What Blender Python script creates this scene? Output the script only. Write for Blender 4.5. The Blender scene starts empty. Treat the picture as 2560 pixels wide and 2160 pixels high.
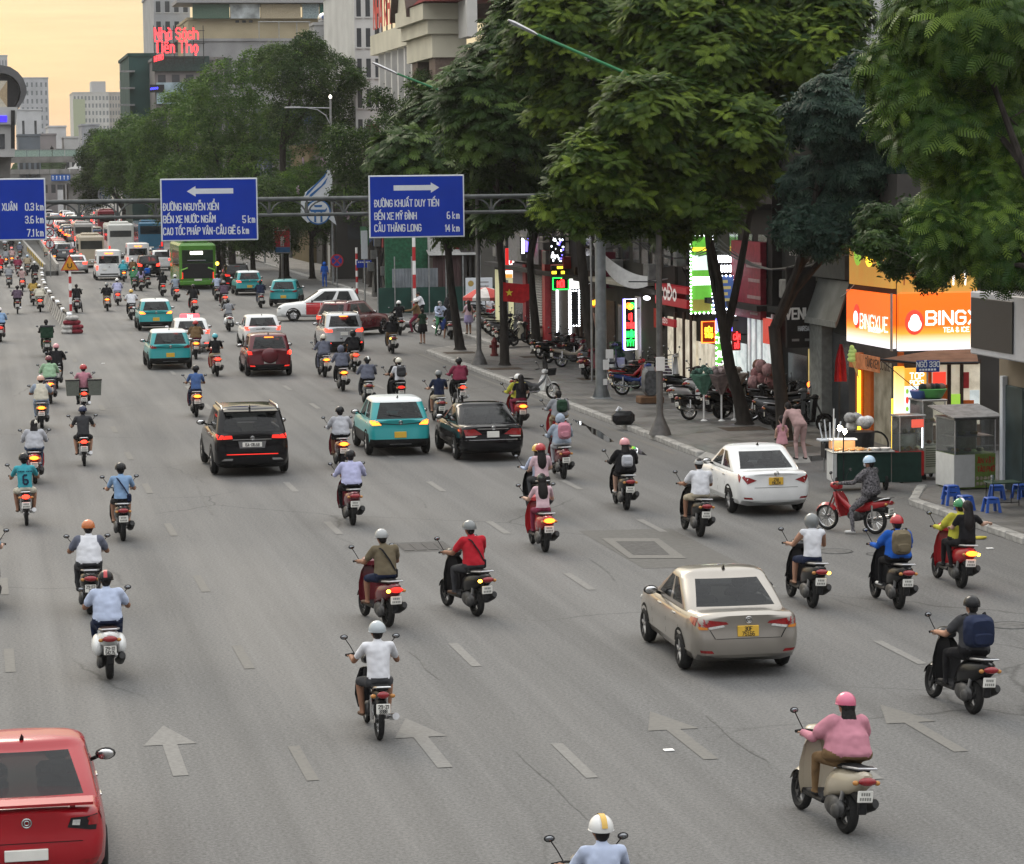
import bpy,math,random,unicodedata
import numpy as np
from mathutils import Vector,Matrix
from mathutils.bvhtree import BVHTree
R=math.radians
PI=math.pi
rnd=random.Random(7)
SC=bpy.context.scene
C=SC.collection
# - camera
EYE,FPX,CX,CY=7.7,6917.0,1280.0,1080.0
_d=np.array([(-70-CX)/FPX,-(447-CY)/FPX,-1.0])
_Y=_d/np.linalg.norm(_d)
_u=np.array([-0.0115,1.0,0.0]);_u[2]=_u[0]*_d[0]+_u[1]*_d[1]
_Z=_u/np.linalg.norm(_u)
_X=np.cross(_Y,_Z)
RM=np.array([_X,_Y,_Z])
cam_d=bpy.data.cameras.new('camera');cam_d.lens=36*FPX/2560;cam_d.sensor_width=36
cam_d.clip_start=0.5;cam_d.clip_end=9000
cam=bpy.data.objects.new('camera',cam_d);C.objects.link(cam)
cam.matrix_world=Matrix.Translation((0,0,EYE))@Matrix(RM.tolist()).to_4x4()
SC.camera=cam
# - sky, sun, exposure
SUN_EL,SUN_AZ=R(4),R(-12)
W=bpy.data.worlds.new('World');SC.world=W;W.use_nodes=True
wn=W.node_tree.nodes;wl=W.node_tree.links
bg=wn['Background']
sky_t=wn.new('ShaderNodeTexSky');sky_t.sky_type='NISHITA';sky_t.sun_disc=False
sky_t.sun_elevation=SUN_EL;sky_t.sun_rotation=SUN_AZ
sky_t.air_density=1.0;sky_t.dust_density=2.0;sky_t.ozone_density=1.0;sky_t.altitude=0
# high cloud over the clear sky: warm low glow towards the sunset, even pale grey overhead (brighter to the zenith, as a cloudy sky is)
_tc=wn.new('ShaderNodeTexCoord');_sx=wn.new('ShaderNodeSeparateXYZ');wl.new(_tc.outputs['Generated'],_sx.inputs[0])
def _ramp(stops):
 r=wn.new('ShaderNodeValToRGB');e=r.color_ramp.elements
 while len(e)<len(stops):e.new(.5)
 for el,(p,c) in zip(e,stops):el.position=p;el.color=(*c,1)
 wl.new(_sx.outputs['Z'],r.inputs[0]);return r
_k=1/2.4
_warm=_ramp([(0,(.88*_k,.62*_k,.43*_k)),(.022,(.89*_k,.67*_k,.43*_k)),(.045,(.86*_k,.75*_k,.48*_k)),(.08,(.86*_k,.80*_k,.56*_k)),(.25,(1.3*_k,1.2*_k,.95*_k)),(.5,(1.72*_k,1.7*_k,1.64*_k)),(1,(2.36*_k,2.38*_k,2.4*_k))])
_cool=_ramp([(0,(.30*_k,.30*_k,.32*_k)),(.25,(.75*_k,.75*_k,.78*_k)),(.5,(1.6*_k,1.62*_k,1.66*_k)),(1,(2.36*_k,2.38*_k,2.4*_k))])
_dt=wn.new('ShaderNodeVectorMath');_dt.operation='DOT_PRODUCT';wl.new(_tc.outputs['Generated'],_dt.inputs[0])
_dt.inputs[1].default_value=(math.sin(SUN_AZ),math.cos(SUN_AZ),0)
_mr=wn.new('ShaderNodeMapRange');_mr.interpolation_type='SMOOTHSTEP';_mr.inputs[1].default_value=-.4;_mr.inputs[2].default_value=1;wl.new(_dt.outputs['Value'],_mr.inputs[0])
_cl=wn.new('ShaderNodeMix');_cl.data_type='RGBA';wl.new(_mr.outputs[0],_cl.inputs[0]);wl.new(_cool.outputs[0],_cl.inputs[6]);wl.new(_warm.outputs[0],_cl.inputs[7])
_sc=wn.new('ShaderNodeVectorMath');_sc.operation='SCALE';_sc.inputs[3].default_value=24.0;_cn=wn.new('ShaderNodeTexNoise');_cm=wn.new('ShaderNodeMapping');_cm.inputs['Scale'].default_value=(5,5,70);wl.new(_tc.outputs['Generated'],_cm.inputs[0]);wl.new(_cm.outputs[0],_cn.inputs['Vector']);_cn.inputs['Detail'].default_value=5;_cr=wn.new('ShaderNodeMapRange');_cr.inputs[1].default_value=.3;_cr.inputs[2].default_value=.7;_cr.inputs[3].default_value=22.6;_cr.inputs[4].default_value=25.4;wl.new(_cn.outputs[0],_cr.inputs[0]);wl.new(_cr.outputs[0],_sc.inputs[3]);wl.new(_cl.outputs[2],_sc.inputs[0])
_mx=wn.new('ShaderNodeMix');_mx.data_type='RGBA';_mx.inputs[0].default_value=.88
wl.new(sky_t.outputs[0],_mx.inputs[6]);wl.new(_sc.outputs[0],_mx.inputs[7]);wl.new(_mx.outputs[2],bg.inputs['Color'])
bg.inputs['Strength'].default_value=0.10
sun_d=bpy.data.lights.new('sun','SUN');sun_d.energy=1.5;sun_d.angle=R(22);sun_d.color=(1,.88,.72)
sun=bpy.data.objects.new('sun',sun_d);C.objects.link(sun)
_sd=Vector((math.sin(SUN_AZ)*math.cos(R(38)),math.cos(SUN_AZ)*math.cos(R(38)),math.sin(R(38))))
sun.rotation_euler=_sd.to_track_quat('Z','Y').to_euler()
SC.view_settings.view_transform='Standard';SC.view_settings.look='None'
SC.view_settings.gamma=1;SC.view_settings.use_curve_mapping=False
SC.view_settings.exposure=0.02
SC.render.engine='CYCLES'
cy=SC.cycles
cy.use_denoising=True
try:cy.denoiser='OPENIMAGEDENOISE'
except Exception:pass
cy.max_bounces=5;cy.diffuse_bounces=1;cy.glossy_bounces=3;cy.transmission_bounces=4
cy.transparent_max_bounces=6;cy.volume_bounces=0;cy.caustics_reflective=False;cy.caustics_refractive=False
cy.sample_clamp_indirect=6
# - pixel -> place
def ray(x,y):
 return RM@np.array([(x-CX)/FPX,-(y-CY)/FPX,-1.0])
def gp(x,y,z=0.0):
 r=ray(x,y);t=(z-EYE)/r[2];return (r[0]*t,r[1]*t)
def atY(x,y,Yw):
 r=ray(x,y);t=Yw/r[1];return (r[0]*t,Yw,EYE+r[2]*t)
def atX(x,y,Xw):
 r=ray(x,y);t=Xw/r[0];return (Xw,r[1]*t,EYE+r[2]*t)
def pt(x,y,Yw):return Vector(atY(x,y,Yw))
# - materials
MATS={}
def mat(name,col=(.5,.5,.5),rough=.6,metal=0.,emit=None,es=1.,noise=.12,scale=6.,bump=0.,bdist=.02,det=4,coat=0.,trans=0.,spec=None,col2=None,stretch=None):
 """procedural Principled material: noise moves colour and roughness a little"""
 if name in MATS:return MATS[name]
 m=bpy.data.materials.new(name);m.use_nodes=True
 nt=m.node_tree;b=nt.nodes['Principled BSDF'];L=nt.links
 m.diffuse_color=(*col[:3],1)
 b.inputs['Roughness'].default_value=rough;b.inputs['Metallic'].default_value=metal
 b.inputs['Specular IOR Level'].default_value=spec if spec is not None else (.18 if rough>.45 else .4)
 if coat:b.inputs['Coat Weight'].default_value=coat;b.inputs['Coat Roughness'].default_value=.04
 if trans:b.inputs['Transmission Weight'].default_value=trans
 tc=nt.nodes.new('ShaderNodeTexCoord');nz=nt.nodes.new('ShaderNodeTexNoise')
 nz.inputs['Scale'].default_value=scale;nz.inputs['Detail'].default_value=det
 src=tc.outputs['Object']
 if stretch:
  mp=nt.nodes.new('ShaderNodeMapping');mp.inputs['Scale'].default_value=stretch
  L.new(src,mp.inputs[0]);src=mp.outputs[0]
 L.new(src,nz.inputs['Vector'])
 mx=nt.nodes.new('ShaderNodeMix');mx.data_type='RGBA'
 c2=col2 if col2 else tuple(c*(1-noise) for c in col)
 c1=col if col2 else tuple(min(1,c*(1+noise)) for c in col)
 mx.inputs[6].default_value=(*c1[:3],1);mx.inputs[7].default_value=(*c2[:3],1)
 rp=nt.nodes.new('ShaderNodeMapRange');rp.inputs[1].default_value=.32;rp.inputs[2].default_value=.68
 L.new(nz.outputs[0],rp.inputs[0]);L.new(rp.outputs[0],mx.inputs[0]);L.new(mx.outputs[2],b.inputs['Base Color'])
 if emit:
  b.inputs['Emission Color'].default_value=(*emit,1);b.inputs['Emission Strength'].default_value=es
 if bump:
  bp=nt.nodes.new('ShaderNodeBump');bp.inputs['Strength'].default_value=bump;bp.inputs['Distance'].default_value=bdist
  L.new(nz.outputs[0],bp.inputs['Height']);L.new(bp.outputs[0],b.inputs['Normal'])
 MATS[name]=m
 return m
def paint(name,col,rough=.26,metal=0.,coat=.35):
 dk=max(col)<.02
 return mat('paint_'+name,col,rough,metal,noise=.05,scale=2.5,coat=.05 if dk else coat,spec=.22 if dk else .4)
def cloth(name,col):
 return mat('cloth_'+name,col,.9,noise=.08,scale=6,bump=.8,spec=.15,bdist=.06,det=1.2)
def glow(name,col,es):
 return mat('glow_'+name,tuple(c*.8 for c in col),.5,emit=col,es=es,noise=.03)
 # lamps and signs that give off light
LIT_R=glow('tail_red',(1.,.035,.018),5.0);LIT_O=glow('tail_orange',(1.,.16,.015),6.0);LIT_Y=glow('indicator_amber',(1.,.55,.05),9.0);LIT_W=glow('lamp_white',(1.,.93,.8),6.0);LIT_DIM=glow('tail_dim',(.8,.03,.02),1.2)
# - mesh builder
class MB:
 def __init__(s):s.v=[];s.f=[];s.m=[]
 def add(s,V,F,mi=0):
  o=len(s.v);s.v.extend([tuple(p) for p in V]);s.f.extend([tuple(i+o for i in f) for f in F]);s.m.extend([mi]*len(F));return s
 def box(s,lo,hi,mi=0):
  x0,y0,z0=lo;x1,y1,z1=hi
  V=[(x0,y0,z0),(x1,y0,z0),(x1,y1,z0),(x0,y1,z0),(x0,y0,z1),(x1,y0,z1),(x1,y1,z1),(x0,y1,z1)]
  return s.add(V,[(0,3,2,1),(4,5,6,7),(0,1,5,4),(1,2,6,5),(2,3,7,6),(3,0,4,7)],mi)
 def bbox(s,lo,hi,b,mi=0):
  """box with bevelled edges"""
  lo=np.array(lo,float);hi=np.array(hi,float);c=(lo+hi)/2;h=(hi-lo)/2;b=min(b,h.min()*.9)
  V=[];idx={}
  for sx in (-1,1):
   for sy in (-1,1):
    for sz in (-1,1):
     for k in range(3):
      p=np.array([sx,sy,sz])*(h-b);p[k]+=(sx,sy,sz)[k]*b
      idx[(sx,sy,sz,k)]=len(V);V.append(c+p)
  F=[]
  for k in range(3):
   a,bb=[i for i in range(3) if i!=k]
   for sg in (-1,1):
    q=[]
    for (sa,sb) in ((-1,-1),(1,-1),(1,1),(-1,1)):
     t=[0,0,0];t[k]=sg;t[a]=sa;t[bb]=sb;q.append(idx[(*t,k)])
    F.append(tuple(q))
  for k in range(3):
   a,bb=[i for i in range(3) if i!=k]
   for sa in (-1,1):
    for sb in (-1,1):
     t0=[0,0,0];t0[k]=-1;t0[a]=sa;t0[bb]=sb;t1=list(t0);t1[k]=1
     F.append((idx[(*t0,a)],idx[(*t1,a)],idx[(*t1,bb)],idx[(*t0,bb)]))
  for sx in (-1,1):
   for sy in (-1,1):
    for sz in (-1,1):F.append(tuple(idx[(sx,sy,sz,k)] for k in range(3)))
  return s.add(V,F,mi)
 def loft(s,rings,mi=0,caps=True,closed=True):
  n=len(rings[0]);V=[p for r in rings for p in r];F=[]
  for i in range(len(rings)-1):
   for j in range(n if closed else n-1):
    k=(j+1)%n
    F.append((i*n+j,i*n+k,(i+1)*n+k,(i+1)*n+j))
  if caps and closed:
   F.append(tuple(range(n-1,-1,-1)));F.append(tuple((len(rings)-1)*n+j for j in range(n)))
  return s.add(V,F,mi)
 def tube(s,pts,rad,n=6,mi=0,caps=True,flat=1.0):
  P=[Vector(p) for p in pts];rings=[]
  if not hasattr(rad,'__len__'):rad=[rad]*len(P)
  up=None
  for i,p in enumerate(P):
   t=(P[min(i+1,len(P)-1)]-P[max(i-1,0)]).normalized()
   if up is None:up=Vector((0,0,1)) if abs(t.z)<.9 else Vector((1,0,0))
   a=t.cross(up)
   if a.length<1e-4:a=t.orthogonal()
   a.normalize();b=a.cross(t).normalized();up=b
   rings.append([tuple(p+(a*math.cos(2*PI*k/n)+b*flat*math.sin(2*PI*k/n))*rad[i]) for k in range(n)])
  return s.loft(rings,mi,caps)
 def cyl(s,p0,p1,r0,r1=None,n=12,mi=0):return s.tube([p0,p1],[r0,r0 if r1 is None else r1],n,mi)
 def torus(s,c,ax,Rr,r,n=20,k=8,mi=0,sq=1.0):
  ax=Vector(ax).normalized();a=ax.orthogonal().normalized();b=ax.cross(a);c=Vector(c);rings=[]
  for i in range(n):
   d=a*math.cos(2*PI*i/n)+b*math.sin(2*PI*i/n)
   rings.append([tuple(c+d*(Rr+r*math.cos(2*PI*j/k))+ax*(r*sq*math.sin(2*PI*j/k))) for j in range(k)])
  rings.append(rings[0]);return s.loft(rings,mi,False)
 def disc(s,c,ax,r,t,n=16,mi=0,r2=None):
  c=Vector(c);ax=Vector(ax).normalized();return s.tube([c-ax*t/2,c+ax*t/2],[r,r if r2 is None else r2],n,mi)
 def ell(s,c,r,nu=12,nv=8,mi=0,M=None,v0=0.,v1=1.):
  rings=[]
  for i in range(nv+1):
   th=PI*(v0+(v1-v0)*i/nv);ring=[]
   for j in range(nu):
    p=Vector((r[0]*math.sin(th)*math.cos(2*PI*j/nu),r[1]*math.sin(th)*math.sin(2*PI*j/nu),r[2]*math.cos(th)))
    if M:p=M@p
    ring.append(tuple(Vector(c)+p))
   rings.append(ring)
  return s.loft(rings[::-1],mi,False)
 def prism(s,poly,f,d0,d1,mi=0):
  """poly: 2-D outline; f(u, v, d) -> point"""
  n=len(poly);V=[f(u,v,d0) for u,v in poly]+[f(u,v,d1) for u,v in poly]
  F=[tuple(range(n-1,-1,-1)),tuple(range(n,2*n))]+[(i,(i+1)%n,n+(i+1)%n,n+i) for i in range(n)]
  return s.add(V,F,mi)
 def quad(s,a,b,c,d,mi=0):return s.add([a,b,c,d],[(0,1,2,3)],mi)
 def mesh(s,name,mats,smooth=False,angle=None):
  me=bpy.data.meshes.new(name);me.from_pydata(s.v,[],s.f)
  for m in (mats if isinstance(mats,(list,tuple)) else [mats]):me.materials.append(m)
  me.polygons.foreach_set('material_index',s.m)
  if smooth:
   me.polygons.foreach_set('use_smooth',[True]*len(s.f))
   if angle:me.set_sharp_from_angle(angle=R(angle))
  me.update();return me
 def build(s,name,mats,parent=None,smooth=False,angle=40,kind=None,loc=None):
  return link(name,s.mesh(name,mats,smooth,angle),parent,kind,loc)
def link(name,me,parent=None,kind=None,loc=None):
 o=bpy.data.objects.new(name,me);C.objects.link(o)
 if parent is not None:o.parent=parent
 if kind:o['kind']=kind
 if loc:o.location=loc
 return o
def tag(o,label,cat,group=None,kind=None):
 o['label']=label;o['category']=cat
 if group:o['group']=group
 if kind:o['kind']=kind
 return o
def thing(name,label,cat,loc=(0,0,0),rz=0.,group=None):
 o=bpy.data.objects.new(name,None);C.objects.link(o);o.location=loc;o.rotation_euler=(0,0,rz);o.empty_display_size=.2
 return tag(o,label,cat,group)
def place(parts,root,over=None):
 """parts: list of (name, mesh, parent index or None); over: placeholder material name -> material"""
 made=[]
 for (nm,me,pi) in parts:
  o=link(nm,me,root if pi is None else made[pi]);made.append(o)
  if over:
   for sl in o.material_slots:
    k=sl.material.name if sl.material else ''
    if k in over:sl.link='OBJECT';sl.material=over[k]
 return made
def sring(y,w,z0,z1,n=12,e=2.6,sk=0.):
 """superellipse ring in the x-z plane at y"""
 c=(z0+z1)/2;h=(z1-z0)/2;R_=[]
 for i in range(n):
  a=2*PI*i/n;ca,sa=math.cos(a),math.sin(a)
  R_.append((w*abs(ca)**(2/e)*(1 if ca>0 else -1),y+sk*sa*h,c+h*abs(sa)**(2/e)*(1 if sa>0 else -1)))
 return R_
 # - stroke lettering
GL={'A':'00 26 40|11 31','B':'00 06 36 45 44 33 03|33 42 41 30 00','C':'45 36 16 05 01 10 30 41','D':'00 06 26 44 42 20 00','E':'40 00 06 46|03 33','F':'00 06 46|03 33',
'G':'45 36 16 05 01 10 30 41 43 23','H':'00 06|40 46|03 43','I':'00 06','K':'00 06|46 03 40','L':'06 00 40','M':'00 06 23 46 40','N':'00 06 40 46','O':'10 01 05 16 36 45 41 30 10',
'P':'00 06 36 45 44 33 03','Q':'10 01 05 16 36 45 41 30 10|22 40','R':'00 06 36 45 44 33 03|23 40','S':'01 10 30 41 42 33 13 04 05 16 36 45','T':'06 46|26 20','U':'06 01 10 30 41 46','V':'06 20 46',
'X':'00 46|06 40','Y':'06 23 46|23 20','Z':'06 46 00 40','0':'10 01 05 16 36 45 41 30 10','1':'05 16 10','2':'05 16 36 45 44 00 40','3':'05 16 36 45 44 33 13|33 42 41 30 10 01','4':'30 36 02 42',
'5':'46 06 03 33 42 41 30 10 01','6':'36 16 05 01 10 30 41 42 33 03','7':'06 46 10','8':'13 04 05 16 36 45 44 33 13 02 01 10 30 41 42 33','9':'10 30 41 45 36 16 05 04 13 43','.':'00 10',',':'01 00',
'-':'13 33','&':'40 05 16 26 35 02 01 10 20 42','k':'00 06|34 02 30','m':'00 04|03 14 23 20|23 34 43 40','h':'00 06|03 14 34 43 40','a':'30 34 14 03 01 10 30','c':'33 24 14 03 01 10 20 31','i':'00 04',
'e':'02 32 33 24 14 03 01 10 30','n':'00 04|03 14 24 33 30','o':'10 01 03 14 24 33 31 20 10','r':'00 04|03 14 34','u':'04 01 10 20 31|34 30','t':'16 11 20 30|04 34','s':'01 10 20 31 12 03 14 34','/':'00 46','%':'00 46|05 16 15|31 40 30'}
GW={'I':0,'1':1,'.':.6,',':.3,'i':0,'m':4,' ':2.0,'c':3,'e':3,'n':3,'o':3,'u':3,'a':3,'s':3,'t':3,'r':3,'F':3.6,'E':3.6,'L':3.4}
MARK={'\u0300':[(1,8),(2.6,7)],'\u0301':[(1.4,7),(3,8)],'\u0303':[(.6,7.2),(1.5,7.8),(2.5,7.2),(3.4,7.8)],'\u0309':[(1.4,8.6),(2.4,8.6),(2.4,7.9),(1.9,7.2)],'\u0323':[(1.7,-1.3),(2.3,-1.3)],'\u0302':[(.8,7),(2,7.9),(3.2,7)],'\u0306':[(.8,7.8),(1.5,7),(2.5,7),(3.2,7.8)],'\u031b':[(4.0,5.6),(4.9,6.2),(4.9,7.1)]}
def lettering(mb,s,f,h,cw=.62,sw=.95,gap=1.6,mi=0,align=0.):
 """stroke letters, cap height h; f(u, v, lift) -> point; align 0 left, .5 centre, 1 right. Returns width."""
 k=h/6.0;x=0.;segs=[]
 for ch in s:
  if ch==' ':x+=2.6;continue
  bar=ch in 'Đđ'
  dec=unicodedata.normalize('NFD','D' if bar else ch);base=dec[0];g=GL.get(base)
  if g is None:x+=3;continue
  w=GW.get(base,4);low=base.islower()
  for st in g.split('|'):
   p=[(float(q[0]),float(q[1])) for q in st.split()]
   segs+=[((x+a[0],a[1]),(x+b[0],b[1])) for a,b in zip(p,p[1:])]
  if base=='i':segs.append(((x,5.2),(x,5.9)))
  if bar:segs.append(((x-.9,3),(x+1.8,3)))
  up=0.
  for mk in dec[1:]:
   q=MARK.get(mk)
   if not q:continue
   dx=(w-4)/2;dy=(-2 if low else 0)+(up if q[0][1]>6 and mk!='\u031b' else 0)
   if mk=='\u0302' or mk=='\u0306':up=.9
   if up and mk in '\u0300\u0301\u0309\u0303':dx+=.9 if mk!='\u0303' else 0
   if mk=='\u0323':dy=0
   segs+=[((x+a[0]+dx,a[1]+dy),(x+b[0]+dx,b[1]+dy)) for a,b in zip(q,q[1:])]
  x+=w+gap
 tot=max(0,x-gap);n=0
 for (a,b) in segs:
  ax,ay=(a[0]-tot*align)*k*cw,a[1]*k;bx,by=(b[0]-tot*align)*k*cw,b[1]*k
  dx,dy=bx-ax,by-ay;l=math.hypot(dx,dy) or 1e-6;t=sw*k/2
  ex,ey=dx/l*t*.8,dy/l*t*.8;nx,ny=-dy/l*t,dx/l*t
  ax-=ex;ay-=ey;bx+=ex;by+=ey;lf=.0012+.0005*(n%9);n+=1
  mb.quad(f(ax-nx,ay-ny,lf),f(bx-nx,by-ny,lf),f(bx+nx,by+ny,lf),f(ax+nx,ay+ny,lf),mi)
 return tot*k*cw
 # = GROUND, ROAD, PAVEMENT
def asphalt():
 m=bpy.data.materials.new('asphalt');m.use_nodes=True;nt=m.node_tree;L=nt.links;N=nt.nodes;b=N['Principled BSDF']
 tc=N.new('ShaderNodeTexCoord')
 def noise(sc,det=3,mp=None,rough=.5):
  n=N.new('ShaderNodeTexNoise');n.inputs['Scale'].default_value=sc;n.inputs['Detail'].default_value=det;n.inputs['Roughness'].default_value=rough
  if mp:
   k=N.new('ShaderNodeMapping');k.inputs['Scale'].default_value=mp;L.new(tc.outputs['Object'],k.inputs[0]);L.new(k.outputs[0],n.inputs['Vector'])
  else:L.new(tc.outputs['Object'],n.inputs['Vector'])
  return n
 def ramp(src,lo,hi,a,c):
  r=N.new('ShaderNodeMapRange');r.inputs[1].default_value=lo;r.inputs[2].default_value=hi;r.inputs[3].default_value=a;r.inputs[4].default_value=c
  L.new(src,r.inputs[0]);return r.outputs[0]
 def mul(a,c):
  k=N.new('ShaderNodeMath');k.operation='MULTIPLY';L.new(a,k.inputs[0]);L.new(c,k.inputs[1]);return k.outputs[0]
 base=ramp(noise(.3,4,(1,.10,1)).outputs[0],.3,.7,.95,1.05) # broad stains
 wear=ramp(noise(1.0,3,(2.2,.03,1)).outputs[0],.3,.7,.84,1.1) # streaks along the lanes
 grit=ramp(noise(20,5,None,.85).outputs[0],.3,.72,.42,1.62) # stones
 spots=ramp(noise(2.3,5,(1,.22,1)).outputs[0],.62,.74,1.0,.93)
 v=N.new('ShaderNodeTexVoronoi');v.feature='DISTANCE_TO_EDGE';v.inputs['Scale'].default_value=.22
 w=noise(.6,5);ad=N.new('ShaderNodeMix');ad.data_type='VECTOR';ad.inputs[0].default_value=.42
 L.new(tc.outputs['Object'],ad.inputs[4]);L.new(w.outputs[1],ad.inputs[5])
 L.new(ad.outputs[1],v.inputs['Vector'])
 cr=ramp(v.outputs['Distance'],.0,.006,.55,1.0) # fine cracks
 msk=ramp(noise(.09,2).outputs[0],.5,.58,1.0,0.0)
 mm=N.new('ShaderNodeMix');L.new(msk,mm.inputs[0]);L.new(cr,mm.inputs[2]);mm.inputs[3].default_value=1.0
 t=mul(mul(mul(base,wear),mul(grit,spots)),mm.outputs[0])
 cm=N.new('ShaderNodeMix');cm.data_type='RGBA';cm.blend_type='MULTIPLY';cm.inputs[0].default_value=1
 cm.inputs[6].default_value=(.125,.125,.123,1);L.new(t,cm.inputs[7]);L.new(cm.outputs[2],b.inputs['Base Color'])
 L.new(ramp(noise(.5,4,(1,.15,1)).outputs[0],.35,.7,.62,.85),b.inputs['Roughness']);b.inputs['Specular IOR Level'].default_value=.15
 bp=N.new('ShaderNodeBump');bp.inputs['Strength'].default_value=.5;bp.inputs['Distance'].default_value=.012
 L.new(noise(26,5,None,.8).outputs[0],bp.inputs['Height']);L.new(bp.outputs[0],b.inputs['Normal'])
 return m
M_ASPH=asphalt()
M_CONC=mat('concrete',(.27,.265,.25),.85,noise=.25,scale=3,bump=.3)
M_KERB=mat('kerb_granite',(.30,.295,.28),.8,noise=.3,scale=5,bump=.3)
M_LINE=mat('road_paint',(.20,.197,.187),.8,noise=.3,scale=14,col2=(.155,.152,.145))
M_LINEF=mat('road_paint_worn',(.165,.16,.147),.8,noise=.2,scale=14,col2=(.132,.129,.121))
M_SOIL=mat('soil',(.06,.045,.035),.95,noise=.4,scale=9,bump=.6)
M_STEEL=mat('galvanised_steel',(.30,.31,.31),.45,.7,noise=.2,scale=5)
M_DARK=mat('dark_metal',(.03,.03,.033),.5,.3,noise=.3,scale=9)
M_BLACK=mat('black_plastic',(.016,.016,.017),.5,noise=.3,scale=20)
M_RUB=mat('rubber',(.018,.018,.018),.85,noise=.3,scale=30,bump=.3)
M_CHROME=mat('chrome',(.6,.6,.6),.18,1.,noise=.08,scale=8)
M_ALU=mat('aluminium',(.45,.45,.46),.35,.9,noise=.15,scale=12)
M_WHITE=mat('white_paint',(.78,.78,.76),.4,noise=.06,scale=4)
M_SW=mat('sign_white',(.62,.65,.68),.5,noise=.05)
M_RED=mat('red_paint',(.42,.02,.025),.45,noise=.15,scale=6)
M_GLASS=mat('car_glass',(.012,.014,.016),.06,noise=.2,scale=3,spec=.55)
_g=M_GLASS.node_tree;_tr=_g.nodes.new('ShaderNodeBsdfTransparent');_tr.inputs[0].default_value=(.42,.45,.46,1);_ms=_g.nodes.new('ShaderNodeMixShader');_ms.inputs[0].default_value=.5
_g.links.new(_g.nodes['Principled BSDF'].outputs[0],_ms.inputs[1]);_g.links.new(_tr.outputs[0],_ms.inputs[2]);_g.links.new(_ms.outputs[0],_g.nodes['Material Output'].inputs[0])
M_SKIN=mat('skin',(.38,.21,.14),.6,noise=.12,scale=8)
M_HAIR=mat('hair',(.012,.010,.010),.5,noise=.3,scale=30,bump=.4)
def paving():
 m=bpy.data.materials.new('paving_tiles');m.use_nodes=True;nt=m.node_tree;L=nt.links;N=nt.nodes;b=N['Principled BSDF']
 tc=N.new('ShaderNodeTexCoord');br=N.new('ShaderNodeTexBrick');br.offset=0;br.inputs['Scale'].default_value=1
 br.inputs['Brick Width'].default_value=.4;br.inputs['Row Height'].default_value=.4;br.inputs['Mortar Size'].default_value=.012
 br.inputs['Color1'].default_value=(.13,.127,.122,1);br.inputs['Color2'].default_value=(.108,.106,.102,1);br.inputs['Mortar'].default_value=(.06,.059,.055,1)
 L.new(tc.outputs['Object'],br.inputs['Vector'])
 nz=N.new('ShaderNodeTexNoise');nz.inputs['Scale'].default_value=.8;nz.inputs['Detail'].default_value=6;L.new(tc.outputs['Object'],nz.inputs['Vector'])
 rp=N.new('ShaderNodeMapRange');rp.inputs[1].default_value=.35;rp.inputs[2].default_value=.65;rp.inputs[3].default_value=.72;rp.inputs[4].default_value=1.1;L.new(nz.outputs[0],rp.inputs[0])
 mx=N.new('ShaderNodeMix');mx.data_type='RGBA';mx.blend_type='MULTIPLY';mx.inputs[0].default_value=1
 L.new(br.outputs[0],mx.inputs[6]);L.new(rp.outputs[0],mx.inputs[7]);L.new(mx.outputs[2],b.inputs['Base Color'])
 r2=N.new('ShaderNodeMapRange');r2.inputs[1].default_value=.35;r2.inputs[2].default_value=.65;r2.inputs[3].default_value=.35;r2.inputs[4].default_value=.75;L.new(nz.outputs[0],r2.inputs[0]);L.new(r2.outputs[0],b.inputs['Roughness'])
 bp=N.new('ShaderNodeBump');bp.inputs['Strength'].default_value=.4;bp.inputs['Distance'].default_value=.01;L.new(br.outputs[1],bp.inputs['Height']);bp.invert=True;L.new(bp.outputs[0],b.inputs['Normal'])
 return m
M_PAVE=paving()
g=MB();g.quad((-2500,-400,-.06),(2500,-400,-.06),(2500,4000,-.06),(-2500,4000,-.06));g.build('ground',mat('dusty_ground',(.16,.15,.13),.95,scale=.05),kind='structure')
g=MB();g.quad((-40,-20,0),(60,-20,0),(60,900,0),(-40,900,0));g.build('road',M_ASPH,kind='structure')
def slab(name,poly,z,m):
 b=MB();b.prism(poly, lambda u,v,d:(u,v,d),-.02,z,0);return b.build(name,m,kind='structure')
KZ=.14
A_IN=[(19.25,69.6),(19.25,117.6),(20.6,119.6),(22.6,120.6),(22.9,130.),(24.6,132.5),(60,132.5),(60,71.2),(24.2,71.2),(21.5,70.0)]
slab('pavement',A_IN,KZ,M_PAVE)
B_IN=[(21.15,20),(21.15,60.2),(22.2,62.6),(60,62.6),(60,20)]
slab('pavement',B_IN,KZ,M_PAVE)
C_IN=[(24.9,142.6),(24.9,420),(60,420),(60,142.6)]
slab('pavement',C_IN,KZ,M_PAVE)
# kerbs: one stone per metre, each a part
def kerb(path,lab=None,w=.25):
 root=link('kerb',None,kind='structure')
 st=MB();st.bbox((-w/2,-.495,-.02),(w/2,.495,KZ+.012),.03);me=st.mesh('kerb_stone',M_KERB)
 for (a,b) in zip(path,path[1:]):
  a=Vector((*a,0));b=Vector((*b,0));L_=(b-a).length;n=max(1,round(L_));d=(b-a)/n
  for i in range(n):
   o=link('kerb_stone',me,root);o.location=a+d*(i+.5)+Vector((rnd.uniform(-.01,.01),0,rnd.uniform(-.008,.006)))
   o.scale=(1,L_/n,1);o.rotation_euler=(0,rnd.uniform(-.02,.02),math.atan2(-d.x,d.y)+rnd.uniform(-.01,.01))
kerb([(19.12,72),(19.12,117.6)])
kerb([(19.12,117.6),(20.55,119.75),(22.55,120.75)])
kerb([(22.75,121),(22.78,130)],w=.35)
kerb([(21.02,40),(21.02,60.2),(22.1,62.75)])
kerb([(24.78,142.7),(24.78,240)])
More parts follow.
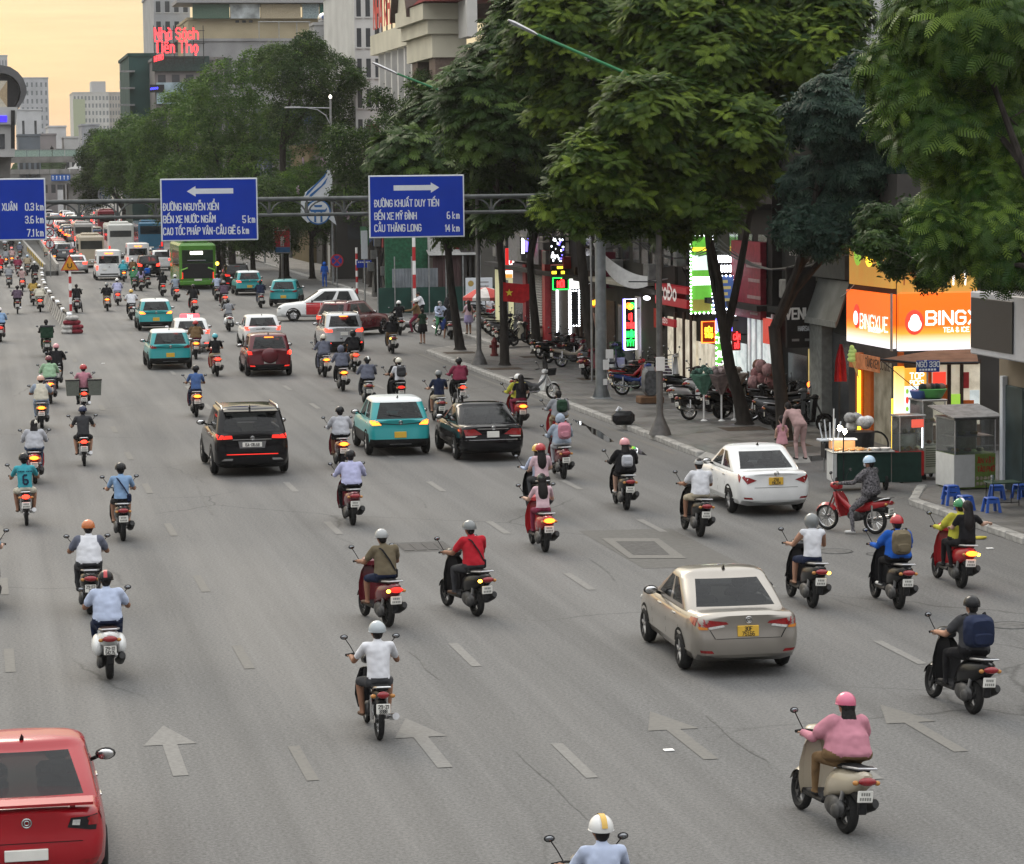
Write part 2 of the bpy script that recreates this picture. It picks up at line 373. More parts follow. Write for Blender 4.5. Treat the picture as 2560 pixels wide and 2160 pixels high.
# sloped crossing lip towards the alley
b=MB();b.add([(19.0,69.2,.005),(19.0,72,.005),(19.25,72,KZ),(19.25,69.6,KZ),(21.5,69.7,.005),(21.5,70.0,KZ)],[(0,1,2,3),(0,3,5,4)]);b.build('kerb_ramp',M_CONC,kind='structure')
def flat(name,polys,z,m,kind='structure'):
 b=MB()
 for p in polys:b.add([(x,y,z) for x,y in p],[tuple(range(len(p)))])
 return b.build(name,m,kind=kind)
def dash(x,y,L=2.2,w=.16,worn=False):
 flat('lane_dash',[[(x-w/2,y),(x+w/2,y),(x+w/2,y+L),(x-w/2,y+L)]],.008,M_LINEF if worn else M_LINE)
for x,y0,k0,k1,worn in ((.37,43.5,-2,9,True),(4.05,34.6,-1,11,True),(7.54,33.9,-1,10,False),(11.03,41.2,-2,9,False),(14.32,40.6,-2,9,False)):
 for k in range(k0,k1):
  if x==.37 and k>5:continue
  dash(x,y0+8.25*k,worn=worn)
for x,y in ((7.5,128),(11,128),(14.3,128)):
 for k in range(10):dash(x,y+9*k,2.2,.15,True)
for x in (2.42,5.82,9.3,12.63):
 y=35.3+(x-2.4)*-.1;m=M_LINE if x<7 else M_LINEF
 flat('lane_arrow',[[(x-.1,y),(x+.1,y),(x+.1,y+2.0),(x-.1,y+2.0)],[(x-.36,y+2.0),(x+.36,y+2.0),(x,y+3.35)]],.008,m)
flat('edge_line',[[(18.55,73),(18.68,73),(18.68,117),(18.55,117)]],.004,M_LINEF)
M_PATCH=mat('asphalt_patch',(.085,.083,.08),.85,noise=.2,scale=9,bump=.4)
M_SEAM=mat('tar_seam',(.098,.098,.096),.7,noise=.3,scale=8)
flat('road_patch',[[(12.6,51.9),(14.6,51.7),(14.6,57.6),(12.6,57.8)]],.004,mat('asphalt_relaid',(.108,.106,.10),.85,noise=.12,scale=9,bump=.4))
# concrete frame and cover let into the relaid patch
flat('manhole_frame',[[(12.65,53.3),(13.75,53.0),(13.95,56.1),(12.8,56.4)]],.012,M_LINEF)
flat('manhole_cover',[[(12.84,53.75),(13.55,53.55),(13.75,55.65),(12.97,55.85)]],.016,M_PATCH)
dg=thing('drain_grate','dark drain grate of four panels between the olive shirted and red shirted riders','drain grate',(8.95,56.2,0))
b=MB();b.quad((-.5,-.75,.004),(.55,-.75,.004),(.55,.75,.004),(-.5,.75,.004));b.build('frame',M_PATCH,dg)
for i in range(4):
 b=MB();x=-.46+i*.25;b.box((x,-.55,.005),(x+.2,.5,.012));b.build('grate_panel',M_DARK,dg)
for x,y,r,nm in ((16.9,53.2,.33,'small round iron manhole cover in the right lanes before the tank top rider'),(17.6,52.6,.2,'smallest round iron cover beside the manhole near the tank top rider'),(16.98,43.7,.34,'round iron manhole cover at the edge of the picture below the backpack rider')):
 b=MB();b.disc((0,0,.006),(0,0,1),r,.012,20);b.torus((0,0,.004),(0,0,1),r+.03,.012,20,6);tag(b.build('manhole_cover',M_SEAM,loc=(x,y,0)),nm,'manhole cover')
 # tar-sealed cracks running along the lanes
def seam(pts,w=.03):
 b=MB();P=[Vector((*gp(*p),.006)) for p in pts];Q=[]
 for a,c in zip(P,P[1:]):
  for t in (0,.25,.5,.75):Q.append(a.lerp(c,t)+Vector((rnd.uniform(-.05,.05),0,0)))
 for a,c in zip(Q,Q[1:]):
  ww=w*rnd.uniform(.4,1.2);b.quad(a-Vector((ww,0,0)),a+Vector((ww,0,0)),c+Vector((ww,0,0)),c-Vector((ww,0,0)))
 b.build('road_crack',M_SEAM,kind='structure')
seam([(1020,1630),(1130,1725)],.018);seam([(1300,1880),(1400,1990),(1480,2070)],.012);seam([(1770,1790),(1860,1865),(1960,1940)],.02);seam([(640,1090),(720,1180)],.03);seam([(1040,1240),(1080,1280)],.02);seam([(1480,1400),(1560,1470)],.02);seam([(470,1180),(560,1330)],.02)
# the air of a humid evening: far things fade
b=MB();b.box((-2510,-410,-1.1),(2510,4010,55));hz_m=bpy.data.materials.new('haze_air');hz_m.use_nodes=True;_n=hz_m.node_tree.nodes;_n.remove(_n['Principled BSDF']);_v=_n.new('ShaderNodeVolumePrincipled');_v.inputs['Density'].default_value=.00010;_v.inputs['Color'].default_value=(.93,.92,.90,1);_v.inputs['Anisotropy'].default_value=.2
hz_m.node_tree.links.new(_v.outputs[0],_n['Material Output'].inputs['Volume']);b.build('haze',hz_m,kind='stuff')
# = BUILDINGS FAR DOWN THE AVENUE
M_PANE=mat('window_pane',(.05,.055,.06),.2,noise=.4,scale=.7);M_PANE_L=mat('window_pane_light',(.16,.18,.19),.25,noise=.4,scale=.5);M_FRAMEW=mat('window_frame',(.5,.5,.48),.6)
def block(name,label,x0,x1,y0,y1,h,col,rows=0,cols=0,z0=2.0,cat='building',roof=True,group=None,ww=.55,wh=.55,pane=None,rough=.85,noise=.12,zb=0.,side=0,frame=False,bands=False):
 """a building whose front faces the camera; windows are set-back panes, one part each"""
 t=thing(name,label,cat,(x0,y0,zb),0,group);W_,D_,H_=x1-x0,y1-y0,h-zb;m=mat('wall_'+label[:18],col,rough,noise=noise,scale=.35)
 b=MB();b.box((0,0,0),(W_,D_,H_));b.build('wall',m,t)
 if roof:b=MB();b.box((-.15,-.15,H_),(W_+.15,D_,H_+.35));b.build('roof',m,t)
 if rows and cols:
  dx,dz=W_/cols,(H_-z0-.6)/rows
  b=MB();b.box((-dx*ww/2,-.02,0),(dx*ww/2,.12,dz*wh));me=b.mesh('pane',pane or M_PANE)
  f_=MB();f_.box((-dx*ww/2-.08,-.10,-.12),(dx*ww/2+.08,-.003,-.003));mf=f_.mesh('sill',M_FRAMEW)
  for r in range(rows):
   for c in range(cols):
    o=link('window',me,t);o.location=(dx*(c+.5),0,z0+dz*r+dz*.2)
    if frame:link('sill',mf,o)
  if side:
   b=MB();sd=D_/side;b.box((-.12,-sd*.28,0),(.02,sd*.28,dz*wh));m2=b.mesh('pane',pane or M_PANE)
   for r in range(rows):
    for c in range(side):o=link('window',m2,t);o.location=(0,sd*(c+.5),z0+dz*r+dz*.2)
  if bands:
   for r in range(1,rows):b=MB();b.box((-.1,-.2,z0+dz*r-.15),(W_+.1,-.005,z0+dz*r+.05));b.build('ledge',m,t)
 return t
def pblock(name,label,px0,px1,ytop,Yw,depth,col,**k):
 a,c=pt(px0,ytop,Yw),pt(px1,ytop,Yw);return block(name,label,a.x,c.x,Yw,Yw+depth,(a.z+c.z)/2,col,**k)
pblock('tower_block','pale grey tower with stepped roof left of the sunset gap',50,120,196,900,30,(.40,.41,.43),rows=14,cols=6,ww=.4,side=0,pane=M_PANE_L,frame=False)
t=pblock('tower_block','topmost part of a pale tower showing over the station roof',-20,18,140,950,30,(.42,.43,.44),rows=14,cols=5,ww=.4,pane=M_PANE_L)
t=pblock('tower_block','pale apartment tower with green end strips right of the sunset gap',182,272,232,1200,40,(.46,.46,.44),rows=13,cols=10,ww=.5,pane=M_PANE_L)
b=MB();b.box((8,2,39),(14,20,48.5));b.build('roof_room',mat('far_wall',(.4,.4,.4),.9),t);b=MB();b.box((0,-.3,4),(5,-.05,41));b.build('green_strip',mat('pale_green',(.34,.38,.26),.9),t)
pblock('tower_block','beige wing of the apartment tower beside the dark green building',272,335,232,1210,40,(.40,.38,.35),rows=13,cols=9,ww=.5,pane=M_PANE_L)
pblock('house','low white house with a dark stair strip left of the sunset gap',42,103,276,640,20,(.46,.47,.48),rows=3,cols=2,ww=.2)
pblock('house','white flat roofed house in the sunset gap',120,165,318,600,20,(.50,.50,.50),rows=1,cols=1)
pblock('house','low house with red roof edge in the sunset gap',100,140,338,560,20,(.24,.22,.22),rows=1,cols=2)
pblock('house','grey blank end wall beside the farthest tree',204,248,314,540,16,(.30,.31,.33),noise=.3)
pblock('house','small white shed below the apartment tower',160,205,345,560,14,(.45,.45,.44),rows=1,cols=3)
pblock('house','dark roofed low house above the footbridge',45,100,340,520,14,(.12,.14,.16),rows=1,cols=4)
# footbridge and overpass
M_CONC2=mat('bridge_concrete',(.20,.195,.185),.9,noise=.3,scale=.5)
a,c=pt(-60,388,440),pt(225,388,440);z1=a.z
t=thing('footbridge','footbridge with pale green railing crossing above the avenue','bridge',(a.x,440,z1-.9));W_=c.x-a.x;b=MB();b.box((0,0,-.35),(W_,3,.6));b.build('deck',M_CONC2,t)
for k in range(9):b=MB();x=W_*k/9;b.box((x+.05,-.02,.6),(x+W_/9-.05,.05,1.6));b.build('railing_panel',mat('rail_green',(.28,.38,.33),.6,noise=.2),t)
b=MB();b.box((0,-.06,1.6),(W_,.06,1.7));b.build('handrail',M_STEEL,t)
for x in (.5,W_-1):b=MB();b.box((x,.5,-z1),(x+.8,2.5,-.35));b.build('pier',M_CONC2,t)
a,c=pt(-80,425,520),pt(225,425,520);zt_,zl_=a.z,pt(100,462,520).z
t=thing('overpass','concrete road overpass beyond the traffic jam','bridge',(a.x,520,0));W_=c.x-a.x;b=MB();b.box((0,0,zl_),(W_,14,zt_-.9));b.build('deck',M_CONC2,t)
for k in range(12):b=MB();b.box((W_*k/12+.03,-.15,zt_-.9),(W_*(k+1)/12-.03,.1,zt_));b.build('parapet_panel',M_CONC2,t)
for x in (0,W_-4):b=MB();b.box((x,2,0),(x+4,12,zl_));b.build('pier',M_CONC2,t)
q0,q1=pt(128,437,519),pt(176,452,519);sgn=thing('road_sign','small blue lane sign on the overpass front','road sign',(q0.x,519.2,q1.z));b=MB();b.bbox((0,0,0),(q1.x-q0.x,.1,q0.z-q1.z),.02);b.build('panel',mat('far_blue',(.02,.10,.36),.5),sgn)
for k in range(5):b=MB();x=.25+k*.68;b.box((x,-.02,.25),(x+.12,-.002,.75));b.add([(x-.1,-.01,.75),(x+.22,-.01,.75),(x+.06,-.01,1.0)],[(0,1,2)]);b.build('lane_arrow',M_WHITE,sgn)
q=pt(172,424,524);t=thing('passenger_van','white van driving across the overpass','van',(q.x+2.4,524,zt_-.85),R(90),'vans');b=MB();b.loft([[(x,y,z) for y,z in ((-2.5,.3),(2.5,.3),(2.6,1.0),(1.5,1.25),(.9,2.2),(-2.4,2.25))] for x in (-.95,.95)]);b.build('body',M_WHITE,t);b=MB();b.box((.93,-2.2,1.3),(.97,1.0,1.95));b.box((-.97,-2.2,1.3),(-.93,1.0,1.95));b.build('window_band',M_PANE,t)
for y in (-1.6,1.6):b=MB();b.disc((.85,y,.33),(1,0,0),.33,.25,12);b.disc((-.85,y,.33),(1,0,0),.33,.25,12);b.build('wheel_pair',M_RUB,t)
b=MB();r_=random.Random(3)
for k in range(60):qx=r_.uniform(50,150);p=pt(qx,r_.uniform(398,425),560);b.ell(p,(r_.uniform(1,2),1.5,r_.uniform(.8,1.5)),6,4)
o=b.build('distant_bushes',mat('far_leaf',(.05,.08,.035),.9,noise=.4,scale=.6));tag(o,'band of distant green bushes between the two bridges','bushes');o['kind']='stuff'
# elevated metro station, end-on
SY=300;o=pt(45,395,SY);t=thing('metro_station','elevated metro station with a curved grey roof at the left edge','station',(0,SY,0));DEP=70
def SX(x,y):p=pt(x,y,SY);return (p.x,p.z)
def ext(poly,nm,m,y0=0,y1=DEP):b=MB();b.prism([SX(*p) for p in poly], lambda u,v,d:(u,d,v),y0,y1);return b.build(nm,m,t)
M_ROOFS=mat('station_roof',(.11,.11,.115),.7,noise=.2,scale=.4);M_ST=mat('station_white',(.44,.44,.43),.7,noise=.1,scale=.3)
outer=[(-160,150),(-60,158),(0,162),(25,167),(45,180),(58,196),(66,216),(67,232),(60,250),(48,268)];inner=[(38,268),(48,250),(52,232),(50,218),(44,204),(32,192),(15,184),(-60,178),(-160,174)]
for i in range(len(outer)-1):
 a_,b_=outer[i],outer[i+1];j=len(inner)-1-i
 ext([a_,b_,inner[max(0,j-1)] if j>0 else inner[0],inner[j]],'roof_panel',M_ROOFS)
ext([(-160,176),(15,186),(32,194),(46,212),(50,232),(38,266),(18,268),(18,202),(-160,202)],'end_wall',mat('station_dark',(.05,.05,.055),.8),1,DEP-1)
for k,tri in enumerate(([(-30,202),(18,202),(-6,236)],[(18,202),(18,268),(-6,236)],[(-30,268),(18,268),(-6,236)],[(-30,202),(-6,236),(-30,268)])):ext(tri,'end_panel',mat('station_cream%d'%(k%2),((.52,.48,.40),(.40,.31,.20))[k%2],.7),-.2-.02*k,.8)
ext([(-160,268),(44,268),(40,311),(-160,311)],'fascia',M_ST,-.6,DEP);ext([(-160,311),(36,311),(34,362),(38,374),(36,392),(-160,392)],'body',M_ST,0,DEP)
ext([(27,276),(37,276),(37,372),(27,372)],'dark_gap',M_BLACK,-.8,-.62);ext([(-40,290),(17,290),(17,305),(-40,305)],'screen',glow('screen_blue',(.05,.03,1.0),1.6),-.75,-.62);ext([(-40,335),(12,335),(12,372),(-40,372)],'opening',M_PANE,-.1,-.01)
ext([(-160,392),(30,392),(26,445),(-160,445)],'girder',M_CONC2,4,DEP)
for y in (8,40):b=MB();p0=SX(-20,440);b.box((p0[0]-2.4,y,0),(p0[0]+1.2,y+3,p0[1]+.6));b.build('pier',M_CONC2,t)
# bookshop corner and the tall buildings behind the left trees
t=pblock('building','narrow dark green corrugated side wall building at the end of the tree row',322,388,140,340,22,(.035,.075,.07),noise=.25)
for k in range(5):p=pt(318,170+k*42,339.5);b=MB();b.box((p.x-t.location.x-.9,-.9,p.z-.5),(p.x-t.location.x+.9,-.02,p.z-.3));b.box((p.x-t.location.x-.9,-.9,p.z-.3),(p.x-t.location.x-.8,-.02,p.z+.5));b.build('balcony',M_STEEL,t)
t=pblock('building','bookshop building with dark top storey carrying red roof letters',386,560,150,330,14,(.20,.19,.185),rows=4,cols=5,z0=3,frame=True,noise=.25)
p0,p1=pt(384,165,329.5),pt(520,140,329.5);b=MB();b.box((-.3,-.4,p0.z-.6),(p1.x-p0.x,-.03,p1.z));b.build('dark_fascia',mat('fascia_green',(.04,.07,.065),.8,noise=.3),t)
p=pt(375,222,329);b=MB();b.box((p.x-t.location.x,-.6,p.z-.4),(p.x-t.location.x+1.7,-.05,p.z+.5));b.build('sign_board',M_DARK,t);b=MB();lettering(b,'oooo', lambda u,v,d:(p.x-t.location.x+.1+u,-.61-d,p.z-.1+v+u*.12),.3,1.0,1.0,1.6);b.build('neon_letters',glow('neon_blue',(.06,.06,1.),4),t)
p=pt(418,225,329);b=MB();b.box((p.x-t.location.x-1.2,-.5,p.z-1.6),(p.x-t.location.x+2.4,-.05,p.z+.9));b.build('poster',mat('poster_pale_blue',(.32,.42,.46),.6,noise=.3,scale=1.2),t)
GR=glow('neon_red',(1.,.05,.06),2.6)
t=thing('rooftop_sign','red rooftop letters of the bookshop on a steel frame','sign',(*pt(386,130,328)[:2],pt(386,150,328).z));o=t.location.copy()
for s,px,yb,hh,cw in (('Nhà Sách',387,97,1.25,1.0),('Tiến Thọ',388,131,1.3,1.05)):
 p=pt(px,yb,328)-o;b=MB();lettering(b,s, lambda u,v,d:(p.x+u,-d,p.z+v),hh,cw*.62,.8,1.9);b.build('letters',GR,t)
for k in range(6):b=MB();b.tube([(k*1.15,.15,-.5),(k*1.15,.15,4.0)],.05,5);b.build('frame_post',M_DARK,t)
for z in (.2,1.9,3.4):b=MB();b.tube([(0,.15,z),(5.9,.15,z)],.04,5);b.build('frame_rail',M_DARK,t)
p=pt(386,150,327.6)-o;b=MB();lettering(b,'NHNO', lambda u,v,d:(p.x+u,-.4-d+0,p.z-.2+v+u*.3),.6,.5,1.0,1.5);b.build('small_letters',GR,t)
pblock('tower_block','grey tower block with balconies behind the red bookshop letters',383,474,-20,400,25,(.34,.35,.36),rows=11,cols=4,z0=2,ww=.5,frame=True,pane=M_PANE)
t=pblock('building','long beige building with green glazed top floor behind the trees',470,885,50,380,20,(.42,.36,.24),noise=.1)
for x0,x1,m in ((482,574,mat('panel_green',(.10,.16,.12),.6)),(576,650,mat('panel_silver',(.42,.46,.46),.35,noise=.5,scale=.6)),(652,752,mat('panel_beige',(.42,.36,.25),.8)),(756,798,mat('panel_glass',(.25,.32,.33),.3,noise=.4)),(800,885,mat('panel_teal',(.05,.15,.12),.6))):
 a,c=pt(x0,10,379),pt(x1,46,379);b=MB();b.box((a.x-t.location.x,-1,c.z),(c.x-t.location.x,-.05,a.z));b.build('facade_panel',m,t)
a,c=pt(450,2,379),pt(890,8,379);b=MB();b.box((a.x-t.location.x-.5,-2,a.z-.3),(c.x-t.location.x,8,a.z+.2));b.build('roof_slab',mat('slab_grey',(.3,.3,.3),.8),t)
for k in range(3):a=pt(590+k*17,50,379);b=MB();b.box((a.x-t.location.x,-.1,a.z-.3),(a.x-t.location.x+.5,-.01,a.z));b.build('vent',M_PANE,t)
t=pblock('building','grey flat roof terraces below the long beige building',478,800,103,355,14,(.30,.30,.30),rows=3,cols=9,z0=6,noise=.2)
for k in range(2):a=pt(742+k*20,90,352);b=MB();b.box((a.x-t.location.x,-.5,a.z-1),(a.x-t.location.x+.9,0,a.z+.1));b.build('roof_box',M_DARK,t)
for x0 in (650,700,745,777):a=pt(x0,52,353);b=MB();b.tube([(a.x-t.location.x,-.6,a.z-2.6),(a.x-t.location.x,-.6,a.z)],.05,5);b.build('frame_post',M_STEEL,t)
a,c=pt(648,53,353),pt(779,53,353);b=MB();b.tube([(a.x-t.location.x,-.6,a.z),(c.x-t.location.x,-.6,c.z)],.05,5);b.build('frame_rail',M_STEEL,t)
t=pblock('water_tower','concrete tower carrying a round steel water tank',785,836,63,340,4,(.34,.34,.33),noise=.2,cat='tower');a=pt(810,47,341);b=MB();b.ell((a.x-t.location.x,1,a.z),(.8,.8,.75),16,10);b.build('tank',M_CHROME,t,True);b=MB();b.ell((a.x-t.location.x,.18,a.z+.15),(.42,.1,.28),12,6);b.build('tank_mark',mat('tank_blue',(.08,.12,.25),.5),t,True)
pblock('building','pale grey stepped house right of the water tank',836,884,85,335,12,(.40,.40,.39),rows=2,cols=2,z0=9)
# white tower and cream guest house beyond the side street
t=pblock('tower_block','white tower with deep square windows left of the cream guest house',884,952,-40,205,18,(.52,.52,.50),rows=9,cols=3,z0=1,ww=.5,wh=.62,frame=True)
GX=27.4;CRM=(.56,.53,.42)
t=thing('guest_house','cream guest house with red roof letters, gable and balcony planters','building',(GX,154,0));M_CRM=mat('guest_cream',CRM,.8,noise=.1,scale=.5);M_GW=mat('guest_white',(.54,.53,.50),.8,noise=.12,scale=.6)
b=MB();b.box((.4,0,0),(14,36,14.6));b.build('wall',M_GW,t)
za,zb2=atX(960,85,GX)[2],atX(960,135,GX)[2]
b=MB();b.box((-.5,11.5,zb2),(.38,34.5,za));b.build('parapet',M_CRM,t)
for k in range(8):b=MB();y0=12.4+k*2.8;b.box((-.25,y0,8.6),(.38,y0+.5,zb2));b.build('column',M_GW,t)
for k in range(7):b=MB();y0=13.1+k*2.8;b.box((.30,y0,9.3),(.398,y0+1.9,13.2));b.build('window',M_PANE_L,t)
for k in range(7):b=MB();y0=12.8+k*2.9;b.loft([[(x,y0+yy,z) for x,yy,z in ((-1.0,.2,8.0),(.36,.2,8.0),(.36,1.9,8.0),(-1.0,1.9,8.0))],[(-1.3,y0,8.6),(.36,y0,8.6),(.36,y0+2.2,8.6),(-1.3,y0+2.2,8.6)]]);b.build('planter',mat('planter_brown',(.24,.14,.10),.8),t)
for k in range(8):b=MB();y0=12.5+k*2.8;b.box((-1.2,y0,8.62),(-.9,y0+.5,10.0));b.build('balcony_post',M_GW,t);b=MB();b.box((-1.15,y0+.55,8.7),(-1.0,y0+2.75,9.8));b.build('balcony_panel',mat('balcony_brown',(.12,.09,.07),.7),t)
for k in range(4):b=MB();y0=13+k*5;b.box((.3,y0,3.5),(.398,y0+3,7));b.build('window',M_PANE,t)
zg=atX(1080,110,GX)[2]
b=MB();b.box((-1.6,2.0,zg-1.2),(.38,11.4,zg+.1));b.build('cornice',M_CRM,t);b=MB();b.box((-1.9,1.7,zg+.11),(.38,11.6,zg+.9));b.build('cornice',M_CRM,t);b=MB();b.box((-2.2,1.4,zg+.91),(.38,11.8,zg+1.8));b.build('cornice',M_CRM,t)
b=MB();b.prism([(6.6,zg+1.82),(12.2,zg+1.82),(9.4,zg+7)], lambda u,v,d:(d,u,v),-2.0,.4);b.build('gable',M_CRM,t)
b=MB()
for (u0,w0,u1,w1) in ((6.2,zg+1.8,9.4,zg+7.4),(12.6,zg+1.8,9.4,zg+7.4)):b.add([(-2.4,u0,w0),(-2.4,u0,w0-.5),(-2.4,u1,w1-.6),(-2.4,u1,w1)]+[(12,u0,w0),(12,u0,w0-.5),(12,u1,w1-.6),(12,u1,w1)],[(0,1,2,3),(0,4,7,3),(1,5,6,2),(0,1,5,4)])
b.build('gable_trim',mat('gable_brown',(.10,.07,.06),.7),t);b=MB();b.add([(-2.3,0,zg+1.85),(-2.3,6.4,zg+1.85),(2,8,zg+8),(10,8,zg+10),(10,-6,zg+1.85)],[(0,1,2,3,4)]);b.build('roof',mat('roof_red',(.20,.05,.045),.8,noise=.2,scale=2),t)
b=MB();b.box((-1.4,2.2,4),(.3,4.4,zg-1.2));b.box((-1.4,8.6,4),(.3,10.6,zg-1.2));b.build('pier_cladding',mat('pier_brown',(.16,.12,.10),.7,noise=.2),t);b=MB();b.box((.0,4.4,4),(.3,8.6,zg-1.3));b.build('recess',M_PANE,t)
b=MB();b.box((-.2,-1.5,zg-.2),(.38,1.3,zg+2.4));b.build('upper_block',M_GW,t)
zs=atX(990,62,GX)[2];b=MB();lettering(b,'NHÀ KHÁCH BQP', lambda u,v,d:(-.45-d,33.0-u,za+.5+v),2.1,.74,1.15,1.5);b.build('roof_letters',mat('letters_red',(.50,.012,.02),.5),t)
for k in range(10):b=MB();b.tube([(-.3,12.6+k*2.2,za),(-.3,12.6+k*2.2,za+2.4)],.05,5);b.build('letter_post',M_DARK,t)
block('building','white house top with railing above the trees at upper right',*[pt(2130,30,110).x,pt(2360,30,110).x],110,125,pt(2250,-30,110).z,(.50,.50,.49),rows=4,cols=6,z0=9,ww=.3,frame=True)
# = SIDE STREET CORNER: HOARDINGS
t=thing('hoarding','dark green hoarding with grey sheets along the side street','hoarding',(pt(945,790,150).x,150,0));ox=t.location.x;M_GH=mat('hoarding_green',(.015,.05,.04),.7,noise=.3,scale=1)
for k in range(7):x0=k*.95;b=MB();b.box((x0,0,.1),(x0+.93,.06,1.5));b.build('green_panel',M_GH,t)
for k in range(8):b=MB();b.tube([(k*.95,-.04,0),(k*.95,-.04,3.2)],.035,6);b.build('post',M_STEEL,t)
a,c=pt(980,672,150.2),pt(1096,780,150.2);b=MB()
for k in range(14):x0=a.x-ox+(c.x-a.x)*k/14;x1=a.x-ox+(c.x-a.x)*(k+1)/14;b=MB();b.add([(x0,.2,1.45),(x0,.2,a.z),((x0+x1)/2,.14,a.z),((x0+x1)/2,.14,1.45),(x1,.2,a.z),(x1,.2,1.45)],[(0,1,2,3),(3,2,4,5)]);b.build('grey_sheet',mat('sheet_grey',(.20,.22,.24),.6,noise=.2,scale=1.5),t)
a,c=pt(1082,638,152),pt(1216,770,152);t=thing('shed','brown corrugated shed wall beyond the side street','shed',(a.x,152,0));w_=c.x-a.x
for k in range(22):x0=w_*k/22;b=MB();b.box((x0,.05*(k%2),.2),(x0+w_/22-.01,.05*(k%2)+.1,a.z));b.build('plank',mat('shed_brown',(.075,.045,.045),.8,noise=.35,scale=2,stretch=(1,1,.2)),t)
b=MB();b.add([(-.3,-.4,a.z),(w_*.85,-.4,a.z),(w_*.85,3,a.z+1.1),(-.3,3,a.z+1.1)],[(0,1,2,3)]);b.build('roof',mat('shed_roof',(.28,.28,.27),.7,noise=.2),t)
b=MB();b.bbox((-2.6,.5,.5),(-.2,.8,4.6),.03);b.build('side_wall',mat('side_green',(.02,.085,.045),.7,noise=.3),t)
a,c=pt(1164,695,146),pt(1232,775,146);t=thing('notice_board','white notice board behind the vendor umbrella','board',(a.x,146,0));b=MB();b.bbox((0,0,c.z),(c.x-a.x,.06,a.z),.01);b.build('board',M_SW,t);b=MB();b.ell((.28,-.005,a.z-.3),(.16,.004,.16),10,6);b.build('crest',mat('crest_gold',(.4,.28,.08),.6),t)
for k in range(2):b=MB();b.quad((.55,-.004,a.z-.28-.22*k),(1.25,-.004,a.z-.28-.22*k),(1.25,-.004,a.z-.2-.22*k),(.55,-.004,a.z-.2-.22*k));b.build('printed_line',mat('print_grey',(.3,.3,.3),.7),t)
for sx in (.1,1.3):b=MB();b.tube([(sx,.05,0),(sx,.05,c.z)],.03,5);b.build('leg',M_STEEL,t)
for i,(px,yy,hh,Yw,nm) in enumerate(((640,640,5,235,'dark shop row behind the poster stand'),(760,640,6,215,'dark shop row behind the tall lamp'),(880,640,7,195,'red fronted shop behind the cable poles'))):
 a=pt(px,yy,Yw);block('building',nm,29,38,Yw-18,Yw+12,9+i,((.08,.075,.07),(.09,.085,.08),(.16,.04,.035))[i],rows=3,cols=3,z0=3)
for i in range(5):block('building',('narrow yellow townhouse far along the tree row','narrow grey townhouse far along the tree row','blue fronted townhouse far along the tree row','cream townhouse beside the bookshop','narrow brown townhouse behind the poster trees')[i],28.5,40,238+i*16,252+i*16,10+i%3*2,((.13,.10,.05),(.1,.1,.1),(.04,.06,.10),(.17,.155,.12),(.08,.06,.05))[i],rows=3,cols=3,z0=3)
t=thing('building','dark shopfront storeys under the cream guest house','building',(26.6,152,0));b=MB();b.box((0,0,0),(.75,40,7.4));b.build('wall',mat('shopfront_dark',(.045,.042,.04),.8,noise=.4,scale=.5),t);b=MB();b.box((.76,-.05,0),(14,-.01,12));b.build('end_wall',mat('end_wall_dark',(.10,.095,.085),.85,noise=.3,scale=.4),t)
for k in range(9):b=MB();b.box((-.06,.6+k*4.3,.1),(-.005,4.2+k*4.3,2.7));b.build('shutter',(M_DARK,M_PANE)[k%2],t);b=MB();b.box((-.3,.5+k*4.3,2.9),(-.01,4.3+k*4.3,4.1));b.build('sign_board',(mat('board_red2',(.18,.02,.02),.6),mat('board_blue2',(.02,.05,.14),.6),mat('board_green2',(.02,.09,.04),.6))[k%3],t)
a=pt(884,600,202);b=block('building','dark lower storeys in front of the white tower',a.x-1.5,40,200,204,7.5,(.05,.048,.045),rows=1,cols=4)
# = SHOPS ALONG THE PAVEMENT
XF=24.5
NEON_R=glow('neon_bright_red',(1.,.03,.03),4.0);NEON_G=glow('neon_bright_green',(.02,1.,.10),3.5);NEON_Y=glow('neon_yellow',(1.,.62,.03),3.5);NEON_O=glow('neon_orange',(1.,.16,.02),4.5);NEON_W=glow('neon_white',(.92,.95,1.),5.0);NEON_B=glow('neon_violet',(.18,.14,1.),3.5);BULB=glow('led_bulb',(.9,.95,1.),7.0)
LITW=mat('lit_interior',(.5,.48,.42),.7,emit=(.95,.82,.6),es=.38,noise=.6,scale=2.2);LITC=mat('lit_interior_cool',(.5,.5,.48),.7,emit=(.85,.95,.95),es=.5,noise=.6,scale=2.5);LITD=mat('dim_interior',(.2,.19,.16),.7,emit=(.6,.5,.3),es=.12,noise=.6,scale=2)
M_SHUT=mat('shutter',(.22,.22,.21),.55,.2,noise=.15,scale=2);M_WOODD=mat('dark_wood',(.05,.03,.022),.7,noise=.3)
M_AC=mat('ac_unit',(.16,.16,.155),.6,noise=.25,scale=5)
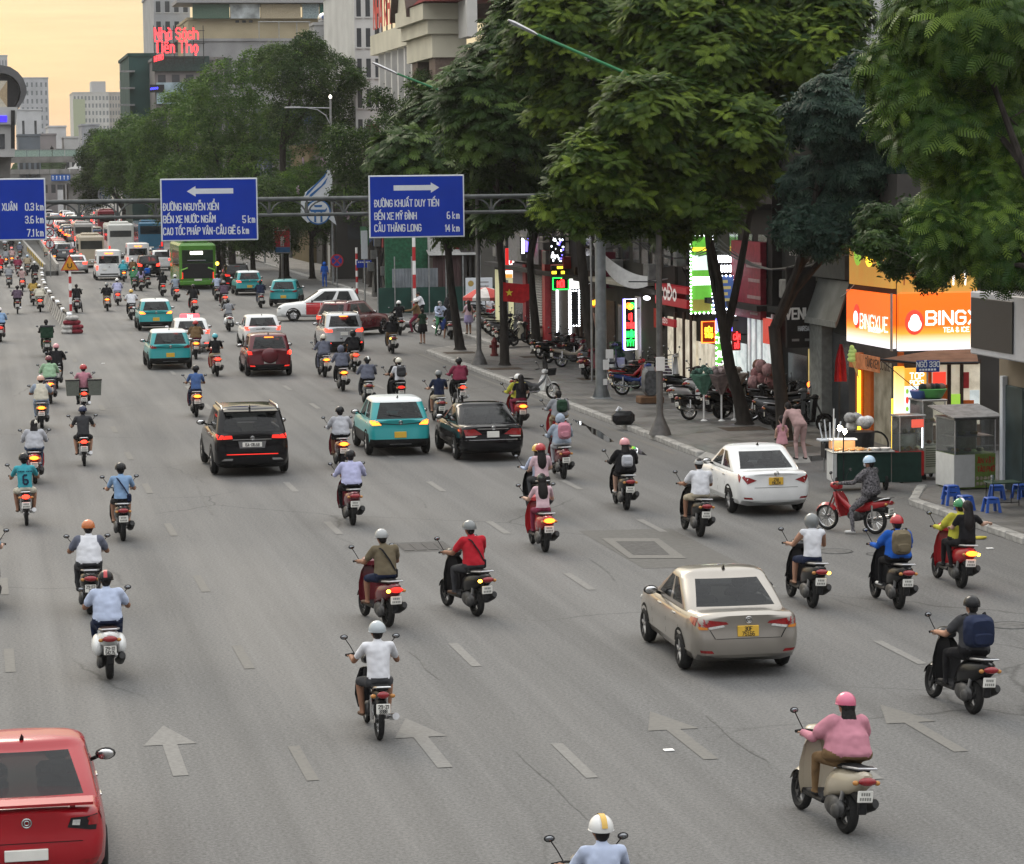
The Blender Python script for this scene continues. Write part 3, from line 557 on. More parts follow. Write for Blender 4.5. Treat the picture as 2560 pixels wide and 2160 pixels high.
class Shop:
 def __init__(s,label,y0,y1,h,col,X=XF,depth=8,name='shop',ledges=True):
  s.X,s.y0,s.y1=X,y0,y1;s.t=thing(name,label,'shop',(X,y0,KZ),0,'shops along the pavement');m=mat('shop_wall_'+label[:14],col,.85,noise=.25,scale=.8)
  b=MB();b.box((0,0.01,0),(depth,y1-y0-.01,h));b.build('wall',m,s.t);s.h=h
  if ledges:
   for k in range(3):q=rnd.uniform(.5,y1-y0-1.2);z=rnd.choice((3.6,4.2,5.6,6.2));b=MB();b.bbox((-.55,q,z),(-.18,q+.8,z+.58),.03);b.build('air_conditioner',M_AC,s.t);b=MB();b.tube([(-.18,q+.2,z-.03),(-.02,q+.2,z-.35),(-.02,q+.2,3.3)],.025,5);b.build('pipe',M_DARK,s.t)
  for k in range(1,int(h/3.2) if ledges else 0):
   for y in np.arange(.5,y1-y0-1,1.7):b=MB();b.box((-.03,y,k*3.2+.9),(.05,y+1.0,k*3.2+2.3));b.build('window',M_PANE,s.t)
   b=MB();b.box((-.5,.05,k*3.2-.1),(-.005,y1-y0-.05,k*3.2+.08));b.build('ledge',m,s.t)
 def loc(s,x,y,dx=0.):p=atX(x,y,s.X-dx);return (p[1]-s.y0,p[2]-KZ)
 def pan(s,nm,m,px,x0=-.10,x1=-.006,bev=0.01):
  """box on the facade covering the rectangle between two points of the front"""
  (xa,ya,xb,yb)=px;p,q=s.loc(xa,ya),s.loc(xb,yb);lo=(x0,min(p[0],q[0]),min(p[1],q[1]));hi=(x1,max(p[0],q[0]),max(p[1],q[1]))
  b=MB();b.bbox(lo,hi,bev);return b.build(nm,m,s.t),lo,hi
 def box(s,nm,m,y0,y1,z0,z1,x0=-.1,x1=-.006,bev=.01):b=MB();b.bbox((x0,y0,z0),(x1,y1,z1),bev);return b.build(nm,m,s.t)
 def text(s,str_,m,y_left,z,h,cw,x=-.11,al=0.,sw=1.0):
  b=MB();w=lettering(b,str_, lambda u,v,d:(x-d,y_left-u,z+v),h,cw,sw,1.6,0,al);b.build('sign_lettering',m,s.t);return w
 def shutter(s,y0,y1,z0,z1,m=None):
  n=int((z1-z0)/.11)
  for k in range(n):b=MB();z=z0+(z1-z0)*k/n;dz=(z1-z0)/n;b.add([(-.03,y0,z),(-.06,y0,z+dz*.5),(-.03,y0,z+dz*.95),(-.03,y1,z),(-.06,y1,z+dz*.5),(-.03,y1,z+dz*.95)],[(0,3,4,1),(1,4,5,2)]);b.build('shutter_slat',m or M_SHUT,s.t)
def blade(px,Yw,label,back,th=.12,name='hanging_sign',X=None):
 """sign standing out from the facade, facing along the street"""
 Yw=atX(px[2],px[3],XF-.02)[1];a,c=pt(px[0],px[1],Yw),pt(px[2],px[3],Yw);t=thing(name,label,'sign',(a.x,Yw,c.z),0,'signs standing out from the shop fronts');b=MB();b.bbox((0,0,0),(c.x-a.x,th,a.z-c.z),.02);b.build('board',back,t)
 b=MB();b.box((c.x-a.x,th*.3,(a.z-c.z)*.8),(c.x-a.x+.9,th*.6,(a.z-c.z)*.8+.05));b.build('bracket',M_DARK,t)
 return t,c.x-a.x,a.z-c.z
def bl_text(t,s,m,u,v,h,cw,al=.5,d0=-.004,sw=1.05):b=MB();lettering(b,s, lambda a,q,d:(u+a,d0-d,v+q),h,cw,sw,1.5,0,al);return b.build('sign_lettering',m,t)
_bm=MB();_bm.ell((0,0,0),(.035,.035,.035),6,4);BULBM=_bm.mesh('bulb',BULB,True)
def bulbs(t,w,h,dy,step=.13):
 n,m_=max(2,int(w/step)),max(2,int(h/step))
 for i in range(n+1):
  for z in (0,h):o=link('bulb',BULBM,t);o.location=(w*i/n,dy,z)
 for j in range(1,m_):
  for x in (0,w):o=link('bulb',BULBM,t);o.location=(x,dy,h*j/m_)
def tube_frame(t,w,h,m,dy=-.03,r=.025):
 b=MB();b.tube([(0,dy,0),(w,dy,0),(w,dy,h),(0,dy,h),(0,dy,0)],r,6);b.build('neon_frame',m,t)
def gradient_sign(nm,stops,es):
 m=bpy.data.materials.new(nm);m.use_nodes=True;nt=m.node_tree;N=nt.nodes;b=N['Principled BSDF'];tc=N.new('ShaderNodeTexCoord');sp=N.new('ShaderNodeSeparateXYZ');nt.links.new(tc.outputs['Generated'],sp.inputs[0])
 cr=N.new('ShaderNodeValToRGB');e=cr.color_ramp.elements
 while len(e)<len(stops):e.new(.5)
 for q,(p,c) in zip(e,stops):q.position=p;q.color=(*c,1)
 nt.links.new(sp.outputs[2],cr.inputs[0]);nt.links.new(cr.outputs[0],b.inputs['Base Color']);nt.links.new(cr.outputs[0],b.inputs['Emission Color']);b.inputs['Emission Strength'].default_value=es;b.inputs['Roughness'].default_value=.4;return m
 # - ice cream shop on the alley corner
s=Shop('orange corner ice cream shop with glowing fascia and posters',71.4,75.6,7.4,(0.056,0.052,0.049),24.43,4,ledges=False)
FASC=gradient_sign('fascia_orange',[(0,(.95,.93,1.)),(.14,(.98,.84,.62)),(.30,(1.,.36,.04)),(.45,(1.,.135,.010)),(1,(1.,.15,.012))],1.0)
OR=mat('shop_orange',(.55,.12,.02),.5,noise=.1);CREAMW=mat('print_white',(.75,.75,.72),.5,emit=(1,.98,.95),es=1.6);POST=mat('poster_orange',(.40,.20,.05),.5,emit=(.9,.42,.08),es=.5,noise=.45,scale=1.6,col2=(.35,.30,.08));LIME=mat('print_lime',(.35,.6,.08),.5,emit=(.5,.9,.1),es=.5);BRN=mat('print_brown',(.30,.10,.03),.5,emit=(.5,.15,.05),es=.3)
t=s.t
def cf(nm,m,px,y0=-.14,y1=-.006,bev=.01): # on the wall facing the camera
 a,c=pt(px[0],px[1],71.4),pt(px[2],px[3],71.4);lo=(min(a.x,c.x)-s.X,y0,min(a.z,c.z)-KZ);hi=(max(a.x,c.x)-s.X,y1,max(a.z,c.z)-KZ);b=MB();b.bbox(lo,hi,bev);return b.build(nm,m,t),lo,hi
def cft(str_,m,px,py,h,cw,al=0.,y=-.15):p=pt(px,py,71.4);b=MB();lettering(b,str_, lambda u,v,d:(p.x-s.X+u,y-d,p.z-KZ+v),h,cw,1.05,1.6,0,al);return b.build('sign_lettering',m,t)
f1,lo,hi=cf('fascia',FASC,(2242,733,2440,872),-.2);f2,lo2,hi2=s.pan('fascia',FASC,(2133,723,2241,872),-.2)
s.box('fascia_corner',M_ALU,-.2,-.02,lo[2],hi[2],-.2,-.18)
cft('BINGXUE',CREAMW,2310,810,.34,1.15,0.,-.21);cft('TEA & ICE CREAM',CREAMW,2352,829,.12,.95,0.,-.21)
p=pt(2280,805,71.4);b=MB();b.ell((p.x-s.X,-.2,p.z-KZ),(.27,.03,.34),20,10);b.build('logo_disc',glow('logo_red',(1.,.07,.04),.9),t,True);b=MB();b.ell((p.x-s.X,-.235,p.z-KZ-.06),(.19,.02,.18),16,8);b.ell((p.x-s.X,-.236,p.z-KZ+.08),(.13,.02,.14),16,8);b.build('logo_shape',CREAMW,t,True)
yl,zt2=s.loc(2151,808,.2);s.text('BINGXUE',CREAMW,yl,zt2-.12,.38,1.12,-.21,0.,.72);yl,zt2=s.loc(2170,822,.2);s.text('TEA & ICE CREAM',CREAMW,yl,zt2-.06,.12,.8,-.21)
yl,zt2=s.loc(2142,790,.2);b=MB();b.ell((-.2,yl,zt2),(.03,.30,.34),20,10);b.build('logo_disc',MATS['glow_logo_red'],t,True);b=MB();b.ell((-.235,yl,zt2-.05),(.02,.2,.2),14,8);b.build('logo_shape',CREAMW,t,True)
cf('poster',POST,(2242,590,2440,732),-.12);s.pan('poster',POST,(2133,585,2241,722),-.12)
for px,w in ((2262,.12),(2300,.16),(2345,.13),(2385,.15),(2415,.12)):
 p=pt(px,690,71.2);b=MB();b.tube([(p.x-s.X,-.14,p.z-KZ-.25),(p.x-s.X,-.14,p.z-KZ+.1)],[w*.4,w*.9],10,0,True,.2);b.build('printed_cup',CREAMW if px%2 else BRN,t);b=MB();b.ell((p.x-s.X,-.15,p.z-KZ+.25),(w,.02,.2),10,7);b.build('printed_ice',LIME if px%3 else CREAMW,t,True)
for yy,w in ((1.1,.3),(2.0,.35),(3.0,.35)):b=MB();b.ell((-.13,yy,5.2),(.02,w,.35),12,8);b.build('printed_ice',(LIME,CREAMW,NEON_Y)[int(yy)%3] if yy!=1.1 else LIME,t,True)
p=pt(2290,680,71.2);b=MB();b.ell((p.x-s.X,-.16,p.z-KZ),(.16,.02,.18),16,8);b.build('price_disc',BRN,t,True);cft('12',CREAMW,2290,686,.16,.95,.5,-.19)
for px in ((2243,880,2257,1122),(2318,880,2326,1122)):cf('post',OR,px,-.1)
cf('light_box',gradient_sign('yellow_box',[(0,(.9,.92,1.)),(.6,(.95,.85,.4)),(1,(1.,.5,.05))],1.1),(2229,915,2252,1065),-.3,-.15);cf('menu_board',mat('menu_pale',(.6,.65,.68),.4,emit=(.75,.88,1.),es=1.1,noise=.1,scale=8),(2258,965,2316,1063),-.16);cf('menu_head',mat('menu_orange',(.7,.3,.04),.4,emit=(1.,.45,.05),es=.9),(2258,920,2316,963),-.16)
cft('TOP',CREAMW,2287,946,.16,.95,.5,-.17);cft('PICKS',CREAMW,2287,961,.12,.85,.5,-.17)
for i in range(4):
 for j in range(4):p=pt(2266+i*14,978+j*22,71.3);b=MB();b.ell((p.x-s.X,-.165,p.z-KZ),(.045,.01,.07+.03*(j%2)),8,5);b.build('menu_picture',(LIME,BRN,MATS['glow_logo_red'],M_STEEL)[(i+j*2)%4],t,True)
cf('window',LITW,(2328,905,2448,1062),-.05);
for px,m in (((2330,930,2362,962),MATS['glow_logo_red']),((2335,962,2368,1000),OR),((2372,985,2398,1030),LIME),((2402,930,2420,970),M_RED),((2405,1000,2432,1048),OR),((2378,1015,2402,1060),LIME),((2422,975,2446,1030),LITC)):cf('window_poster',m,px,-.09-px[0]%7*.002,-.055)
for px in ((2366,905,2374,1062),(2398,905,2405,1062),(2326,900,2450,908)):cf('window_frame',M_WOODD,px,-.12)
cf('counter',mat('counter_wood',(.14,.09,.06),.6),(2328,1063,2448,1125),-.1)
s.pan('door_glass',LITD,(2188,900,2230,1122),-.04);s.pan('orange_pillar',OR,(2172,900,2188,1120),-.14);s.pan('led_strip',NEON_Y,(2160,925,2165,1120),-.2,-.15,.004);s.pan('orange_pillar',OR,(2150,880,2160,1118),-.14);s.pan('banner',mat('banner_orange',(.34,.14,.07),.7,emit=(.9,.3,.1),es=.18,noise=.4,scale=4),(2152,878,2228,932),-.35,-.32,.004)
yl,zt2=s.loc(2160,905,.35);s.text('TẶNG KEM ỐC QUẾ',mat('print_black',(.06,.04,.03),.7),yl-.15,zt2-.1,.22,.78,-.36)
b=MB();b.tube([(-.17,-.12,0),(-.17,-.12,1.35)],.02,6);b.build('led_tube',NEON_Y,t)
# cone sign
a=pt(2134,905,74.0);q=thing('ice_cream_sign','pale green ice cream cone sign standing out from the orange shop','sign',(a.x,74,a.z),0,'signs standing out from the shop fronts');b=MB();b.tube([(.16,0,-.5),(.02,0,.02)],[.015,.17],12,0,True,.35);b.build('cone',mat('cone_tan',(.55,.36,.12),.6,emit=(.9,.6,.2),es=.15),q,True)
for k,(r,z,x) in enumerate(((.19,.08,0),(.16,.2,-.02),(.12,.3,-.03),(.07,.39,-.05))):b=MB();b.ell((x,0,z),(r,.09,.09),12,7);b.build('swirl',mat('swirl_green',(.42,.58,.18),.6,emit=(.6,.85,.25),es=.15),q,True)
b=MB();b.box((.05,-.02,-.05),(.9,.02,0));b.build('bracket',M_DARK,q)
# brown awning over the stalls
q=thing('awning','brown tarpaulin awning stretched below the orange fascia','awning',(24.6,70.2,0));A=[pt(2200,898,69.6),pt(2300,908,69.3),pt(2446,906,69.2)];B_=[pt(2245,890,71.1),pt(2330,876,71.1),pt(2440,872,71.1)];b=MB();o=Vector((24.6,70.2,0))
for k in range(2):b.add([A[k]-o,A[k+1]-o,B_[k+1]-o,B_[k]-o]+[v-o-Vector((0,0,.05)) for v in (A[k],A[k+1],B_[k+1],B_[k])],[(0,1,2,3),(7,6,5,4),(0,4,5,1),(1,5,6,2),(2,6,7,3),(3,7,4,0)])
b.build('tarpaulin',mat('tarp_brown',(.15,.085,.055),.8,noise=.25,scale=3),q);b=MB();b.tube([A[0]-o,A[1]-o,A[2]-o],.03,6);b.tube([A[0]-o,pt(2360,1030,69.4)-o],.012,5);b.build('edge_pole',M_DARK,q)
a=pt(2320,915,68.9);q=thing('street_sign','small blue alley name plate under the brown awning','street sign',(a.x,68.9,0));b=MB();b.bbox((-.32,0,a.z-.16),(.32,.03,a.z+.15),.01);b.build('plate',mat('plate_blue',(.02,.05,.22),.5),q);bl_text(q,'NGÕ 330',M_SW,0,a.z-.02,.13,.85);b=MB()
for k in range(6):b.quad((-.24+k*.08,-.003,a.z-.12),(-.18+k*.08,-.003,a.z-.12),(-.18+k*.08,-.003,a.z-.07),(-.24+k*.08,-.003,a.z-.07))
b.build('small_lettering',M_SW,q);b=MB();b.tube([(0,.05,0),(0,.05,a.z+.1)],.025,6);b.build('post',M_STEEL,q)
# - grey closed shop
s=Shop('closed grey shop with a slanting metal awning',75.62,79.4,6.4,(0.045,0.048,0.045),24.6,ledges=False)
b=MB();p,q_=s.loc(2036,770),s.loc(2131,770);b.loft([[(-.1,y,4.35),(-.1,y,4.2),(-.5,y,3.05),(-.5,y,3.2)] for y in (.1,3.1)]);b.build('awning',mat('awning_grey',(.17,.18,.175),.5,.2,noise=.25,scale=1.5),s.t);b=MB();b.loft([[(-.51,y,3.22),(-.51,y,3.04),(-.53,y,3.04),(-.53,y,3.22)] for y in (.1,3.1)]);b.build('awning_fringe',mat('fringe_grey',(.22,.23,.22),.6),s.t)
s.box('column',mat('column_grey',(.19,.2,.19),.8,noise=.2),2.0,3.2,0,3.0,-.35);s.box('door',M_PANE,.3,1.9,0,2.8,-.04);s.box('fascia',mat('fascia_grey',(.10,.105,.10),.7),.1,3.6,4.4,5.1,-.25)
# - hair salon
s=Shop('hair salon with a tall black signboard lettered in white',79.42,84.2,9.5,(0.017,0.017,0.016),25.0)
t,w,h=blade((1966,668,2040,868),80,'tall black signboard of the hair salon with white lettering',mat('salon_black',(.022,.020,.02),.6,noise=.2))
bl_text(t,'VENUS',M_WHITE,w*.5,h*.36,.3,.74,.5,-.004,1.2);bl_text(t,'HAIRSALON',M_SW,w*.68,h*.21,.13,.55);b=MB()
for x in (.18,.62):b.quad((w*x,-.004,h*.08),(w*(x+.25),-.004,h*.08),(w*(x+.25),-.004,h*.11),(w*x,-.004,h*.11))
b.build('small_lettering',M_STEEL,t)
s.pan('door',M_PANE,(1975,880,2022,1040),-.06);s.pan('lit_door',mat('salon_yellow',(.3,.25,.1),.6,emit=(.9,.65,.25),es=.35,noise=.6,scale=3),(2024,872,2050,960),-.05);s.pan('door_poster',mat('poster_grey',(.40,.42,.42),.6),(2024,968,2048,1030),-.07);y_,z_=s.loc(2035,962);b=MB();b.ell((-.12,y_,z_),(.06,.28,.1),12,7);b.build('lamp',NEON_O,s.t,True);y_,z_=s.loc(2056,970);b=MB();b.ell((-.14,y_,z_),(.05,.06,.09),8,6);b.build('lamp',glow('warm_lamp',(1,.75,.35),5),s.t,True)
s.pan('air_conditioner',mat('ac_white',(.30,.30,.29),.6),(2020,600,2050,640),-.6)
# - flower and gift shop
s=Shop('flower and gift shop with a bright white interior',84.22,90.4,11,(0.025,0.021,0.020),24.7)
s.pan('lit_window',LITC,(1872,785,1942,945),-.05);s.pan('red_panel',mat('red_lit',(.5,.05,.03),.5,emit=(1,.12,.08),es=.35),(1922,795,1945,862),-.2);s.pan('poster',mat('poster_maroon',(.20,.015,.03),.6,noise=.2),(1846,600,1920,800),-.25,-.05)
for k,(w,hh) in enumerate(((.8,.35),(.6,.2),(.7,.2),(.4,.15))):y_,z_=s.loc(1885,655+k*42,.25);s.box('printed_line',mat('print_pink',(.26,.16,.16),.6),y_-w*1.1,y_+w*1.1,z_-hh*.55,z_,-.26,-.252,.003)
for px in (1880,1894,1908,1934):s.pan('window_frame',M_SW,(px,785,px+3,945),-.09)
for k in range(9):y_,z_=s.loc(1888+k*6,915+(k*37%5)*10,.6);b=MB();b.ell((-.5-(k%3)*.15,y_,max(.25,z_)),(.2,.3,.22),8,6);b.build('dried_wreath',mat('wreath%d'%(k%3),((.12,.06,.04),(.22,.10,.10),(.28,.16,.16))[k%3],.9,noise=.4,scale=9),s.t,True)
# - cash and phone signs
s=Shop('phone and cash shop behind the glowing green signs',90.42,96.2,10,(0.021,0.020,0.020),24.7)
s.pan('lit_window',LITW,(1735,850,1790,950),-.05);s.pan('lit_window',LITC,(1820,850,1868,950),-.05)
GRN=mat('banner_green',(.12,.42,.06),.5,emit=(.25,.85,.08),es=.45);GBL=mat('banner_blue',(.05,.09,.22),.5,emit=(.12,.22,.6),es=.35,noise=.3,scale=3)
t,w,h=blade((1726,590,1781,782),93.2,'tall green lit sign edged with white bulbs',GRN);bulbs(t,w,h,-.03)
for z,hh,m in ((.08,.38,mat('print_olive',(.30,.27,.06),.6,emit=(.5,.45,.1),es=.3)),(.95,.28,NEON_W),(1.45,.5,mat('print_paleglow',(.7,.8,.75),.5,emit=(.8,1,.9),es=1.0)),(2.1,.12,NEON_Y)):b=MB();b.quad((.06,-.004,z),(w-.06,-.004,z),(w-.06,-.004,z+hh),(.06,-.004,z+hh));b.build('printed_band',m,t)
t,w,h=blade((1783,690,1836,772),92.2,'blue lit sign with yellow lines beside the tall green sign',GBL);bulbs(t,w,h,-.03)
for k in range(4):b=MB();b.quad((.1,-.004,.25+k*.2),(w-.12-.1*(k%2),-.004,.25+k*.2),(w-.12-.1*(k%2),-.004,.35+k*.2),(.1,-.004,.35+k*.2));b.build('printed_line',mat('print_gold',(.5,.42,.15),.6,emit=(.8,.7,.3),es=.3),t)
b=MB();b.tube([(-.05,-.05,-.1),(w+.05,-.05,-.2)],.045,6);b.build('tube_lamp',NEON_W,t)
t,w,h=blade((1783,640,1828,688),92.4,'white glowing lettering above the blue lit sign',mat('dark_backing',(.02,.02,.02),.6))
for k in range(2):
 for i in range(6):b=MB();b.bbox((.05+i*.1,-.03,.1+k*.32),(.11+i*.1,0,.34+k*.32),.01);b.build('glowing_letter',NEON_W,t)
t,w,h=blade((1754,804,1788,856),92.6,'small orange neon phone sign',mat('neon_backing',(.10,.02,.01),.6,emit=(.5,.05,.01),es=.3));tube_frame(t,w,h,NEON_O);bl_text(t,'ĐIỆN',NEON_Y,w/2,h*.5,.15,.6,.5,-.03);bl_text(t,'THOẠI',NEON_Y,w/2,h*.24,.14,.55,.5,-.03)
t,w,h=blade((1790,798,1830,826),92.0,'pale blue lit box above the green banner',mat('pale_box',(.5,.55,.65),.5,emit=(.6,.7,1.),es=1.1));tube_frame(t,w,h,NEON_B,-.02)
t,w,h=blade((1790,830,1820,948),92.2,'green banner with white lettering in three rows',GRN)
for k,z in enumerate((.76,.47,.2)):bl_text(t,('TIỀN','RÚT','TIỀN')[k],CREAMW,w/2,h*z,.2,.55)
bulbs(t,w,h,-.03,.16)
t,w,h=blade((1831,829,1852,876),91.6,'small red LED sign beside the forked tree',mat('led_dark',(.05,.005,.005),.6,emit=(.4,.01,.01),es=.3));bl_text(t,'CẦM',NEON_R,w/2,h*.58,.17,.5,.5,-.02);bl_text(t,'ĐỒ',NEON_R,w/2,h*.12,.17,.5,.5,-.02)
# - red fascia shop
s=Shop('shop with a red fascia and warm lit front',96.22,101.4,12,(0.032,0.028,0.025),24.6)
RF=mat('fascia_red',(.30,.02,.03),.5,emit=(.8,.03,.04),es=.12);_,lo,hi=s.pan('fascia',RF,(1664,708,1744,772),-.4);s.text('ĐoĐo',mat('letter_pale',(.6,.55,.52),.5,emit=(1,.9,.85),es=.25),hi[1]-.6,lo[2]+.25,.5,1.6,-.41,0,1.3)
s.pan('lit_window',LITW,(1672,790,1742,950),-.05)
for px in (1690,1712,1730):s.pan('window_frame',M_WOODD,(px,780,px+5,950),-.1)
_,lo,hi=s.pan('hanging_sign',RF,(1690,792,1727,818),-.6,-.5);s.text('ĐoĐo',MATS['letter_pale'],hi[1]-.2,lo[2]+.1,.2,1.5,-.61)
s.pan('banner',mat('red_cloth',(.42,.03,.02),.7),(1642,770,1662,822),-.12,-.1,.004)
# - canopy shop with the neon column
s=Shop('shop with a beige canopy and potted plants behind the neon column',101.42,108.0,10,(0.042,0.041,0.036),24.7)
s.pan('canopy',mat('canopy_beige',(.34,.32,.26),.8),(1545,690,1642,715),-1.3);s.pan('lit_window',mat('dim_shop',(.2,.19,.17),.7,emit=(.7,.65,.5),es=.22,noise=.6,scale=1.6),(1590,740,1650,930),-.05);s.pan('window',M_PANE_L,(1548,760,1588,930),-.05);y_,z_=s.loc(1617,745,.8);b=MB();b.ell((-.8,y_,z_),(.12,.3,.08),8,6);b.build('ceiling_lamp',NEON_W,s.t,True)
s.box('planter',M_SW,1.0,2.2,.0,.5,-.9,-.5);b=MB()
for k in range(24):b.ell((-.7+rnd.uniform(-.2,.2),rnd.uniform(1,2.2),.55+rnd.uniform(0,.5)),(.16,.16,.1),6,4)
o=b.build('plant_leaves',mat('plant_leaf',(.03,.08,.03),.7,noise=.3),s.t);o['kind']='stuff'
t,w,h=blade((1561,748,1590,873),103.2,'neon column sign with red and green words in a white glowing frame',mat('neon_black',(.01,.01,.012),.5));tube_frame(t,w,h,NEON_W,-.03,.03);tube_frame(t,w,h,NEON_B,.1,.05)
for k,(q,m) in enumerate((('ƠI',NEON_R),('PHẢO',NEON_R),('NHẬU',NEON_G),('TÝT',NEON_G))):bl_text(t,q,m,w/2,h*(.60-.175*k),.2,.42 if len(q)>3 else .6,.5,-.03,1.2)
for k,m in enumerate((NEON_O,NEON_Y,NEON_G)):b=MB();b.torus((w/2-.07+k*.07,-.03,h*.87-.04*(k%2)),(0,1,0),.09,.028,12,5);b.build('neon_swirl',m,t)
# - dark shop behind crescent sail
s=Shop('dark fronted shop behind the leaning tree with a small orange neon',108.02,114.0,12,(0.025,0.021,0.020),24.7)
s.pan('front',M_WOODD,(1470,740,1540,900),-.05);s.pan('tube_lamp',NEON_W,(1480,702,1502,708),-.5,-.45,.003);s.pan('poster',mat('poster_pink',(.34,.20,.16),.6),(1478,780,1498,830),-.2)
for k in range(6):y_,z_=s.loc(1470+k*12,740,0);s.box('slat',M_WOODD,.4+k*.9,.55+k*.9,.1,3.6,-.12)
t,w,h=blade((1473,750,1498,768),110.8,'small glowing orange neon sign behind the leaning tree',mat('orange_backing',(.2,.05,.01),.6,emit=(.8,.15,.02),es=.6));bl_text(t,'QUÁN',NEON_Y,w/2,.1,.16,.45,.5,-.02)
t,w,h=blade((1512,630,1540,720),109.5,'tall maroon board behind the gantry mast',mat('board_maroon',(.12,.015,.03),.6))
o=pt(1550,660,97);t=thing('shade_sail','pale crescent shaped shade sail behind the gantry mast','shade sail',o);b=MB();n=14;k_=97/FPX
def arc(pts):return [Vector(((x-1550)*k_*.985,.5*math.sin((x-1480)/40),-(y-660)*k_)) for x,y in pts]
up,dn=arc([(1482+10*math.sin(i/n*PI)+138*i/n*(1 if i else 1),600+92*(math.sin(i/n*PI/2))**.8) for i in range(n+1)]),arc([(1478+142*i/n,602+122*math.sin(i/n*PI*.62)**.8) for i in range(n+1)])
b.loft([[u+Vector((0,-.02,0)),d+Vector((0,-.02,0)),d+Vector((0,.02,0)),u+Vector((0,.02,0))] for u,d in zip(up,dn)]);b.build('fabric',mat('sail_pale',(.66,.66,.65),.8,noise=.1),t,False);b=MB();b.tube([(-1.0,.3,.9),(-1.0,.3,-4.2)],.04,6);b.tube([(1.0,.3,-.7),(2.4,.3,-.5)],.03,6);b.build('pole',M_STEEL,t)
# - LED framed shop
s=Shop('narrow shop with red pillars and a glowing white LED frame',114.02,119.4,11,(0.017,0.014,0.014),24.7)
s.shutter(2.9,4.2,.05,3.1,mat('shutter_dark',(.13,.13,.125),.6,noise=.2));s.box('red_pillar',M_RED,4.3,4.9,0,4.2,-.3);s.box('red_lintel',M_RED,.2,2.8,3.5,4.0,-.35);s.box('doorway',M_BLACK,.3,2.7,0,3.0,-.05);s.box('led_strip',NEON_W,2.72,2.8,0,3.2,-.12);s.box('led_strip',NEON_W,.2,.28,0,2.6,-.12)
t,w,h=blade((1426,727,1448,814),115.4,'black vertical sign outlined with white LED dots',M_BLACK,X=1);bulbs(t,w,h,-.03,.1)
t,w,h=blade((1424,697,1449,722),115.9,'white lit box above the LED outlined sign',mat('white_box',(.6,.6,.58),.5,emit=(1,1,.97),es=1.3))
t,w,h=blade((1382,695,1421,723),117.6,'red LED sign in a green neon frame',M_BLACK);tube_frame(t,w,h,NEON_G);bl_text(t,'MỜI',NEON_R,w/2,.1,.24,.62,.5,-.03,1.3)
t,w,h=blade((1378,664,1414,688),117.2,'dark sign with two rows of small amber letters',M_BLACK)
for k,(x,wd) in enumerate(((.25,.3),(.02,.2),(.42,.15))):b=MB();b.bbox((x,-.03,.28 if k==0 else .06),(x+wd,-.005,.38 if k==0 else .18),.008);b.build('amber_letters',NEON_Y,t)
t,w,h=blade((1374,592,1414,660),117.8,'dark sign scattered with glowing white and violet lettering',M_BLACK);r_=random.Random(5)
for k in range(26):x,z=r_.uniform(.05,w-.12),r_.uniform(.05,h-.12);b=MB();b.bbox((x,-.03,z),(x+r_.uniform(.03,.09),-.004,z+r_.uniform(.05,.14)),.008);b.build('glowing_letter',NEON_B if k%5==0 else NEON_W,t)
# - shuttered shop
s=Shop('shop with a closed white roller shutter and grey signboard',119.42,127.0,9,(0.035,0.034,0.032),24.7)
s.shutter(.8,3.6,.05,3.0,mat('shutter_white',(.33,.33,.32),.6));s.box('red_frame',mat('frame_red',(.22,.02,.03),.6),3.7,4.4,0,3.4,-.2);s.box('sign_board',mat('board_grey',(.20,.20,.205),.7,noise=.2),.2,7.2,3.5,5.0,-.3);s.box('panel',mat('panel_violet',(.13,.11,.13),.7),4.6,7.0,2.0,3.4,-.15);s.box('window',M_PANE,4.6,7.0,0,1.9,-.06)
t,w,h=blade((1300,592,1340,636),125.5,'glowing blue and red letter sign high above the shutters',M_BLACK)
for k in range(4):b=MB();b.bbox((.06+k*.17,-.05,.05+.08*(k%2)),(.19+k*.17,-.005,h-.06),.01);b.build('glowing_letter',(NEON_W,NEON_B,NEON_R,NEON_R)[k],t)
# - corner convenience store
s=Shop('corner convenience store with a red lit sign and pale yellow glass front',127.02,132.4,6.5,(0.038,0.038,0.041),24.8)
s.box('lit_front',mat('yellow_front',(.4,.38,.22),.5,emit=(.85,.82,.5),es=.35,noise=.25,scale=1),.3,4.9,.05,2.9,-.06);s.box('glass_door',M_PANE_L,1.5,2.6,.05,2.5,-.09)
a,c=pt(1212,614,132.2),pt(1269,684,132.2);s2=MB();q=thing('shop_sign','red lit shop sign with white lettering and an orange stripe','sign',(a.x,126.8,c.z),0,'signs standing out from the shop fronts');kx=126.8/132.2;w,h=(c.x-a.x),(a.z-c.z);b=MB();b.bbox((0,0,h*.25),(w,.15,h),.02);b.build('red_board',glow('sign_red',(.85,.03,.03),.75),q);b=MB();b.bbox((0,0,0),(w,.15,h*.13),.02);b.build('orange_stripe',glow('sign_orange',(1.,.45,.08),.8),q);b=MB();b.bbox((0,.001,h*.13),(w,.14,h*.25),.01);b.build('white_stripe',CREAMW,q);bl_text(q,'CIRCLE K',CREAMW,w/2+.1,h*.45,.26,.66)
b=MB();b.box((w*.27,-.01,0),(w*.3,-.002,h*.8));b.build('sign_joint',CREAMW,q);b=MB();b.box((w,.05,h*.5),(w+1.2,.1,h*.6));b.build('bracket',M_DARK,q)
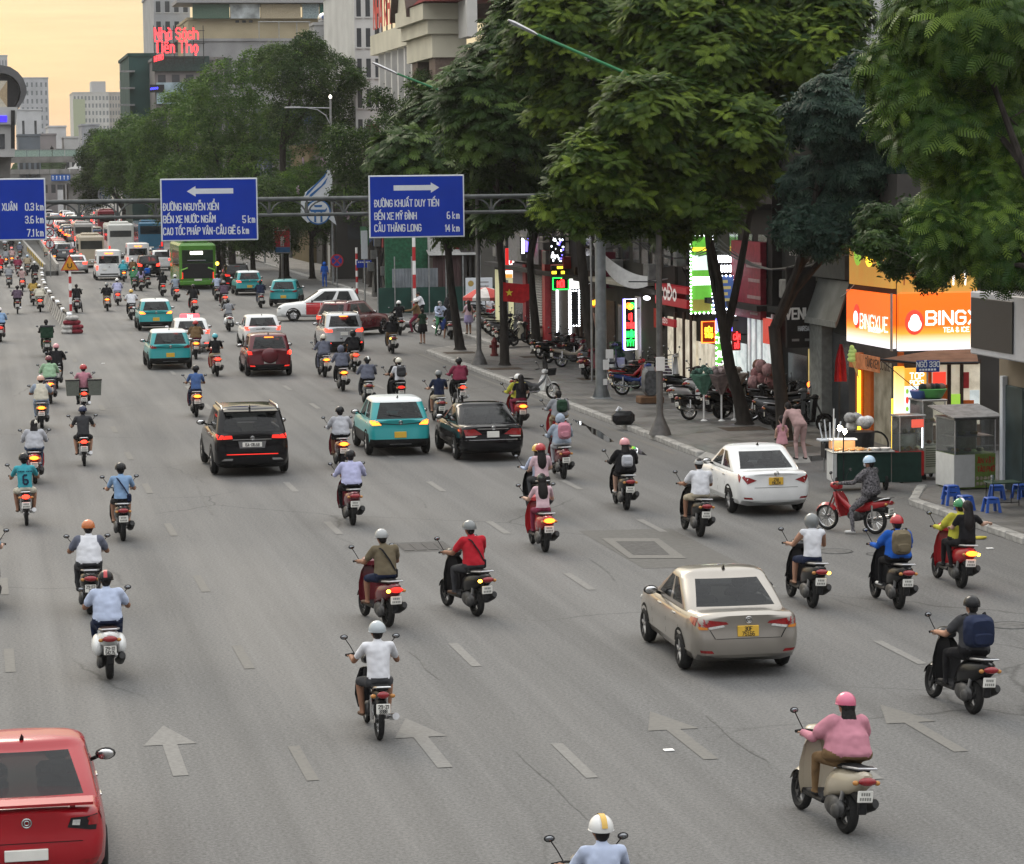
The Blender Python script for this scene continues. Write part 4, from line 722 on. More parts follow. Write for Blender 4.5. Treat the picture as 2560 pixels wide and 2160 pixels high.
# - white building with a dark screen, near right
XW=22.75;t=thing('building','white fronted building with a large blank dark screen at the right edge','building',(23.6,44,KZ));b=MB();b.box((0,0,0),(9,17.6,7));b.build('wall',mat('beige_wall',(.24,.20,.15),.85,noise=.15,scale=.8),t)
a,c=atX(2431,727,XW),atX(2431,884,XW);b=MB();b.bbox((XW-23.6-.05,0,c[2]-KZ),(-.01,a[1]-44,a[2]-KZ),.03);b.build('white_fascia',mat('fascia_white',(.50,.51,.54),.45,noise=.04),t)
ys,ye=atX(2433,800,XW)[1]-44-.08,atX(2540,800,XW)[1]-44;z0_,z1_=atX(2435,868,XW)[2],atX(2435,742,XW)[2];b=MB();b.bbox((XW-23.6-.09,ye,z0_-KZ),(XW-23.6-.052,ys,z1_-KZ),.01);b.build('dark_screen',mat('screen_dark',(.022,.022,.023),.45,noise=.1),t)
for k in range(4):b=MB();y1_=17.0-k*1.15;b.bbox((-.08,y1_-1.1,.05),(-.006,y1_,2.5),.02);b.build('door_panel',mat('door_teal',(.03,.05,.055),.5,.3,noise=.4,scale=1.2),t)
b=MB();b.bbox((-.14,17.02,0),(-.01,17.2,2.7),.01);b.build('door_frame',M_SW,t)
# = FOOD STALLS IN THE ALLEY MOUTH
def cabinet(px,w,d,ztab,ztop,label,low,glass=True,side=None,roof=None):
 x,y=gp(*px);t=thing('food_cabinet',label,'food stall',(x,y,0),R(4),'glass food cabinets');b=MB();b.bbox((-w/2,0,.16),(w/2,d,ztab),.02);b.build('lower_body',low,t)
 b=MB();b.quad((-w/2-.004,.01,.18),(-w/2-.004,d-.01,.18),(-w/2-.004,d-.01,ztab-.01),(-w/2-.004,.01,ztab-.01));b.build('side_panel',side or low,t)
 for ax_ in (-1,1):
  for by in (0,d):b=MB();b.tube([(ax_*(w/2-.015),by+(.015 if by==0 else -.015),ztab),(ax_*(w/2-.015),by+(.015 if by==0 else -.015),ztop)],.018,6);b.build('corner_post',M_ALU,t);b=MB();b.disc((ax_*(w/2-.08),by+(.08 if by==0 else -.08),.08),(1,0,0),.08,.05,10);b.build('castor',M_RUB,t)
 b=MB();b.bbox((-w/2-.03,-.03,ztop),(w/2+.03,d+.03,ztop+.05),.01);b.build('top',roof or M_ALU,t)
 b=MB();b.box((-w/2+.04,.04,(ztab+ztop)/2),(w/2-.04,d-.04,(ztab+ztop)/2+.02));b.build('shelf',M_ALU,t)
 for k in range(5):b=MB();b.ell((-w*.3+k*w*.15,d*.4,ztab+.06+(k%2)*(ztop-ztab)*.5),(w*.1,.1,.05),8,5);b.build('food_item',mat('food%d'%(k%3),((.5,.38,.14),(.42,.40,.22),(.35,.16,.08))[k%3],.7),t,True)
 gm=mat('cabinet_glass',(.75,.8,.8),.03,trans=.92,noise=.05,spec=.5);b=MB();b.box((-w/2+.02,.005,ztab),(w/2-.02,.012,ztop));b.build('front_glass',gm,t);b=MB();b.box((-w/2+.005,.02,ztab),(-w/2+.012,d-.02,ztop));b.build('side_glass',gm,t);b=MB();b.box((-w/2+.02,d-.03,ztab),(w/2-.02,d-.02,ztop));b.build('back_panel',M_STEEL,t)
 return t,w,d
REDP=mat('stall_red',(.40,.02,.02),.5,noise=.1);t,w,d=cabinet((2280,1207),.66,.5,.78,1.62,'red bread roll cabinet with lit glass shelves',REDP)
for zz in (.38,.68):b=MB();b.ell((.02,-.012,zz),(.2,.008,.07),12,6);b.build('printed_bread',mat('print_bread',(.6,.52,.36),.6),t,True)
b=MB();b.bbox((-.02,-.02,1.36),(.3,0,1.56),.01);b.build('price_card',glow('card_red',(1,.15,.1),.6),t);b=MB();b.tube([(.28,.03,.85),(.28,.03,1.35)],.015,6);b.build('lamp_tube',NEON_W,t)
t,w,d=cabinet((2335,1200),.62,.8,.86,1.95,'tall glass cabinet with a printed menu side, a basin on top',mat('menu_panel',(.42,.45,.38),.6,noise=.1))
for k in range(9):b=MB();b.quad((-.22,-.006,.78-k*.055),(.1+(k%3)*.05,-.006,.78-k*.055),(.1+(k%3)*.05,-.006,.80-k*.055),(-.22,-.006,.80-k*.055));b.build('menu_line',mat('print_dkgreen',(.10,.13,.09),.7),t)
x,y=gp(2335,1200);q=thing('basin','green plastic basin full of shopping on the menu cabinet','basin',(x+.08,y+.35,2.0));b=MB();b.tube([(0,0,0),(0,0,.03),(0,0,.24)],[.2,.24,.36],16);b.build('bowl',mat('basin_green',(.10,.38,.10),.4),q,True)
for k in range(5):b=MB();b.ell((-.25+k*.12,.0,.28),(.12,.13,.1),8,6);b.build('bag',(M_BLACK,cloth('wrapbrown',(.2,.12,.1)),M_DARK)[k%3],q,True)
q=thing('basin','blue plastic basin beside the green one','basin',(x-.25,y+.4,2.0));b=MB();b.tube([(0,0,0),(0,0,.02),(0,0,.2)],[.15,.18,.24],14);b.build('bowl',mat('basin_blue',(.06,.12,.36),.4),q,True)
t,w,d=cabinet((2438,1238),1.05,1.1,.98,1.78,'large white framed street food cart with a green printed front',mat('cart_green',(.16,.24,.06),.6,noise=.2),side=mat('cart_white',(.55,.56,.55),.5,noise=.06),roof=mat('cart_roof',(.20,.20,.2),.5,.3,noise=.3))
b=MB();b.box((-.55,-.02,.2),(-.02,-.003,.97));b.build('white_panel',MATS['cart_white'],t);bl_text(t,'ĂN VẶT',MATS['stall_red'],.26,.76,.11,.8,.5,-.02);bl_text(t,'TÀO PHỚ',MATS['stall_red'],.26,.56,.11,.68,.5,-.02);b=MB()
for k in range(10):b.ell((.05+(k%5)*.1,-.012,.27+(k//5)*.13),(.045,.006,.045),8,5)
o=b.build('printed_food',mat('print_food',(.30,.27,.20),.7,noise=.5,scale=12),t);o['kind']='stuff'
b=MB();b.add([(-.65,-.2,1.84),(.65,-.2,1.84),(.65,1.3,2.02),(-.65,1.3,2.02),(-.65,-.2,1.87),(.65,-.2,1.87),(.65,1.3,2.05),(-.65,1.3,2.05)],[(3,2,1,0),(4,5,6,7),(0,1,5,4),(1,2,6,5),(2,3,7,6),(3,0,4,7)]);b.build('canopy',MATS['cart_roof'],t)
# grill cart with bulbs
x0,y0=gp(2165,1228);t=thing('food_cart','skewer cart with green front, white side and a bright bare bulb','food stall',(x0,y0,0),R(-6));b=MB();b.bbox((-.7,0,.2),(.62,.75,.92),.02);b.build('body',mat('cart_dkgreen',(.012,.035,.028),.5,noise=.2),t);b=MB();b.bbox((-.80,-.02,.22),(-.705,.78,.95),.02);b.build('white_side',MATS['cart_white'],t);b=MB();b.bbox((-.84,-.06,.93),(.70,.82,.96),.01);b.build('table_top',mat('table_grey',(.3,.3,.29),.5),t);b=MB();b.box((.63,.0,.2),(1.35,.03,.92));b.build('open_door',MATS['cart_dkgreen'],t)
b=MB();b.torus((-.72,.1,.2),(1,0,0),.16,.04,16,6);b.build('wheel',M_RUB,t);b=MB();b.torus((.5,.1,.2),(1,0,0),.16,.04,16,6);b.build('wheel',M_RUB,t);b=MB();b.tube([(-.82,-.02,.2),(-.78,.0,2.0)],.018,6);b.build('lamp_post',M_WHITE,t);b=MB();b.tube([(-.55,-.02,.2),(-.55,0,1.75)],.016,6);b.build('pole',M_DARK,t)
for dx,dz in ((-.62,1.52),(-.5,1.44)):b=MB();b.ell((dx,.1,dz),(.05,.05,.065),10,8);b.build('light_bulb',glow('bare_bulb',(1.,.88,.62),160),t,True)
r_=random.Random(9)
for k in range(34):x,y=r_.uniform(-.75,.2),r_.uniform(.1,.7);b=MB();b.tube([(x,y,.98),(x+.12,y+.02,.99)],.03,5);b.build('skewer',mat('skewer%d'%(k%3),((.42,.24,.12),(.5,.34,.18),(.5,.2,.06))[k%3],.6),t)
for x,m in ((.25,M_WHITE),(.5,M_WHITE)):b=MB();b.tube([(x,.2,.965),(x,.2,1.02)],[.11,.15],14);b.build('tray',m,t)
b=MB();b.bbox((-.75,.5,.97),(-.15,.78,1.18),.02);b.build('display_box',mat('amber_box',(.5,.25,.12),.4,emit=(1,.5,.2),es=.2),t);b=MB();b.bbox((-.78,.48,1.185),(-.1,.8,1.22),.01);b.build('box_lid',M_SW,t)
x,y=gp(2185,1205);q=thing('pot','big dark pot heaped with plastic bags behind the skewer cart','pot',(x,y+1.2,0));b=MB();b.tube([(0,0,.5),(0,0,1.15)],[.36,.4],16);b.build('drum',M_DARK,q,True,40);b=MB();b.torus((.4,-.1,.8),(0,1,0),.34,.025,20,6);b.build('bicycle_tyre',M_RUB,q);b=MB();b.tube([(-.25,.0,0),(-.25,0,.55)],.03,6);b.tube([(.25,.0,0),(.25,0,.55)],.03,6);b.build('trestle',M_STEEL,q)
for k in range(6):b=MB();b.ell((-.25+k*.1,r_.uniform(-.1,.1),1.25+r_.uniform(0,.25)),(.16,.16,.14),8,6);b.build('plastic_bag',mat('plastic_bag%d'%(k%2),((.3,.3,.3),(.62,.62,.62))[k%2],.35,noise=.4,scale=9,bump=1),q,True)
x,y=gp(2076,1178);q=thing('basket','dark crate holding upturned white plastic chairs','basket',(x,y,0));b=MB();b.bbox((-.2,-.2,.35),(.2,.2,.75),.02);b.build('crate',M_DARK,q);b=MB()
for k in range(5):b=MB();b.tube([(-.18+k*.09,0,.7),(-.3+k*.16,.05*k,1.25+.08*(k%2))],.02,5);b.build('chair_leg',M_SW,q)
b=MB();b.bbox((-.32,-.2,.78),(.1,.2,.84),.02);b.build('chair_seat',M_SW,q)
for sx in (-.17,.17):b=MB();b.tube([(sx,0,0),(sx,0,.36)],.02,5);b.build('stand_leg',M_STEEL,q)
# stools and table
_st=mat('stool_blue',(.03,.10,.42),.45,noise=.08)
def stool(px,z,label,rz=0,s_=1.):
 x,y=gp(*px,KZ);t=thing('plastic_stool',label,'stool',(x,y,KZ+z),R(rz),'blue plastic stools');b=MB();b.bbox((-.135,-.135,.29),(.135,.135,.33),.03);b.build('seat',_st,t)
 for ax_ in (-1,1):
  for ay in (-1,1):b=MB();b.loft([[(ax_*(o+w_*c_),ay*(o+w_*e_),z_) for c_,e_ in ((-1,-1),(1,-1),(1,1),(-1,1))] for z_,o,w_ in ((0,.15,.03),(.30,.112,.022))]);b.build('leg',_st,t)
 for q in ((-.13,-.125,.09,.14,-.118),(-.13,.118,.09,.14,.125)):b=MB();b.box((q[0],q[1],.2),(.13,q[4],.28));b.build('rail',_st,t)
stool((2378,1262),0,'blue plastic stool, lower of the stacked pair');stool((2378,1262),.12,'blue plastic stool, upper of the stacked pair',4);stool((2412,1275),0,'blue plastic stool beside the stacked pair',10);stool((2478,1280),0,'blue plastic stool in front of the folding table');stool((2492,1248),0,'blue plastic stool behind the folding table legs',-8);stool((2552,1246),0,'blue plastic stool at the right edge',12)
x,y=gp(2506,1262,KZ);t=thing('folding_table','low dark folding table with a glass on it','table',(x,y,KZ));b=MB();b.bbox((-.36,-.28,.50),(.36,.28,.53),.01);b.build('table_top',mat('table_dkgreen',(.03,.06,.04),.5),t)
for sx in (-1,1):b=MB();b.tube([(sx*.3,-.24,0),(sx*.3,-.22,.5)],.012,5);b.build('leg',M_DARK,t);b=MB();b.tube([(sx*.3,.24,0),(sx*.3,.22,.5)],.012,5);b.build('leg',M_DARK,t)
b=MB();b.tube([(-.3,-.24,.08),(.3,-.24,.08)],.01,5);b.build('cross_bar',M_DARK,t);q=thing('drinking_glass','small drinking glass standing on the folding table','glass',(x-.2,y+.1,KZ+.53));b=MB();b.tube([(0,0,0),(0,0,.14)],[.035,.045],10);b.build('glass',mat('clear_glass',(.8,.85,.85),.05,trans=.9,noise=.02),q,True)
x,y=gp(2448,1348);b=MB();b.ell((0,0,.03),(.14,.08,.04),10,5);b.ell((.1,.04,.03),(.09,.07,.03),8,5);tag(b.build('cloth_scrap',cloth('scrap',(.5,.42,.06)),loc=(x,y,0)),'crumpled yellow cloth lying at the kerb','rag')
for (px,nm) in (((258,909),'pale scrap of litter on the asphalt left of the teal taxi'),((1672,1877),'white scrap of paper near the worn arrow'),((2475,1372),'white scrap of litter by the near kerb')):
 x,y=gp(*px);b=MB();b.bbox((-.07,-.06,.004),(.07,.06,.02),.008);tag(b.build('litter',M_WHITE,loc=(x,y,0)),nm,'litter')
for (px,nm) in (((1120,880),'soil pit of the corner tree'),):pass
for (px) in ((1150,882),(1262,922),(1342,892),(1490,947),(1860,1072),(1962,1112)):
 x,y=gp(*px,KZ);flat('tree_pit',[[(x-.65,y-.6),(x+.65,y-.6),(x+.65,y+.6),(x-.65,y+.6)]],KZ+.006,M_SOIL)
 # puddles in the gutter, mirroring the neon signs
M_WET=mat('water',(.02,.02,.02),.04,noise=.1,spec=.8)
for pts in ([(1462,1062),(1500,1078),(1535,1104),(1520,1106),(1480,1084)],[(1560,1106),(1600,1124),(1618,1139),(1590,1135)],[(1430,1048),(1452,1054),(1470,1066),(1450,1063)]):flat('puddle',[[gp(*p) for p in pts[::-1]]],.007,M_WET)
b=MB();t=thing('cable_bundle','sagging bundle of black cables strung along the shop fronts','cables',(24.0,76,0))
for j in range(5):
 for k in range(5):
  y0=k*12.;b=MB();b.tube([(rnd.uniform(-.02,.02)-.1*(j%2),y0+12*q/6,5.1+j*.09-.45*math.sin(PI*q/6)*(1+.2*j)) for q in range(7)],.022,4);b.build('cable',M_BLACK,t,True)
  # = TREES
NR=np.random.RandomState(11)
def leaf_mat(name,dark,light,rough=.55,sub=.25):
 m=bpy.data.materials.new(name);m.use_nodes=True;nt=m.node_tree;L=nt.links;N=nt.nodes;b=N['Principled BSDF']
 at=N.new('ShaderNodeAttribute');at.attribute_name='tint'
 cr=N.new('ShaderNodeValToRGB');e=cr.color_ramp.elements
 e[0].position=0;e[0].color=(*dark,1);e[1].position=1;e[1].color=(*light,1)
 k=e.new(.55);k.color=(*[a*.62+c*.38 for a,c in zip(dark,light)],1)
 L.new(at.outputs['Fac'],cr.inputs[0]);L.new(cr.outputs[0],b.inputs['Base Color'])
 b.inputs['Roughness'].default_value=rough;b.inputs['Specular IOR Level'].default_value=.14
 tr=N.new('ShaderNodeBsdfTranslucent');L.new(cr.outputs[0],tr.inputs[0]);ms=N.new('ShaderNodeMixShader');ms.inputs[0].default_value=sub
 L.new(b.outputs[0],ms.inputs[1]);L.new(tr.outputs[0],ms.inputs[2]);L.new(ms.outputs[0],N['Material Output'].inputs[0])
 return m
M_LEAF=leaf_mat('leaf_green',(.016,.044,.007),(.165,.235,.028))
M_LEAF_FAR=leaf_mat('leaf_street',(.026,.066,.012),(.115,.20,.030))
M_LEAF_BLUE=leaf_mat('leaf_bluish',(.012,.030,.022),(.055,.095,.062))
M_LEAF_FROND=leaf_mat('leaf_frond',(.020,.058,.010),(.15,.235,.034),.42)
M_LEAF_DULL=leaf_mat('leaf_dull',(.014,.038,.009),(.085,.14,.028))
M_FLOWER=mat('flower_lilac',(.42,.30,.38),.7,noise=.2)
M_BARK=mat('bark',(.026,.022,.019),.95,noise=.4,scale=9,bump=.8,stretch=(1,1,.25))
def frond(Lf,n,w,droop,rise,ff=.62):
 """one pinnate leaf along +x: pairs of leaflets as quads"""
 V=[]
 for i in range(n):
  t0=.16+.84*i/n;t1=t0+ff/n
  ll=w*(.55+.75*math.sin(PI*min(1,(t0*.92+.1))))*(1.0 if i<n-1 else .7)
  for sg in (-1,1):
   def P(t,y):
    return (Lf*(t-.10*y/max(w,1e-3)*0),y*sg,rise*t-droop*t*t-abs(y)*.35)
   V.append([P(t0,0),P(t1,0.0),P(t0+(ff*.75+.75)/n,ll*.92),P(t0+.8/n,ll*1.04)])
 return np.array(V) # (q,4,3)
def rot_z(a):
 c,s=math.cos(a),math.sin(a);return np.array([[c,-s,0],[s,c,0],[0,0,1.]])
def rosette(k,Lf,n,w,droop,rise,seed,ff=.62):
 r=np.random.RandomState(seed);out=[]
 for i in range(k):
  q=frond(Lf*r.uniform(.75,1.1),n,w,droop*r.uniform(.7,1.3),rise*r.uniform(.3,1.6),ff)
  out.append(q@rot_z(2*PI*(i+r.uniform(-.25,.25))/k).T)
 return np.concatenate(out)
def simple_clump(k,size,seed,l0=.35,l1=.6):
 r=np.random.RandomState(seed);out=[]
 for i in range(k):
  d=r.normal(size=3);d/=np.linalg.norm(d);c=d*size*r.uniform(.3,1)*np.array([1,1,.55])
  a=r.normal(size=3);a/=np.linalg.norm(a);a[2]*=.6;b=np.cross(a,d);b/=np.linalg.norm(b)+1e-6
  l=size*r.uniform(l0,l1);w=l*.42
  out.append([c-a*l*.5,c-b*w*.5+a*l*.05,c+a*l*.5,c+b*w*.5+a*l*.05])
 return np.array(out)
TEMPL={
'rosette':[rosette(10,.52,8,.095,.20,.30,s,.70) for s in range(4)],
'rosette_far':[rosette(8,.58,5,.125,.22,.28,s+20,.72) for s in range(4)],
'frond':[rosette(7,.85,9,.135,.36,.34,s+40,.52) for s in range(4)],
'small':[rosette(7,.26,3,.085,.16,.12,s+60) for s in range(4)],
'far':[simple_clump(34,.75,s+80,.24,.40) for s in range(5)],
'mid':[simple_clump(40,.5,s+90,.2,.34) for s in range(5)],
}
def crown_points(lobes,n,r):
 lb=np.array(lobes);wgt=lb[:,3]**2;wgt/=wgt.sum();P=[];D=[]
 while len(P)<n:
  i=r.choice(len(lb),p=wgt);c,R3=lb[i,:3],lb[i,3:6]
  d=r.normal(size=3);d/=np.linalg.norm(d)
  if d[2]<-.55 and r.rand()<.7:continue
  bump_=1+.10*math.sin(5*d[0]+i)*math.sin(4*d[1]+2*i)+.08*math.sin(9*d[2]+3*i)
  p=c+d*R3*bump_*r.uniform(.86,1.06)
  q=(p-lb[:,:3])/lb[:,3:6];dist=(q*q).sum(1);dist[i]=9
  if dist.min()<.62:continue
  P.append(p);D.append(d)
 return np.array(P),np.array(D)
def crown_mesh(name,lobes,kind,n,seed,m,size=1.0,fill=0.5,bias=.5,flowers=0):
 r=np.random.RandomState(seed);P,D=crown_points(lobes,n,r)
 T=TEMPL[kind];chunks=[];tints=[]
 up=np.array([0,0,1.])
 for p,d in zip(P,D):
  t=T[r.randint(len(T))]
  ax=d*.55+up*r.uniform(.45,1.0)+r.normal(size=3)*.16;ax/=np.linalg.norm(ax)
  if kind=='frond':
   ax=d*.75+up*.35+r.normal(size=3)*.2;ax/=np.linalg.norm(ax)
  a=np.cross(ax,[.3,.9,.1]);a/=np.linalg.norm(a);b=np.cross(ax,a);M=np.stack([a,b,ax],1)@rot_z(r.uniform(0,2*PI))
  s=size*r.uniform(.75,1.25)
  chunks.append((t.reshape(-1,3)*s)@M.T+p)
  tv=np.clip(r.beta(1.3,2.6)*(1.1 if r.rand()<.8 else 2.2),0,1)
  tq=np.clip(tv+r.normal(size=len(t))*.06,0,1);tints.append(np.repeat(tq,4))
 nf=int(n*fill)
 lb=np.array(lobes)
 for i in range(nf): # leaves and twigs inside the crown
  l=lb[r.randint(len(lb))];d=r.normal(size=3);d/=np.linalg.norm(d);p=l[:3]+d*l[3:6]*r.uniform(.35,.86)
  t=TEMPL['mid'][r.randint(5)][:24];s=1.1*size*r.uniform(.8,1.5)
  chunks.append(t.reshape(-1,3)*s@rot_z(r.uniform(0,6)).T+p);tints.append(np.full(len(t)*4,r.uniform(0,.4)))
 V=np.concatenate(chunks).astype(np.float32);TT=np.concatenate(tints).astype(np.float32);nq=len(V)//4
 me=bpy.data.meshes.new(name);me.vertices.add(len(V));me.vertices.foreach_set('co',V.ravel())
 me.loops.add(len(V));me.loops.foreach_set('vertex_index',np.arange(len(V),dtype=np.int32))
 me.polygons.add(nq);me.polygons.foreach_set('loop_start',np.arange(0,nq*4,4,dtype=np.int32));me.polygons.foreach_set('loop_total',np.full(nq,4,np.int32))
 me.update(calc_edges=True);at=me.attributes.new('tint','FLOAT','POINT');at.data.foreach_set('value',TT)
 me.materials.append(m)
 return me,P
def lobe(x,y,rpx,Yw,squash=.85):
 c=atY(x,y,Yw);d=math.sqrt(c[0]**2+c[1]**2);rr=rpx*d/FPX
 return (c[0],c[1],c[2],rr,rr*1.05,rr*squash)
TREE_Q=[0]
def tree(label,base,lobes,kind,n,m,size=1.,trunk_r=.17,lean=(0,0),forks=3,name='street_tree',group='trees along the pavement',fill=.5,fork_z=None,flowers=0,twist=0.):
 t=thing(name,label,'tree',(base[0],base[1],base[2] if len(base)>2 else KZ),0,group)
 o=Vector(t.location);seed=int(base[0]*100+base[1]*7)%9999;r=random.Random(seed)
 LB=[Vector(l[:3]) for l in lobes];cz=min(l.z-q[5]*.5 for l,q in zip(LB,lobes))
 fz=fork_z or max(2.4,cz-o.z-.6);tb=MB()
 top=Vector((lean[0],lean[1],fz))
 pts=[Vector((0,0,-.05)),Vector((0,0,.12)),top*.33+Vector((r.uniform(-.06,.06)+twist,0,0)),top*.66+Vector((r.uniform(-.08,.08)-twist,0,0)),top]
 tb.tube(pts,[trunk_r*1.75,trunk_r*1.15,trunk_r*.95,trunk_r*.85,trunk_r*.8],10);tb.build('trunk',M_BARK,t,True)
 mains=[];lb=MB();order=sorted(range(len(LB)),key=lambda i:-lobes[i][3])[:max(forks,3)]
 for i in order:
  e=LB[i]-o;tk=1.0
  if mains and len(mains)>=3:
   j=min(mains,key=lambda q:(q[1]-e).length);s_=j[0];tk=.6
  else:s_=top-Vector((0,0,.1))
  mid=s_.lerp(e,.5)+Vector((r.uniform(-.3,.3),r.uniform(-.3,.3),-.06*(e-s_).length));mains.append((mid.copy(),e))
  lb.tube([s_,s_.lerp(mid,.5)+Vector((r.uniform(-.12,.12),0,.12)),mid,mid.lerp(e,.55)+Vector((0,0,.1)),e],[trunk_r*.72*tk,trunk_r*.56*tk,trunk_r*.44*tk,trunk_r*.28*tk,trunk_r*.1],7)
  for q in range(5):
   d=Vector((r.gauss(0,1),r.gauss(0,1),r.gauss(.3,.7))).normalized()*lobes[i][3]*.8;s0=mid.lerp(e,r.uniform(.3,.95))
   lb.tube([s0,s0+d*.5+Vector((0,0,.1)),s0+d],[trunk_r*.17,trunk_r*.1,trunk_r*.05],5)
 lb.build('limbs',M_BARK,t,True)
 me,P=crown_mesh('crown',lobes,kind,n,seed,m,size,fill)
 c=link('crown',me,t);c.matrix_parent_inverse=Matrix.Translation(-o)
 if flowers:
  fb=MB()
  for p in P[r.randrange(5)::max(1,len(P)//flowers)]:
   for q in range(5):fb.ell((p[0]+r.uniform(-.12,.12),p[1]+r.uniform(-.1,.1),p[2]+.12*q+.1),(.11-.012*q,.11-.012*q,.09),6,4)
  f=fb.build('blossom',M_FLOWER,t,True);f.matrix_parent_inverse=Matrix.Translation(-o);f['kind']='stuff'
 return t
def LL(Yw,*l):return [lobe(a,b,c,Yw+(i%3-1)*Yw*.012) for i,(a,b,c) in enumerate(l)]
def gtree(px,**k):return (*gp(*px),KZ)
# the near row under the gantry
tree('broad street tree with yellow-green rosettes whose forked dark trunk stands behind the flower stall',gtree((1860,1072)),
LL(77.2,(1480,420,95),(1600,380,125),(1750,400,125),(1540,490,75),(1690,470,95),(1840,430,95),(1440,460,55),(1850,340,120),(1740,290,115),(1610,280,110),(1620,560,40),(1740,545,50),(1450,545,40),(1540,570,36),(1680,590,36),(1800,545,45),(1380,520,40))+LL(80,(1750,150,130),(1900,130,140),(1890,240,110),(2040,130,120),(1690,40,130),(1950,20,120),(2080,40,90),(1830,40,120)),'rosette',2700,M_LEAF,.80,.2,(-.5,.3),9,fork_z=2.6)
tree('dark bluish-green tree with small leaves whose trunk stands behind the bending woman',gtree((1962,1112)),
LL(73.5,(2080,290,105),(2150,410,115),(2050,470,90),(2200,270,95),(2110,540,90),(2230,540,75),(2000,570,55),(2250,420,80),(2160,200,70),(2060,600,45),(2270,380,70),(2180,590,45)),'small',3000,M_LEAF_BLUE,1.0,.2,(-.25,.2),6,fork_z=3.2)
tree('slender leaning street tree between the gantry mast and the parked motorbikes',gtree((1490,947)),
LL(98,(1500,140,145),(1450,270,120),(1560,310,110),(1410,60,120),(1640,120,130),(1560,20,120),(1640,230,90),(1350,150,90)),'rosette',1250,M_LEAF,.95,.2,(-.9,0),6)
tree('forked street tree in a square pit beside the shuttered shop',gtree((1342,892)),
LL(113,(1400,330,120),(1380,455,90),(1330,240,110),(1430,420,80),(1300,380,80),(1300,500,60),(1430,500,55),(1370,540,45)),'rosette_far',800,M_LEAF_DULL,1.1,.19,(-.25,0),5,fork_z=4.0)
tree('straight street tree beside the red flag',gtree((1262,922)),
LL(107,(1230,310,120),(1290,190,130),(1250,430,90),(1190,230,85),(1330,90,110),(1270,520,60),(1390,30,100),(1240,550,45)),'rosette_far',900,M_LEAF_DULL,1.1,.17,(-.15,0),5)
tree('forked street tree at the pavement corner with a blue sign strapped to its trunk',gtree((1150,882)),
LL(117.7,(1060,430,90),(1180,400,100),(1120,300,100),(1010,390,75),(1100,520,70),(1190,520,65),(1020,470,60),(1150,580,40)),'rosette_far',820,M_LEAF_DULL,1.1,.19,(-.45,0),5,fork_z=4.2)
tree('near tree with long drooping fronds at the upper right corner',(22.3,55.0,KZ),
LL(58.5,(2420,60,165),(2330,190,100),(2490,200,140),(2340,330,95),(2460,350,125),(2290,60,70),(2530,470,100),(2240,170,70),(2240,300,50),(2290,250,70)),'frond',1250,M_LEAF_FROND,.72,.2,(.2,.2),5,fork_z=5.4)
tree('leafy branches hanging over the white building with the dark screen',(22.5,53.0,KZ),
LL(57.5,(2490,590,85),(2420,600,65),(2360,640,40),(2530,640,85),(2480,490,90),(2400,500,75),(2340,560,45)),'frond',820,M_LEAF_FROND,.62,.17,(.3,.2),5,fork_z=5.0)
tree('small dark leaved tree whose twigs hang before the lit orange posters',(22.6,53.5,KZ),
LL(66,(2190,610,35),(2270,600,48),(2240,660,28),(2330,690,34),(2200,550,45),(2300,540,55),(2290,640,26)),'small',520,M_LEAF_DULL,.85,.05,(.4,.2),4,fork_z=5.4)
# beyond the side street
tree('dark conifer-like tree in front of the cream guest house',(25.6,160,KZ),LL(160,(960,350,62),(900,400,70),(1000,300,50),(1060,210,40),(1080,270,60),(950,250,30),(850,350,40),(900,470,60),(980,450,70),(1050,420,60)),'far',735,M_LEAF_DULL,.85,.25)
tree('lilac flowering tree behind the white emblem',(24.4,203,KZ),LL(203,(700,490,62),(760,470,68),(840,440,78),(910,470,62),(650,540,45),(800,540,60),(900,540,50)),'far',910,M_LEAF_FAR,.7,.2,flowers=42)
tree('dark round tree towering before the pale roof terrace',(22.6,205,KZ),LL(205,(740,190,80),(810,200,85),(850,290,65),(880,200,35),(760,300,90),(690,150,45),(770,120,38)),'far',1085,M_LEAF_DULL,.9,.3)
tree('broad layered tree directly above the left arrow sign',(20.6,226,KZ),LL(225,(570,230,85),(520,320,85),(610,330,95),(650,420,85),(560,420,80),(470,440,70),(640,170,50),(700,480,50),(600,480,70),(690,330,70)),'far',1330,M_LEAF_FAR,1.0,.3)
tree('layered bright tree left of the arrow sign',(19.6,255,KZ),LL(255,(440,300,68),(400,390,75),(480,370,80),(430,460,60),(360,350,50),(480,240,45),(500,500,50),(420,520,45),(380,450,55)),'far',1190,M_LEAF_FAR,1.05,.3)
tree('street tree at the bend beside the far bridge',(18.6,292,KZ),LL(290,(330,380,62),(300,440,55),(360,450,58),(280,360,40),(330,320,34)),'far',840,M_LEAF_FAR,1.15,.3)
tree('farthest street tree next to the bridges',(17.6,332,KZ),LL(330,(240,390,42),(255,440,45),(225,460,36),(280,420,40),(250,350,28),(235,500,30)),'far',665,M_LEAF_DULL,1.2,.3)
for i,(px,nm) in enumerate((((560,716),'dark trunked tree shading the parked motorbikes behind the blue raincoat'),((650,720),'tree behind the red poster stand'),((720,706),'thin tree right of the poster stand'),((930,690),'old tree with grey trunk behind the cable pole'))):
 x,y=gp(*px);tree(nm,(x,y+4,KZ),[lobe(px[0]-30,560,60,y+4),lobe(px[0]+50,545,70,y+4),lobe(px[0]+10,500,60,y+4),lobe(px[0]-10,610,40,y+4)],'far',455,M_LEAF_DULL,.8,.2,fork_z=3.6)
